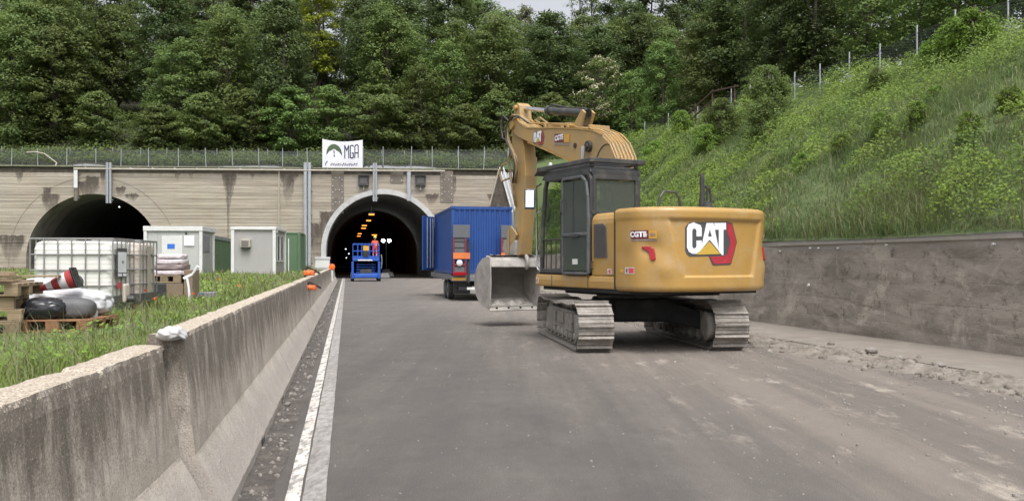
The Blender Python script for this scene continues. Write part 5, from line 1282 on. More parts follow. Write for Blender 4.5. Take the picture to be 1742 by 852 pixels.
for k, cx in enumerate((-.86, 1.04)):          # the two ramps standing upright behind the box
    z0, z1 = 1.0, 2.98; wd = .66; n_ = 'loading_ramp'
    m = MB()
    for x in (-wd/2, wd/2-.22 if False else wd/2-.20): m.box2((cx+x,-.16,z0),(cx+x+.06,-.06,z1-.4))
    m.box2((cx-wd/2,-.16,z0),(cx+wd/2-.14,-.06,z0+.10)); m.box2((cx-wd/2,-.16,1.40),(cx+wd/2-.14,-.06,1.46))
    r_ = m.build(n_, 'red_frame', tr, bevel=.006)
    m = MB(); m.box2((cx-wd/2,-.175,z1-.50),(cx+wd/2,-.05,z1)); m.build('ramp_flap', 'grey_mesh', r_, bevel=.01)
    m = MB(); m.box2((cx-wd/2+.065,-.13,1.75),(cx+wd/2-.205,-.09,z1-.5)); m.box2((cx-wd/2+.065,-.13,z0+.1),(cx+wd/2-.205,-.09,1.40)); m.build('ramp_mesh', 'grey_mesh', r_)
    for q in range(6): zz = 1.12+q*.24; m = MB(); m.box2((cx-wd/2+.06,-.145,zz),(cx+wd/2-.2,-.125,zz+.03)); m.build('ramp_rung', 'dark_under', r_)
    m = MB(); m.box2((cx-wd/2,-.19,1.66),(cx+wd/2,-.165,1.90)); m.build('orange_board', 'orange_band', r_)
    m = MB(); m.lathe([(.02,0),(.11,.0),(.12,.02),(.05,.05)], 18, Matrix.Translation((cx-.08,-.17,1.50)) @ Matrix.Rotation(pi/2,4,'X')); m.build('round_lamp', 'white_paint', r_)
    m = MB(); m.box2((cx-wd/2,-.18,1.02),(cx+wd/2-.14,-.162,1.15)); m.build('rear_light', 'lens_red', r_, bevel=.005)
    m = MB(); m.box2((cx+wd/2-.09,-.12,.75),(cx+wd/2,-.03,2.4)); m.build('ramp_spring_post', 'dark_under', r_)
# container resting on the deck
ct = thing('shipping_container', 'blue corrugated shipping container with its far door swung open, standing on the trailer', 'container', RF(0,0), TYAW)
ct.location = rc + Matrix.Rotation(TYAW,3,'Z') @ Vector((.02,.30,1.07))
Lc_, Wc, Hc = 6.06, 2.43, 2.66
def corr(p, n, amp):      # corrugation offset
    f = (p*n) % 1.0; return amp*(0 if f < .3 else ((f-.3)/.2 if f < .5 else (1 if f < .8 else 1-(f-.8)/.2)))
def cwall(name, ax, c, a0, a1, z0, z1, n, inward):
    m = MB(); xs = []; 
    for i in range(n):
        for f in (0,.3,.5,.8): xs.append((i+f)/n)
    xs.append(1.0); k = len(xs)
    for z in (z0, z1):
        for x in xs:
            d = corr(x, n, .032)*inward
            p = a0+(a1-a0)*x; m.v.append((c+d, p, z) if ax == 'x' else (p, c+d, z))
    for i in range(k-1): m.f.append((i, i+1, k+i+1, k+i))
    return m.build(name, 'blue_paint', ct, recalc=False)
cwall('side_wall', 'x', -Wc/2+.01, .12, Lc_-.12, .14, Hc-.08, 20, .9)
cwall('side_wall', 'x', Wc/2-.01, .12, Lc_-.12, .14, Hc-.08, 20, -.9)
cwall('end_wall', 'y', .015, -Wc/2+.10, Wc/2-.10, .14, Hc-.10, 11, 1)
mb = MB(); mb.box2((-Wc/2+.03,.05,Hc-.06),(Wc/2-.03,Lc_-.05,Hc-.02)); mb.build('container_roof', 'blue_paint', ct)
mb = MB(); mb.box2((-Wc/2+.03,.05,.03),(Wc/2-.03,Lc_-.05,.10)); mb.build('container_floor', 'dark_under', ct)
for x in (-1, 1):
    for y in (.06, Lc_-.06):
        mb = MB(); mb.box((x*(Wc/2-.06),y,Hc/2),(.12,.13,Hc-.20)); mb.build('corner_post', 'blue_paint', ct, bevel=.01)
        for z in (.06, Hc-.05): mb = MB(); mb.box((x*(Wc/2-.07),y,z),(.17,.17,.12)); mb.build('corner_casting', 'blue_paint', ct, bevel=.012)
    for z, h in ((.08,.13),(Hc-.05,.09)): mb = MB(); mb.box((x*(Wc/2-.03),Lc_/2,z),(.07,Lc_-.3,h)); mb.build('side_rail', 'blue_paint', ct)
for y in (.04, Lc_-.04):
    for z, h in ((.08,.14),(Hc-.06,.12)): mb = MB(); mb.box((0,y,z),(Wc-.3,.08,h)); mb.build('end_rail', 'blue_paint', ct)
# open far door leaf swung back on the left
mb = MB(); T = Matrix.Translation((-Wc/2-.03, Lc_-.02, 0)) @ Matrix.Rotation(radians(236), 4, 'Z')
mb.box2((-.0,-.03,.10),(1.12,.03,Hc-.12), mt=T); dl = mb.build('container_door', 'blue_paint', ct, bevel=.01)
mb = MB()
for x in (.25,.50,.80): mb.tube([(x,.07,.2),(x,.07,Hc-.2)], .022, 8, mt=T)
for x in (.25,.50,.80): mb.tube([(x,-.07,.2),(x,-.07,Hc-.2)], .022, 8, mt=T)
mb.build('lock_rod', 'steel_galv', dl)
# ================================================================== SCISSOR LIFT AND WORKER
lp = AT(622.5, 476, 68.0); lp.z = 0
lf = thing('scissor_lift', 'blue scissor lift platform standing lowered in front of the right tunnel mouth', 'scissor lift', lp, TH)
W2 = 1.12
mb = MB(); mb.box2((-W2,.0,.28),(W2,3.2,.62)); mb.build('chassis', 'blue_lift', lf, bevel=.04)
for x in (-1, 1):
    mb = MB(); mb.box2((x*W2-.19 if x>0 else -W2,-.06,.20),(x*W2 if x>0 else -W2+.19,.35,1.55)); mb.build('side_column', 'blue_lift', lf, bevel=.04)
    for y in (.45, 2.7): wheel(x*(W2-.08), y, x, lf, .36, .26)
mb = MB(); mb.box2((-.9,-.05,.28),(.9,.1,.50)); mb.build('front_bumper', 'blue_lift', lf, bevel=.03)
mb = MB()
for k in range(4):
    z = .72+k*.2
    mb.tube([(-.75,.3,z),(.75,.3,z+.0)], .035, 6)
    mb.prism([(.4,z-.06),(2.9,z+.10),(2.9,z+.18),(.4,z+.02)], 'x', -.62, -.54); mb.prism([(.4,z-.06),(2.9,z+.10),(2.9,z+.18),(.4,z+.02)], 'x', .54, .62)
mb.build('scissor_arms', 'blue_lift', lf)
mb = MB(); mb.box2((-.45,.15,.62),(.45,.3,.95)); mb.build('hydraulic_unit', 'cab_dark', lf, bevel=.02)
mb = MB(); mb.box2((-1.02,-.1,1.60),(1.05,3.2,1.74)); mb.build('platform_floor', 'blue_lift', lf, bevel=.02)
mb = MB(); mb.box2((-.62,-.13,1.62),(.5,-.105,1.72)); mb.build('white_stripe', 'white_paint', lf)
gr = MB()
for y in (-.05, 3.1):
    for z in (1.95, 2.4, 2.95): gr.tube([(-1.0,y,z),(1.03,y,z)], .028, 6)
    for x in (-1.0,-.62,-.3,.3,.62,1.03): gr.tube([(x,y,1.74),(x,y,2.95)], .028, 6)
for x in (-1.0, 1.03):
    for z in (2.4, 2.95): gr.tube([(x,-.05,z),(x,3.1,z)], .028, 6)
    for y in (1.0,2.0): gr.tube([(x,y,1.74),(x,y,2.95)], .028, 6)
gr.build('guard_rail', 'blue_lift', lf)
mb = MB(); mb.box2((-1.0,-.08,1.74),(1.03,-.02,2.0)); mb.build('toe_board', 'blue_lift', lf)
mb = MB(); mb.box2((-.22,-.12,2.42),(.22,-.07,2.80)); mb.build('load_sign', 'badge_yellow', lf)
mb = MB(); mb.lathe([(.02,0),(.22,.0),(.24,.05),(.02,.06)], 16, Matrix.Translation((-.0,-.12,2.18)) @ Matrix.Rotation(pi/2,4,'X')); mb.build('cable_reel', 'dark_under', lf)
mb = MB(); mb.tube([(1.2,.2,1.0),(1.25,.1,1.6),(1.2,.0,2.1)], .04, 6); mb.build('hose', 'steel_galv', lf)
# worker: one continuous skinned body, facing away into the tunnel
def person():
    Y = 68.4; base = AT(638, 440, Y); zf = 1.745
    t = thing('person', 'worker in orange-pink high-visibility suit and yellow helmet standing on the scissor lift', 'person', (base.x, Y, zf), TH+.25)
    J = {'pelvis':(0,0,.93,.135),'waist':(0,0,1.10,.125),'chest':(0,.02,1.32,.150),'neck0':(0,.02,1.46,.075),'neck':(0,.01,1.53,.055),'head0':(0,.0,1.60,.085),'head1':(0,-.01,1.70,.095),'head2':(0,-.01,1.76,.06),
         'hipL':(-.10,0,.88,.10),'kneeL':(-.12,.03,.50,.070),'ankL':(-.13,-.02,.10,.052),'toeL':(-.14,.15,.05,.045),
         'hipR':(.10,0,.88,.10),'kneeR':(.12,.05,.50,.070),'ankR':(.14,.0,.10,.052),'toeR':(.16,.17,.05,.045),
         'shL':(-.20,.0,1.40,.072),'elL':(-.27,.06,1.13,.052),'wrL':(-.20,.27,1.05,.034),'paL':(-.18,.34,1.05,.036),
         'shR':(.20,.0,1.40,.072),'elR':(.29,.02,1.13,.052),'wrR':(.26,.22,1.02,.034),'paR':(.25,.29,1.02,.036)}
    E = [('pelvis','waist'),('waist','chest'),('chest','neck0'),('neck0','neck'),('neck','head0'),('head0','head1'),('head1','head2')]
    for s in 'LR': E += [('pelvis','hip'+s),('hip'+s,'knee'+s),('knee'+s,'ank'+s),('ank'+s,'toe'+s),('chest','sh'+s),('sh'+s,'el'+s),('el'+s,'wr'+s),('wr'+s,'pa'+s)]
    for s, sx in (('L',-1),('R',1)):
        p = J['pa'+s]
        for k in range(4):
            f1 = 'f%d%sa' % (k, s); f2 = 'f%d%sb' % (k, s); ln = [.045,.052,.048,.038][k]
            J[f1] = (p[0]+(-.024+.016*k), p[1]+ln, p[2]+.004, .0095); J[f2] = (p[0]+(-.026+.017*k), p[1]+ln+.022, p[2]-.020, .008); E += [('pa'+s, f1), (f1, f2)]
        J['t'+s] = (p[0]-sx*.048, p[1]+.012, p[2]-.012, .0105); E.append(('pa'+s, 't'+s))
    names = list(J); me = bpy.data.meshes.new('body'); me.from_pydata([J[n][:3] for n in names], [(names.index(a), names.index(b)) for a, b in E], [])
    o = link('body', me, None, t)
    for m_ in ('hivis',): me.materials.append(M[m_])
    sk = o.modifiers.new('skin', 'SKIN'); sv = me.skin_vertices[0].data if me.skin_vertices else None
    if sv is None:
        bm = bmesh.new(); bm.from_mesh(me); bm.verts.layers.skin.verify(); bm.to_mesh(me); bm.free(); sv = me.skin_vertices[0].data
    for i, n in enumerate(names): sv[i].radius = (J[n][3], J[n][3]); sv[i].use_root = (n == 'pelvis')
    ss = o.modifiers.new('sub', 'SUBSURF'); ss.levels = 1; ss.render_levels = 2
    # bake the surface so skin, boots and suit can be told apart by region
    dg = bpy.context.evaluated_depsgraph_get(); me2 = bpy.data.meshes.new_from_object(o.evaluated_get(dg)); me2.name = 'body'
    bpy.data.objects.remove(o); me2.materials.clear()
    for m_ in ('hivis', 'skin', 'boot', 'reflective'): me2.materials.append(M[m_])
    for p in me2.polygons:
        c = p.center; p.use_smooth = True
        if c.z > 1.50 or (c.y > .255 and .9 < c.z < 1.2): p.material_index = 1
        elif c.z < .14: p.material_index = 2
        elif abs(c.z-.38) < .03 or abs(c.z-1.16) < .028 or abs(c.z-.62) < .02: p.material_index = 3
    link('body', me2, None, t)
    mb = MB(); mb.lathe([(.135,0),(.118,.012),(.112,.05),(.09,.10),(.05,.13),(.01,.138)], 20, Matrix.Translation((0,-.01,1.71))); mb.box2((-.07,.09,1.705),(.07,.17,1.72)); mb.build('helmet', 'helmet', t, smooth=True)
    for sx in (-.035,.035):
        mb = MB(); mb.lathe([(.004,-.006),(.012,0),(.004,.006)], 8, Matrix.Translation((sx,.085,1.665)) @ Matrix.Rotation(pi/2,4,'X')); mb.build('eye', 'boot', t)
        mb = MB(); mb.lathe([(.008,-.01),(.026,0),(.008,.01)], 8, Matrix.Translation((sx*2.75,-.01,1.655)) @ Matrix.Rotation(pi/2,4,'Y')); mb.build('ear', 'skin', t)
    mb = MB(); mb.prism([(-.014,1.625),(.014,1.625),(0,1.665)], 'y', .085, .112); mb.build('nose', 'skin', t)
    mb = MB(); mb.box2((-.024,.084,1.597),(.024,.092,1.604)); mb.build('mouth', 'sticker_red', t)
person()
# pale barrier segments lying in the tunnel beyond the lift
for i, (x, d) in enumerate(((655,0),(663,1))):
    p = AT(x, 472, 84+6*d); t = thing('concrete_kerb', ['pale kerb block on the tunnel floor right beside the lift', 'pale kerb block farther inside the tunnel, right of the lift'][i], 'kerb block', (p.x, p.y, 0), TH)
    mb = MB(); mb.prism([(-.45,0),(.45,0),(.4,.25),(.3,.45),(-.3,.45),(-.4,.25)], 'y', 0, 1.2); mb.build('block', 'white_paint', t, bevel=.02)
# ================================================================== THINGS ON THE GRASS VERGE
def on_bank(px, Y):
    X = (px-CX)/F*Y; a = X*RC+Y*RS; b = -X*RS+Y*RC; return Vector((X, Y, bank_z(a, b)))
# ---- site cabins ----------------------------------------------------
def cabin(name, label, cat, p, W, D, H, rz, wall, trim, roof, over=.06, roof_h=.18):
    t = thing(name, label, cat, p, rz)
    mb = MB(); mb.box2((-W/2,0,0),(W/2,D,H)); mb.build('walls', wall, t, bevel=.02)
    mb = MB(); mb.box2((-W/2-over,-over,H-.02),(W/2+over,D+over,H+roof_h)); mb.build('roof', roof, t, bevel=.015)
    for x in (-W/2, W/2):
        for y in (0, D): mb = MB(); mb.box((x,y,H/2),(.16,.16,H+.02)); mb.build('corner_post', trim, t, bevel=.02)
    return t
def wall_panels(t, W, H, n, mat, y=-.012):
    for i in range(n):
        x0 = -W/2+.09+(W-.18)*i/n; x1 = -W/2+.09+(W-.18)*(i+1)/n-.02
        mb = MB(); mb.box2((x0,y,.05),(x1,.005,H-.06)); mb.build('wall_panel', mat, t)
def sh(p, dz=0): return p+Vector((0,0,dz))
# white cabin with door and blue notice
p = on_bank(295, 43.0); cA_ = cabin('site_cabin', 'white site cabin with a door, blue notice and white sign, leftmost of the cabins', 'cabin', p, 2.66, 2.5, 2.18, TH*.55, 'cabin_white', 'white_paint', 'white_paint', .10, .22)
wall_panels(cA_, 2.66, 2.18, 5, 'cabin_white')
mb = MB(); mb.box2((-.55,-.05,.08),(.45,-.015,1.92)); d = mb.build('door', 'white_paint', cA_, bevel=.01)
mb = MB(); mb.box2((-.28,-.062,1.28),(.08,-.052,1.52)); mb.build('notice', 'blue_sign', d)
mb = MB(); mb.box2((-.48,-.09,.95),(-.42,-.05,1.05)); mb.build('handle', 'steel_galv', d)
mb = MB(); mb.box2((.52,-.06,1.42),(1.02,-.015,1.93)); mb.build('sign_board', 'logo_white', cA_, bevel=.02)
mb = MB(); mb.lathe([(.03,0),(.06,.02),(.02,.08)], 10, Matrix.Translation((.62,-.02,2.05)) @ Matrix.Rotation(pi/2,4,'X')); mb.build('door_lamp', 'cab_dark', cA_)
mb = MB(); mb.box2((1.335,.3,1.15),(1.36,1.7,1.95)); mb.build('side_window', 'cabin_roof_grey', cA_)
# green container behind
p = on_bank(351, 46.5); p2 = p.copy()
cG = cabin('green_container', 'long green storage container with grey roof running back behind the white cabin', 'container', p2+Vector((-1.22,0,0)), 2.4, 11.0, 1.92, TH-radians(.5), 'cabin_green', 'cabin_green', 'cabin_roof_grey', .05, .20)
for i in range(10):
    mb = MB(); mb.box2((1.195,.15+i*1.08,.05),(1.215,1.15+i*1.08,1.86)); mb.build('wall_panel', 'cabin_green', cG)
# grey cabin with air conditioner
p = on_bank(431.5, 42.0); cB_ = cabin('site_cabin', 'light grey cabin with white roof trim and an air conditioner on its end wall', 'cabin', p+Vector((0,0,-.05)), 1.96, 3.4, 2.25, TH*.62, 'cabin_grey', 'white_paint', 'white_paint', .10, .13)
mb = MB(); mb.box2((-.60,-.26,1.38),(-.12,.02,1.76)); ac = mb.build('air_conditioner', 'beige_pipe', cB_, bevel=.02)
mb = MB(); mb.box2((-.53,-.275,1.44),(-.20,-.255,1.70)); gr2 = mb.build('grille', 'grey_vent', ac)
mb = MB()
for k in range(5): mb.box2((-.52,-.285,1.46+k*.05),(-.21,-.272,1.475+k*.05))
mb.build('louvres', 'beige_pipe', ac)['kind'] = 'stuff'
mb = MB(); mb.box2((-.55,-.22,1.30),(-.18,.0,1.38)); mb.build('wall_bracket', 'cab_dark', ac)
for y in (.7, 1.9):
    mb = MB(); mb.box2((.985,y,.75),(1.01,y+.75,1.95)); w_ = mb.build('window', 'cab_dark', cB_)
    mb = MB(); mb.box2((1.0,y-.05,.70),(1.03,y+.0,2.0)); mb.box2((1.0,y+.75,.70),(1.03,y+.80,2.0)); mb.box2((1.0,y,.68),(1.03,y+.75,.74)); mb.box2((1.0,y,1.96),(1.03,y+.75,2.01)); mb.build('frame', 'white_paint', w_)
mb = MB(); mb.lathe([(.03,0),(.07,.03),(.07,.08),(.02,.1)], 10, Matrix.Translation((1.05,.25,2.1))); mb.build('wall_lamp', 'white_paint', cB_)
# green booth
p = on_bank(494, 49.0); cC_ = cabin('green_booth', 'small dark green booth with a white-edged door right of the grey cabin', 'booth', p+Vector((0,0,-.1)), .98, 2.0, 2.32, TH*.5, 'cabin_green', 'cabin_green', 'cabin_green', .03, .08)
mb = MB(); mb.box2((-.46,-.03,.15),(-.12,-.005,2.05)); d = mb.build('door', 'cabin_green', cC_)
mb = MB(); mb.box2((-.12,-.035,.15),(-.07,-.005,2.05)); mb.build('door_edge', 'white_paint', d)
# ---- IBC tanks ------------------------------------------------------
def ibc(label, p, rz, mat, old=False):
    t = thing('ibc_tank', label, 'liquid tank', p, rz, 'plastic tanks in wire cages')
    W, D, z0, H = 1.20, 1.0, .15, 1.14
    for x in (-.5, 0, .5):
        mb = MB(); mb.box2((x-.06,.02,.0),(x+.06,D-.02,.11)); mb.build('pallet_block', 'steel_galv' if not old else 'pallet_wood', t, bevel=.01)
    mb = MB(); mb.box2((-.6,0,.11),(.6,D,.14)); mb.build('pallet_deck', 'steel_galv', t)
    # bottle: rounded block with shallow ribs
    m = MB(); n = 64
    def ringp(z, ins):
        R = .10; out_ = []
        for cx, cy, a0 in ((W/2-R-ins,D-R-ins,0),(-W/2+R+ins,D-R-ins,90),(-W/2+R+ins,R+ins,180),(W/2-R-ins,R+ins,270)):
            for k in range(7): a = radians(a0+k*15); out_.append((cx+R*cos(a), cy+R*sin(a), z))
        return out_
    zs = [(z0,.08),(z0+.03,.03)]
    k = 0; z = z0+.06
    while z < z0+.84: zs.append((z, .018 + (.002 if k % 2 else 0))); z += .035; k += 1
    zs += [(z0+.88,.03),(z0+.93,.045),(z0+.955,.10)]
    rr = [ringp(z, i) for z, i in zs]; q = len(rr[0])
    for r_ in rr: m.v += r_
    for i in range(len(rr)-1):
        for j in range(q): a = i*q+j; b = i*q+(j+1) % q; m.f.append((a,b,b+q,a+q))
    m.f.append(tuple(range(q))[::-1]); m.f.append(tuple((len(rr)-1)*q+j for j in range(q)))
    m.build('bottle', mat, t, smooth=False)
    mb = MB(); mb.lathe([(.11,0),(.115,.04),(.08,.06),(.02,.065)], 20, Matrix.Translation((0,D/2,z0+.94))); mb.build('screw_cap', 'black_plastic', t)
    # cage
    zt_ = H
    for z in (.18,.42,.66,.90,zt_):
        m = MB(); pts = [(-W/2,0,z),(W/2,0,z),(W/2,D,z),(-W/2,D,z),(-W/2,0,z)]
        for a, b in zip(pts[:-1], pts[1:]): m.tube([a, b], .0115 if z < zt_ else .014, 6)
        m.build('cage_hoop', 'steel_cage', t)
    for i in range(7):
        x = -W/2+W*i/6
        for y in (0, D): m = MB(); m.tube([(x,y-.004*(1 if y == 0 else -1),.15),(x,y-.004*(1 if y == 0 else -1),zt_)], .0105, 6); m.build('cage_bar', 'steel_cage', t)
    for i in range(1, 5):
        y = D*i/5
        for x in (-W/2, W/2): m = MB(); m.tube([(x,y,.15),(x,y,zt_)], .0105, 6); m.build('cage_bar', 'steel_cage', t)
    m = MB(); m.box2((-.6,-.02,.14),(.6,0,.26)); m.box2((.6,0,.14),(.615,D,.26)); m.build('base_band', 'grey_vent', t)
    return t, W, D
simple('steel_cage', (.30,.30,.29), (.22,.21,.20), 6, .5, .4, 0, 60, (.16,.12,.09), 5, .3)
rzI = radians(6.5); PI = AT(192, 520, 13.25); 
PI.z = .76
ctr = PI - Matrix.Rotation(rzI,3,'Z') @ Vector((.6,0,0))
t1, W_, D_ = ibc('white plastic tank in a wire cage with a grey label plate, nearer of the two', ctr, rzI, 'ibc_plastic')
m = MB(); m.box2((.622,.10,.70-.16),(.632,.56,1.02-.02)); pl = m.build('label_plate', 'grey_vent', t1)
m = MB(); m.box2((.633,.14,.62),(.637,.52,.94)); m.build('white_label', 'logo_white', t1)
m = MB(); m.box2((.633,.14,.56),(.637,.30,.605)); m.box2((.633,.36,.56),(.637,.52,.605)); m.build('white_label', 'logo_white', t1)
m = MB(); m.prism([(.30,.80),(.38,.80),(.34,.75)], 'x', .638, .641); m.build('hazard_mark', 'logo_dark', t1)
m = MB(); m.box2((.622,.14,.37),(.627,.30,.47)); m.build('red_label', 'sticker_red', t1)
m = MB(); m.box2((.60,.38,.14),(.66,.62,.44)); m.build('valve_housing', 'ibc_plastic_old', t1, bevel=.03)
m = MB(); m.lathe([(.05,0),(.06,.03),(.05,.12),(.03,.13)], 14, Matrix.Translation((.64,.5,.20)) @ Matrix.Rotation(pi/2,4,'Y')); m.build('outlet_valve', 'cab_dark', t1)
ctr2 = ctr + Matrix.Rotation(rzI,3,'Z') @ Vector((.06,1.12,0))
t2, _, _ = ibc('yellowed plastic tank in a wire cage standing directly behind the nearer white one', ctr2, rzI+.02, 'ibc_plastic_old', True)
m = MB(); m.box2((.59,.42,.16),(.612,.62,1.05)); m.build('rib_panel', 'badge_yellow_pale', t2) if 'badge_yellow_pale' in M else m.build('rib_panel', 'beige_pipe', t2)
m = MB(); m.prism([(.55,.92),(.63,.92),(.59,.87)], 'x', .625, .629); m.build('hazard_mark', 'logo_dark', t2)
# ---- pallets --------------------------------------------------------
def pallet(label, p, rz, mat='pallet_wood', group=None, L=1.2, D=.8):
    t = thing('pallet', label, 'pallet', p, rz, group)
    def pc(nm, lo, hi): m = MB(); m.box2(lo, hi); m.build(nm, mat, t, bevel=.004, seg=1)
    for y in (0, D/2-.05, D-.10): pc('bottom_board', (-L/2, y, 0), (L/2, y+.10, .022))
    for x in (-L/2, -.0725, L/2-.145):
        for y in (0, D/2-.05, D-.10): pc('block', (x, y, .022), (x+.145, y+.10, .10))
    for x in (-L/2, -.0725, L/2-.145): pc('stringer_board', (x, 0, .10), (x+.145, D, .122))
    for k in range(5): y = (D-.12)*k/4; pc('top_board', (-L/2, y, .122), (L/2, y+.12, .144))
    return t
rng = random.Random(5)
base = on_bank(-75, 9.5); base.z -= .01
names = ['bottom pallet of the stack at the left edge', 'second pallet from the bottom in the stack at the left edge', 'third pallet from the bottom in the stack at the left edge', 'topmost whole pallet in the stack at the left edge']
for k in range(4):
    q = base + Vector((rng.uniform(-.04,.04), rng.uniform(-.04,.04), k*.147)); pallet('grey weathered wooden pallet, ' + names[k], q, radians(14+rng.uniform(-5,5)), group='pallets in the left stack')
# loose boards lying on top of the stack
bt = base.z + 4*.147
for k in range(9):
    L = rng.uniform(.6, 1.15); a = radians(rng.uniform(-14, 24)); mb = MB(); mb.box((0,0,0),(L,.11,.022))
    o = mb.build('loose_board', 'pallet_wood', bevel=.003, seg=1); o.location = (base.x+rng.uniform(-.25,.22), base.y+rng.uniform(.08,.7), bt+.014+(k//2)*.026); o.rotation_euler = (0, radians(rng.uniform(-1.2,1.2)), a)
    tag(o, ('long' if L > .9 else 'middling' if L > .75 else 'short')+' splintered board lying '+['straight','askew','crosswise'][k % 3]+' on the left pallet stack, '+['lowest layer','second layer','third layer','fourth layer','very top'][k//2], 'board', 'loose boards on the left pallet stack')
pr_ = on_bank(88, 9.9); pr_.z = .74
pallet('orange-stained pallet lying in the grass under the black sack', pr_, radians(7), 'pallet_orange', L=.82, D=1.0)
# lumpy sack helper: a noisy superellipsoid, flattened where it rests
def sack(name, label, cat, loc, dims, mat, rz=0, amp=.10, fr=2.2, seed=0, sub=5, folds=0, parent=None, tie=False, pwr=.75):
    bm = bmesh.new(); bmesh.ops.create_icosphere(bm, subdivisions=sub, radius=1)
    for v_ in bm.verts:
        p = v_.co.copy(); s = Vector([math.copysign(abs(c)**pwr, c) for c in p]); n = mnoise.fractal(p*fr+Vector((seed,0,0)), .9, 2, 4)*amp
        if folds: n += folds*abs(sin(atan2(p.z, p.y)*9+seed+3*mnoise.noise(p*2)))*max(0, abs(p.x)-.35)
        if tie and p.x < -.45: k = (-.45-p.x)/.55; s.y *= 1-.55*k; s.z *= 1-.45*k
        q = s*(1+n); v_.co = Vector((q.x*dims[0]/2, q.y*dims[1]/2, max(-dims[2]*.42, q.z*dims[2]/2)+dims[2]*.42))
    me = bpy.data.meshes.new(name); bm.to_mesh(me); bm.free()
    me.polygons.foreach_set('use_smooth', [True]*len(me.polygons))
    o = link(name, me, mat, parent); o.location = loc; o.rotation_euler = (0,0,rz)
    if parent is None: tag(o, label, cat)
    return o
zt0 = pr_.z+.144
sack('refuse_sack', 'shiny black plastic sack tied at its left end, lying on the orange pallet', 'sack', AT(58, 500, 9.85).xy.to_3d()+Vector((0,.22,zt0)), (.50,.40,.27), 'black_plastic', radians(8), .06, 2.5, 3, 5, .12, tie=True)
m = MB(); 
o = sack('grey_roll', 'dark grey wrapped roll lying behind and right of the black sack on the pallet', 'roll', AT(98, 500, 9.95).xy.to_3d()+Vector((0,.26,zt0)), (.60,.36,.27), 'grey_sack', radians(8), .03, 1.5, 9, 4)
sack('white_tarp', 'crumpled white plastic sheet draped over the pallet behind the black sack', 'tarp', AT(84, 500, 10.3).xy.to_3d()+Vector((0,.45,zt0)), (1.02,.55,.36), 'white_sheet', radians(4), .08, 3.0, 5, 5, .04)
sack('white_tarp', 'tail of white sheeting hanging down at the right end of the orange pallet', 'tarp', AT(140, 500, 10.2).xy.to_3d()+Vector((0,.2,.72)), (.14,.24,.36), 'white_sheet', radians(15), .16, 3.0, 8, 4, .06)
sack('white_tarp', 'white sheet bunched on the stacked pallets left of the traffic cone', 'tarp', AT(45, 500, 10.7).xy.to_3d()+Vector((0,.3,1.22)), (.55,.5,.13), 'white_sheet', .3, .10, 2.5, 12, 4)
sack('grey_sack', 'dark grey lumpy sack behind the lying traffic cone', 'sack', AT(96, 500, 10.8).xy.to_3d()+Vector((0,.30,1.04)), (.34,.34,.40), 'grey_sack', radians(30), .10, 2.0, 15, 4)
# lying traffic cone
t = thing('traffic_cone', 'red and white striped traffic cone lying on its side on the white sheet', 'traffic cone', AT(92, 484, 10.35))
T = Vector((-.93,-.22,-.33)).to_track_quat('Z','Y').to_matrix().to_4x4() @ Matrix.Translation((0,0,-.24))
segs = [(.125,0),(.108,.08),(.085,.17),(.064,.25),(.046,.32),(.024,.40)]; mats = ['cone_red','cone_white','cone_red','cone_white','cone_red']
for i in range(5):
    m = MB(); m.lathe([segs[i], segs[i+1]], 24, T); m.build('cone_band', mats[i], t, smooth=False)
m = MB(); m.box((0,0,-.015),(.26,.26,.03), mt=T); m.build('base', 'black_plastic', t, bevel=.02)
# pallet of bags on cardboard behind the tanks
pb = on_bank(279, 16.6); pallet('wooden pallet carrying wrapped bags, raised on grey crates right of the tanks', pb+Vector((0,0,.36)), radians(8), L=.62, D=.9)
t = thing('crate', 'low grey crate in the grass under the pallet of wrapped bags', 'crate', pb, radians(8))
mb = MB(); mb.box2((-.32,.0,-.05),(.34,.85,.36)); mb.build('crate_body', 'cab_dark', t, bevel=.02)
mb = MB(); mb.box2((.05,-.02,-.05),(.36,.0,.35)); mb.build('front_panel', 'cardboard', t)
t = thing('cardboard_box', 'tall brown cardboard sheet leaning right of the wrapped bags', 'cardboard', pb+Vector((.40,-.05,-.05)), radians(8))
mb = MB(); mb.box2((0,0,0),(.16,.6,.66)); mb.build('box_body', 'cardboard', t, bevel=.01)
for k, (mt, hh) in enumerate((('pinkish_sack',.12),('brown_sack',.14),('pinkish_sack',.13),('pinkish_sack',.11))):
    sack('cement_bag', ['lowest pink-white bag on the pallet right of the tanks', 'dull brown bag second from the bottom of the bag pile', 'pale bag third from the bottom of the bag pile', 'topmost white bag of the pile right of the tanks'][k], 'bag', pb+Vector((0,.42,.50+k*.105)), (.60-.03*k,.84,hh), mt, radians(8+2*k), .04, 3.0, 20+k, 4, 0, pwr=.38)
# pale forked branch sticking out of the pile
t = thing('forked_stick', 'pale forked plank standing in the grass right of the bag pile', 'stick', on_bank(321, 15.8))
mb = MB(); mb.tube([(.02,0,0),(.0,0,.30),(-.03,0,.48)], .022, 6); mb.tube([(-.09,0,.47),(.06,.02,.55),(.17,0,.70)], [.03,.022,.03], 6); mb.build('stick', 'logo_white', t)
for px, Y, lab in ((330,17.2,'low grey slab half hidden in the grass, left of the two'),(352,17.6,'low grey slab half hidden in the grass, right of the two')):
    q = on_bank(px, Y); t = thing('slab', lab, 'slab', q, .2); mb = MB(); mb.box2((-.17,-.2,.05),(.17,.2,.15)); mb.build('slab', 'cabin_roof_grey', t, bevel=.01)
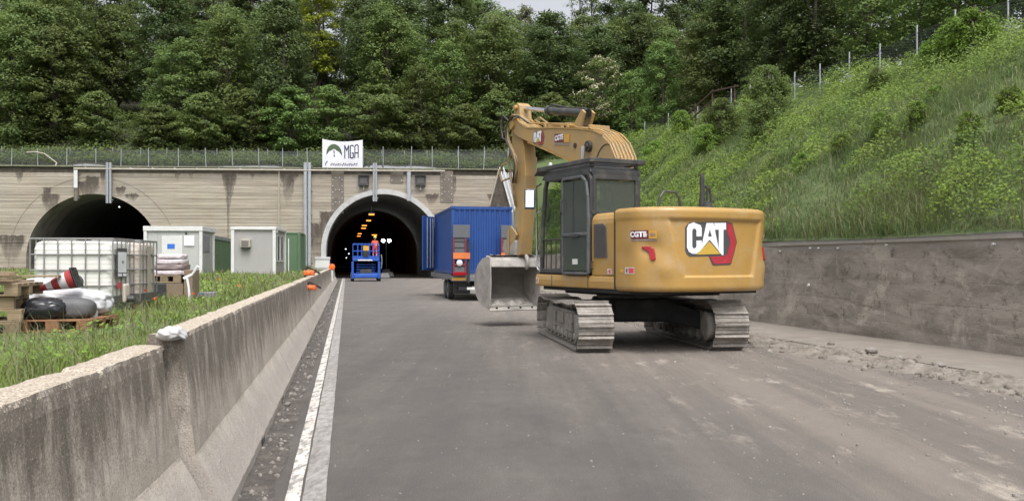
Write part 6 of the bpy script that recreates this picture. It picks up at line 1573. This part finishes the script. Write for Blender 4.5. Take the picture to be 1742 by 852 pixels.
# ================================================================== VEGETATION
RNG = np.random.default_rng(21)
def vnoise(x, y, sc, seed=0):
    r = np.random.default_rng(seed); T = r.random((64, 64)); X = x/sc; Y = y/sc
    i = np.floor(X).astype(int); j = np.floor(Y).astype(int); fx = X-i; fy = Y-j; fx = fx*fx*(3-2*fx); fy = fy*fy*(3-2*fy)
    g = lambda a, b: T[a % 64, b % 64]
    return (g(i,j)*(1-fx)+g(i+1,j)*fx)*(1-fy) + (g(i,j+1)*(1-fx)+g(i+1,j+1)*fx)*fy
def leaves(C, Nn, L, Wd):
    """one folded leaf (two triangles as one quad) at each centre C, normal Nn, length L"""
    n = len(C); Nn = Nn/(np.linalg.norm(Nn, axis=1, keepdims=True)+1e-9)
    R = RNG.normal(size=(n,3)); U_ = np.cross(Nn, R); U_ /= (np.linalg.norm(U_, axis=1, keepdims=True)+1e-9); W_ = np.cross(Nn, U_)
    L = L[:,None]; Wd = Wd[:,None]
    v = np.stack([C-U_*L*.5, C+W_*Wd*.5-Nn*L*.10+U_*L*.05, C+U_*L*.5-Nn*L*.12, C-W_*Wd*.5-Nn*L*.10+U_*L*.05], 1).reshape(-1,3)
    return v, np.arange(n*4).reshape(-1,4)
def crown_mesh(name, seed, H, R, mat, nclump=150, nleaf=75, leaf=.26, low=.18, spread=(.95,.55), taper=.55, lean=0, flowers=None):
    r = np.random.default_rng(seed); C = []
    while len(C) < nclump:
        z = r.uniform(low, 1.0); zc_ = .58; q_ = (z-zc_)/((1-zc_) if z > zc_ else (zc_-low+.12)); prof = max(.05, 1-q_*q_)**.5
        ang = r.uniform(0, 2*pi); bumpy = .72+.28*sin(ang*3+seed+z*7)*cos(ang*2+z*5+seed*2)+.12*r.normal()
        rad = R*prof*bumpy*sqrt(r.uniform(.22, 1.0)); C.append((rad*cos(ang)+lean*z, rad*sin(ang), z*H-.05*H*(rad/R)**2))
    C = np.array(C); k = r.integers(int(nleaf*.6), int(nleaf*1.4), nclump); idx = np.repeat(np.arange(nclump), k); n = len(idx)
    sz = r.uniform(.65, 1.35, nclump)[idx]
    off = r.normal(size=(n,3)); off /= np.linalg.norm(off, axis=1, keepdims=True); off *= r.uniform(.25, 1, n)[:,None]**.6
    off[:,0] *= spread[0]*sz; off[:,1] *= spread[0]*sz; off[:,2] *= spread[1]*sz
    drop = -.28*(off[:,0]**2+off[:,1]**2)/(spread[0]**2)*.5
    P = C[idx]+off; P[:,2] += drop
    out_ = C[idx]*np.array([1,1,0]); out_ = out_/(np.linalg.norm(out_,axis=1,keepdims=True)+.1)
    Nn = np.array([0,0,1.0])+out_*.45+off*.35+r.normal(size=(n,3))*.42
    L = leaf*r.uniform(.6, 1.3, n); v, f = leaves(P, Nn, L, L*.62)
    me_o = np_mesh(name, v, f); me = me_o.data; bpy.data.objects.remove(me_o); me.materials.append(M[mat])
    if flowers:
        me.materials.append(M[flowers]); nf = len(f); cf = r.random(nclump) < .8
        m = np.where(cf[idx] & (off[:,2] > .05*spread[1]) & (r.random(n) < .85), 1, 0).astype(np.int32); me.polygons.foreach_set('material_index', m)
    return me, C
def trunk_mesh(name, C, H, r0, seed, n=14, low=.1):
    r = random.Random(seed); m = MB(); top = H*.88; pts = []; rad = []
    for i in range(7):
        t = i/6; pts.append((.25*sin(seed+t*3)*t, .25*cos(seed*2+t*2)*t, -1.0+(top+1.0)*t)); rad.append(r0*(1.15-t)+.03)
    m.tube(pts, rad, 8)
    for c in r.sample(list(map(tuple, C)), min(n, len(C))):
        z0 = max(.12*H, c[2]-.25*H*r.uniform(.5,1)); t = (z0+1)/(top+1); b = Vector((.25*sin(seed+t*3)*t, .25*cos(seed*2+t*2)*t, z0)); e = Vector(c)
        mid = b.lerp(e, .5)+Vector((0,0,.35)); m.tube([b, mid, e], [r0*.35*(1.1-t)+.03, r0*.2+.02, .02], 5)
    me = m.mesh(name); me.materials.append(M['bark']); return me
KINDS = {}
def kind(key, nm, *a, tr=.22, limbs=14, **k):
    me, C = crown_mesh('crown', *a, **k); KINDS[key] = (nm, me, trunk_mesh('trunk', C, a[1], tr, a[0], limbs))
kind('dark1', 'broadleaf_tree', 1, 14.0, 4.4, 'leaf_dark', nclump=190, nleaf=80, leaf=.30)
kind('dark2', 'broadleaf_tree', 2, 15.0, 3.8, 'leaf_dark', nclump=170, nleaf=80, leaf=.30, low=.1, taper=.7)
kind('mid1', 'broadleaf_tree', 3, 13.0, 4.6, 'leaf_mid', nclump=190, nleaf=78, leaf=.30, spread=(1.15,.5))
kind('mid2', 'broadleaf_tree', 4, 11.5, 4.0, 'leaf_mid', nclump=170, nleaf=78, leaf=.28, low=.05, spread=(1.0,.55))
kind('olive', 'broadleaf_tree', 5, 13.5, 3.8, 'leaf_olive', nclump=150, nleaf=70, leaf=.28, spread=(.9,.5))
kind('light', 'locust_tree', 6, 12.0, 3.8, 'leaf_light', nclump=150, nleaf=70, leaf=.26, spread=(.9,.5))
kind('thin', 'slender_tree', 7, 15.0, 2.2, 'leaf_mid', nclump=60, nleaf=46, leaf=.26, low=.35, spread=(.7,.3), tr=.16, limbs=22)
kind('lime', 'lime_green_tree', 8, 12.0, 2.6, 'leaf_lime', nclump=70, nleaf=70, leaf=.26, low=.35, spread=(.75,.3))
kind('low', 'hazel_bush', 9, 5.6, 3.6, 'leaf_mid', nclump=120, nleaf=80, leaf=.26, low=.02, spread=(.85,.28), taper=.9, tr=.1)
kind('lowl', 'locust_bush', 10, 6.2, 3.2, 'leaf_light', nclump=110, nleaf=75, leaf=.24, low=.04, spread=(.85,.26), taper=.8, tr=.1)
kind('elder', 'elder_bush', 12, 5.2, 2.5, 'leaf_light', nclump=110, nleaf=80, leaf=.15, low=.1, spread=(.5,.26), tr=.1, flowers='flower_cream')
kind('shrub', 'shrub', 13, 1.5, .95, 'herb', nclump=90, nleaf=70, leaf=.085, low=.0, spread=(.24,.14), taper=.8, tr=.03)
kind('shrubd', 'shrub', 14, 1.9, 1.0, 'leaf_mid', nclump=100, nleaf=75, leaf=.085, low=.0, spread=(.26,.14), taper=.8, tr=.03)
def plant(key, P, s, label, cat='tree', group=None, rz=None, sz=None):
    nm, cr, tk = KINDS[key]
    t = thing(nm, label, cat, P, random.uniform(0, 6.28) if rz is None else rz, group); t.scale = (s, s, s*(sz or random.uniform(.92, 1.1)))
    c = link('crown', cr, None, t); k = link('trunk', tk, None, t); return t
random.seed(33)
def hillpos(px, t):
    """point on the hillside t metres behind the portal, seen at photo column px"""
    k = (px-CX)/F; Y = 78.0+t
    for _ in range(6): X = k*Y; Y = 78+.0734*(X+11.62)+t
    return Vector((X, Y, HILL(X, Y)-.15))
# first row, just behind the fences: bushes one can tell apart
for px, t, key, s, lab in (
    (25, 6.5, 'mid2', .95, 'broad layered green tree filling the left edge above the fence'),
    (95, 7.5, 'mid2', 1.0, 'big rounded tree with pale leaf tips left of the dark hollow'),
    (165, 6.0, 'low', .85, 'low dark bush left of the dark hollow behind the fence'),
    (268, 6.5, 'low', .80, 'low spreading bush right of the dark hollow above the left arch'),
    (345, 5.5, 'low', 1.0, 'fan-shaped light bush standing above the space between the arches'),
    (425, 7.5, 'low', .9, 'dull green bush behind the twin posts left of the banner'),
    (492, 6.0, 'lowl', 1.05, 'pale yellowish bush immediately left of the banner'),
    (560, 7.5, 'lowl', .95, 'pale bush rising behind the banner'),
    (640, 6.5, 'low', 1.15, 'green layered bush immediately right of the banner'),
    (715, 7.0, 'mid2', .78, 'bushy tree hanging over the fence above the right arch'),
    (790, 6.0, 'low', .8, 'dark low bush behind the fence right of the right arch'),
    (850, 7.5, 'low', .9, 'dark bush behind the end of the portal fence')):
    plant(key, hillpos(px, t), s, lab, 'bush' if 'low' in key else 'tree')
# further rows up the hill: one mass of woodland, yet every trunk a tree of its own
groups = {'dark1':'tall dark broadleaf tree in the wood above the tunnels', 'dark2':'narrow dark broadleaf tree in the wood above the tunnels', 'mid1':'spreading mid-green tree in the wood above the tunnels',
          'mid2':'rounded mid-green tree in the wood above the tunnels', 'olive':'olive-tinted tree in the wood above the tunnels', 'light':'lighter green locust tree in the wood above the tunnels', 'thin':'slender sparse tree on the skyline above the tunnels'}
used = {}
def where(lb, x, ri):
    spot = next(n for lim, n in ((-5,'off the left edge'),(45,'left of the left arch'),(150,'over the left arch, left half'),(262,'over the left arch'),(345,'over the white cabin'),(470,'over the grey cabin'),(545,'just left of the banner'),
        (625,'over the banner'),(690,'over the crown of the right arch'),(760,'right of the right arch crown'),(850,'over the blue container'),(930,'left of the excavator boom tip'),(2000,'behind the excavator boom')) if x < lim)
    l = lb.split(' in the wood')[0].split(' on the skyline')[0]+', '+('first','second','third','fourth','topmost')[ri]+' row, '+spot
    k = used.get(l, 0); used[l] = k+1
    return l if k == 0 else l+', farther right'
for ri, (t, step, sc, opts) in enumerate(((11, 88, .98, ['mid1','mid2','dark1','light','mid1','olive']), (17, 80, 1.0, ['dark1','mid1','light','mid2','dark2']),
                              (25, 84, 1.0, ['dark2','mid1','olive','dark1','mid2']), (35, 92, 1.0, ['dark1','mid1','light','dark2']), (47, 105, .9, ['mid1','dark2','thin','olive']))):
    px = -60 + ri*31
    while px < 1010:
        x = px+random.uniform(-18, 18); key = random.choice(opts); s = sc*random.uniform(.85, 1.15)
        if ri == 0 and (150 < x < 250 or 500 < x < 600): px += step; continue      # the hollows
        if 905 < x < 1010: s *= (.92, .84, .74, .66, .6)[ri]
        if 500 < x < 580 and ri in (1, 2): s *= .62
        if 170 < x < 260 and ri > 2: s *= .78
        plant(key, hillpos(x, t+random.uniform(-2.0, 2.0)), s, where(groups[key], x, ri), 'tree', groups[key].replace('tree in', 'trees in').replace('tree on', 'trees on')); px += step*random.uniform(.85, 1.15)
plant('lime', hillpos(537, 15), 1.2, 'bright lime-green tree at the top edge above the banner', 'tree', sz=1.22)
for px, lab in ((380,'thin dark leaning trunk on the skyline above the left cabins'), (985,'thin bare-stemmed tree against the bright sky right of centre'), (1005,'slender tree just right of the bare one on the skyline'), (233,'thin tree against the sky over the left arch')):
    plant('thin', hillpos(px, 30), .95, lab)
# right-hand woods beyond the ridge fence
def ridge_pt(px, da, dz=0):
    """point da metres beyond the ridge line at photo column px"""
    b = 40.0
    for _ in range(60):
        P = RF(max(RA, wall_a(b)+6.5)+da, b); e = (px-CX)/F - P.x/P.y; b -= e*60
        b = max(8, min(140, b))
    return Vector((P.x, P.y, HILL(P.x, P.y)+dz))
plant('elder', hillpos(1015, 6.0)+Vector((0,-3,2.2)), 1.15, 'elder bush covered in creamy white flower heads behind the excavator boom', 'bush')
for px_, t_, s_, lb_ in ((905,3.5,.8,'dark bush at the portal end, seen under the excavator boom'),(955,4.5,.9,'green bush under the excavator boom, right of the darker one'),(1000,5,.8,'green bush at the foot of the flowering elder'),(1060,9,.9,'tall bush behind the fence right of the flowering elder')): plant('low', hillpos(px_, t_), s_, lb_, 'bush')
for px_, t_, s_, k_, lb_ in ((925,12,.7,'mid1','mid-green tree over the dark bush at the portal end'),(960,16,.7,'dark1','dark tree left of the flowering elder, above the boom'),(995,20,.7,'mid1','mid-green tree on the skyline above the elder'),(1020,12,.8,'dark1','dark tree directly behind the flowering elder'),(1050,16,.9,'mid1','mid-green tree rising right behind the elder'),(1085,14,.9,'dark1','dark tree two crowns right of the elder'),(1075,24,.9,'dark2','narrow dark tree high behind the elder'),(1110,20,.95,'mid1','mid-green tree three crowns right of the elder')): plant(k_, hillpos(px_, t_), s_, lb_, 'tree')
plant('low', hillpos(940, 7), .9, 'dark bush behind the excavator boom, left of the flowering elder', 'bush'); plant('lowl', hillpos(1045, 7), .85, 'light bush immediately right of the flowering elder', 'bush')
for px, da, key, s, lab in ((1075, 5, 'light', .62, 'small light tree right of the elder, behind the fence'), (1130, 5, 'light', .66, 'feathery light green tree left of the broken wooden rail'), (1160, 8, 'olive', .60, 'grey-green feathery tree behind the wooden rail'),
    (1215, 8, 'mid1', .70, 'mid-green tree behind the right ridge fence, left of the great dark tree'), (1300, 5, 'lowl', .5, 'small bright bush with flat leaves on the ridge, below the great dark tree')):
    plant(key, ridge_pt(px, da), s, lab, 'tree')
for px, da, key, s in ((1040,14,'dark1',.95),(1105,18,'dark2',1.05),(1130,12,'mid1',.85),(1170,22,'dark1',1.1),(1215,13,'dark2',.9),(1235,16,'dark1',1.0),(1270,10,'dark1',.95),(1330,9,'dark1',.85),(1385,9,'dark2',.80),(1420,12,'mid1',.8),(1075,28,'mid1',1.1),(1010,22,'mid2',.7),(1300,22,'dark1',1.1),(1370,22,'dark2',1.1),(1150,34,'dark2',1.2),(1250,34,'mid1',1.2)):
    sp_ = ('behind the boom' if px < 1080 else 'behind the broken rail' if px < 1200 else 'left of the ridge bush' if px < 1290 else 'above the tall ridge bush' if px < 1345 else 'by the gap of sky')+(', in front' if da < 13 else ', middle depth' if da < 20 else ', far back')
    lb = {'dark1':'tall dark tree beyond the right ridge fence','dark2':'narrow dark tree beyond the right ridge fence','mid1':'green tree beyond the right ridge fence','mid2':'rounded tree on the skyline right of centre'}[key]
    plant(key, ridge_pt(px, da), s, lb+' '+sp_, 'tree', lb.replace(' tree ', ' trees '))
for px, da, key, s in ((1475,6,'light',.55),(1520,9,'light',.65),(1560,5,'light',.50),(1600,9,'light',.62),(1650,6,'light',.52),(1700,8,'light',.6),(1745,5,'light',.5),(1630,14,'mid1',.7),(1540,16,'mid1',.8),(1790,8,'light',.6),(1840,9,'mid1',.6),(1460,14,'olive',.7)):
    lb = {'light':'pale airy locust tree beyond the fence at the upper right','mid1':'fuller green tree behind the upper right locusts','olive':'olive tree behind the pale locusts, next to the gap of sky'}[key]
    lb2 = lb+(', leftmost' if px < 1500 else ', above the fence bend' if px < 1550 else ', left of the bright shrub' if px < 1580 else ', behind the bright shrub' if px < 1620 else ', right of the bright shrub' if px < 1680 else ', by the last post' if px < 1730 else ', at the very corner' if px < 1760 else ', beyond the corner' if px < 1820 else ', outermost')+(', far' if da > 12 else '')
    plant(key, ridge_pt(px, da), s, lb2, 'tree', None if key == 'olive' else lb.replace(' tree ', ' trees '))
# ---- bushes on the slope -------------------------------------------
def slope_pt(px, py):
    """where the pixel ray meets the embankment"""
    k = (px-CX)/F; h = (HY-py)/F; Y = 10.0
    while Y < 80:
        X = k*Y; z = EYE+h*Y; a = X*RC+Y*RS; b = -X*RS+Y*RC
        if a > wall_a(b) and embank(a, b) >= z: break
        Y += .15
    return Vector((X, Y, embank(a, b)-.08))
for px, py, key, s, lab in (
    (1312,195,'shrubd',1.25,'dark leafy bush on the slope just below the ridge fence, tallest there'), (1298,232,'shrubd',.9,'dark shrub hanging below the tallest ridge bush'),
    (1225,235,'shrubd',1.2,'wide dark shrub on the slope below the broken wooden rail'), (1160,225,'shrub',1.1,'green shrub at the left end of the slope'),(1205,250,'shrub',1.0,'green shrub below the wooden rail, left of the wide dark one'),
    (1630,55,'shrub',1.15,'bright rounded shrub at the fence near the upper right corner'), (1660,45,'shrub',1.15,'bright shrub touching the last fence posts at the upper right'), (1590,75,'shrub',.8,'bright shrub left of the rounded one at the upper right'),
    (1500,225,'shrub',.45,'leafy bramble mound in the middle of the slope'), (1430,250,'shrub',.42,'bright bramble mound left of the middle one'), (1590,170,'shrub',.45,'bramble mound on the slope below the upper right shrubs'), (1560,210,'shrub',.45,'bramble mound right of the slope centre'),
    (1370,280,'shrub',.42,'bright green clump low on the slope above the excavator'), (1650,230,'shrub',.4,'leafy clump low on the right of the slope'), (1720,180,'shrub',.45,'leafy clump at the right edge of the slope'), (1490,150,'shrubd',.5,'greyish shrub high on the slope below the middle fence posts'),
    (1110,265,'shrub',.9,'green shrub beside the excavator boom on the slope'), (1140,215,'shrubd',1.0,'dark shrub at the foot of the broken wooden rail')):
    plant(key, slope_pt(px, py+12) if not (px > 1580 and py < 80) else ridge_pt(px, -.9), s*(1 if px <= 1580 or py >= 80 else .9), lab, 'shrub')
# ---- grass and herbs ------------------------------------------------
def blades(name, P, L, Wd, mat, lean=.45, bend=.5, updir=None):
    n = len(P); th = RNG.uniform(0, 2*pi, n); d = np.stack([np.cos(th), np.sin(th), np.zeros(n)], 1); sdir = np.stack([-np.sin(th), np.cos(th), np.zeros(n)], 1)
    if updir is not None: d = d*.8+updir; 
    ln = (np.abs(RNG.normal(0, lean, n))+.08)[:,None]; L = L[:,None]; Wd = Wd[:,None]; up_ = np.array([0,0,1.0])
    mid = P+(up_+d*ln*.6)*L*.55; tip = P+(up_*(1-.25*ln*bend)+d*(ln*1.5+bend*.3))*L
    V = np.stack([P-sdir*Wd, P+sdir*Wd, mid+sdir*Wd*.75, mid-sdir*Wd*.75, tip], 1).reshape(-1,3)
    k = (np.arange(n)*5)[:,None]; T = np.concatenate([k+np.array([[0,1,2]]), k+np.array([[0,2,3]]), k+np.array([[3,2,4]])], 0)
    o = np_mesh(name, V, T, mat); o['kind'] = 'stuff'; return o
GB, GS = 260, 90
EG = np.array([[embank(wall_a(b)+s*(27-wall_a(b)), b) for s in np.linspace(0, 1, GS)] for b in np.linspace(4, 80, GB)])
def slope_sample(n, nearp=1.9):
    b = 6 + 72*RNG.random(n)**nearp; s = RNG.random(n)**1.15
    wa = np.where(b < 22, 10.76-.0456*(b-12.2), np.where(b < 76, 10.31+(b-22)*.088, 15.06)); a = wa+.05+s*(27-wa)
    fb = (b-4)/76*(GB-1); fs = ((a-wa)/(27-wa))*(GS-1); i = np.clip(fb.astype(int), 0, GB-2); j = np.clip(fs.astype(int), 0, GS-2); u = fb-i; v = fs-j
    z = (EG[i,j]*(1-u)+EG[i+1,j]*u)*(1-v)+(EG[i,j+1]*(1-u)+EG[i+1,j+1]*u)*v
    return a, b, z
def to_world(a, b, z): return np.stack([a*RC-b*RS, a*RS+b*RC, z], 1)
a, b, z = slope_sample(265000); pn = vnoise(a, b, 1.6, 1)*.6+vnoise(a, b, .6, 2)*.4; keep = (pn < .62) | (RNG.random(len(a)) < .8)
a, b, z = a[keep], b[keep], z[keep]; tall = .45+1.25*vnoise(a, b, 1.7, 4)**1.3; P = to_world(a, b, z-.04)
lowz = np.clip((z-2.1)/5.0, 0, 1)
blades('slope_grass', P, tall*RNG.uniform(.16,.42,len(a)), (.0022+.00030*b)*RNG.uniform(.7,1.4,len(a)), 'grass_slope', .5, .9)
sel = (RNG.random(len(a)) < .16*(1.1-lowz)); blades('dry_grass', P[sel], tall[sel]*RNG.uniform(.35,.65,sel.sum()), (.003+.0003*b[sel]), 'grass_dry', .55, 1.1)
# grass hanging over the top of the wall
nb_ = 34000; b = 5+68*RNG.random(nb_)**1.7; wa = np.where(b < 22, 10.76-.0456*(b-12.2), np.where(b < 76, 10.31+(b-22)*.088, 15.06)); a = wa+.38+RNG.random(nb_)*.9
P = to_world(a, b, 2.06+.40*np.clip(a-wa-.45, 0, 2)); blades('wall_top_grass', P, RNG.uniform(.10,.34,nb_), .003+.0003*b, 'grass_slope', .6, .8)
# the far end of the slope by the portal, seen past the excavator
n = 50000; b = 45+33*RNG.random(n); s_ = RNG.random(n)**1.3; wa = np.where(b < 76, 10.31+(b-22)*.088, 15.06); a = wa+.05+s_*(27-wa)
fb = (b-4)/76*(GB-1); fs = ((a-wa)/(27-wa))*(GS-1); i = np.clip(fb.astype(int), 0, GB-2); j = np.clip(fs.astype(int), 0, GS-2)
P = to_world(a, b, EG[i,j]+RNG.uniform(0,.45,n)); L = RNG.uniform(.10,.26,n); v, f = leaves(P, RNG.normal(size=(n,3))*.5+np.array([-.3,-.4,1]), L, L*.6); o = np_mesh('far_slope_herbs', v, f, 'leaf_mid'); o['kind'] = 'stuff'
# herb and bramble leaves in patches over the slope
a, b, z = slope_sample(380000, 1.8); hn = vnoise(a, b, 1.9, 7)*.55+vnoise(a, b, .75, 8)*.45; lz = (z-2.1)/6
keep = hn > .57-.20*np.clip(lz, 0, 1); a, b, z, hn = a[keep], b[keep], z[keep], hn[keep]; n = len(a)
mound = (hn-.42)*2.2; h = RNG.uniform(.02, 1, n)**.5*mound*1.35+.03; P = to_world(a, b, z+h)
Nn = RNG.normal(size=(n,3))*.6+np.array([-.35,-.5,1.0]); L = (.040+.0013*b)*RNG.uniform(.6,1.4,n)
v, f = leaves(P, Nn, L, L*.66); o = np_mesh('bramble_leaves', v, f, 'herb'); o['kind'] = 'stuff'
# grass verge on the left: blades, taller tufts by the pallets, clover-like leaves, small flowers
def bank_sample(n, pw=1.9):
    b = 3.2 + 72*RNG.random(n)**pw; a = -1.22 - .06*np.clip(5.2-b, 0, 9) - (b*.62+3.5)*RNG.random(n)**1.05; 
    x = np.clip((b-8)/34.0, 0, 1); z = .76+.17*x-.03*np.clip((-a-1.2)/2, 0, 1); return a, b, z
a, b, z = bank_sample(210000); bare = vnoise(a, b, 1.3, 15); keep = (bare > .22) | (RNG.random(len(a)) < .4); a, b, z = a[keep], b[keep], z[keep]
tl = .5+1.0*vnoise(a, b, 1.1, 11)**1.5; blades('verge_grass', to_world(a, b, z-.03), tl*RNG.uniform(.06,.19,len(a)), (.0017+.00036*b)*RNG.uniform(.7,1.4,len(a)), 'grass_bank', .5, .8)
a, b, z = bank_sample(16000, 1.6); blades('tall_verge_grass', to_world(a, b, z-.03), RNG.uniform(.15,.42,len(a)), .0014+.0003*b, 'grass_dry', .35, .8)
a, b, z = bank_sample(45000, 1.9); keep = vnoise(a, b, .9, 13) > .58; a, b, z = a[keep], b[keep], z[keep]; n = len(a)
P = to_world(a, b, z+RNG.uniform(.01,.15,n)); L = (.022+.0022*b)*RNG.uniform(.6,1.4,n); v, f = leaves(P, RNG.normal(size=(n,3))*.4+np.array([0,-.2,1]), L, L*.7); o = np_mesh('verge_herbs', v, f, 'herb'); o['kind'] = 'stuff'
for nm, mt, n, pw in (('yellow_flowers','flower_yellow',40,1.3),('red_flowers','flower_red',6,.9)):
    a, b, z = bank_sample(n, pw)
    if mt == 'flower_red': b = 14+RNG.random(n)*12; a = -2.2-RNG.random(n)*1.8
    P = to_world(a, b, z+RNG.uniform(.12,.26,n)); P = np.repeat(P, 4, 0)+RNG.normal(size=(n*4,3))*.008; L = np.full(n*4, .022 if mt == 'flower_yellow' else .05)
    v, f = leaves(P, RNG.normal(size=(n*4,3))*.5+np.array([0,-.4,1]), L, L*.9); o = np_mesh(nm, v, f, mt); o['kind'] = 'stuff'
# undergrowth on the hill behind the fences
n = 95000; u = RNG.uniform(-58, 42, n); t = 1.0+RNG.random(n)**1.5*22; X = P0.x+PU.x*u+PN.x*t; Y = P0.y+PU.y*u+PN.y*t
gx, gt = np.linspace(-75, 35, 111), np.linspace(0, 26, 30); BG = np.array([[HILL(p, 78.01+.0734*(p+11.62)+q) for q in gt] for p in gx]); i = np.clip(((X+75)/110*110).astype(int), 0, 109); j = np.clip((t/26*29).astype(int), 0, 28)
z = BG[i,j]+RNG.uniform(0, 1, n)**.7*(.25+.9*vnoise(X, t, 3.0, 17)); L = RNG.uniform(.12, .3, n)
v, f = leaves(np.stack([X,Y,z],1), RNG.normal(size=(n,3))*.5+np.array([0,-.5,1]), L, L*.6); o = np_mesh('undergrowth', v, f, 'leaf_mid'); o['kind'] = 'stuff'
# ---- ridge fence on the right and the broken wooden rail --------------
def ridge_base(px, da=.3):
    P = ridge_pt(px, da); return Vector((P.x, P.y, P.z-.1))
fpx = [1097,1137,1160,1187,1212,1244,1276,1315,1352,1395,1445,1497,1560,1625,1715,1790]
fence('ridge_fence', 'wire fence with galvanised posts climbing the ridge on the right', [ridge_base(p) for p in fpx], [1.75]*len(fpx), True, None, .033)
t = thing('wooden_rail', 'broken brown wooden handrail by the ridge fence left of the great dark tree', 'handrail', ridge_base(1150, -.3))
o0 = t.location; pts = [ridge_base(p, -.3)-o0+Vector((0,0,h)) for p, h in ((1145,1.1),(1180,1.5),(1212,1.9),(1255,1.75))]
for i in range(3): m = MB(); m.tube([pts[i], pts[i+1]], .06, 4); m.build('rail', 'rust', t)
for p, h in ((1150,1.2),(1183,1.6),(1212,2.0),(1250,1.8)): q = ridge_base(p, -.3)-o0; m = MB(); m.tube([q, q+Vector((0,0,h))], .05, 4); m.build('post', 'rust', t)
for i in range(2): m = MB(); m.tube([pts[i]-Vector((0,0,.5)), pts[i+1]-Vector((0,0,.5))], .05, 4); m.build('rail', 'rust', t)
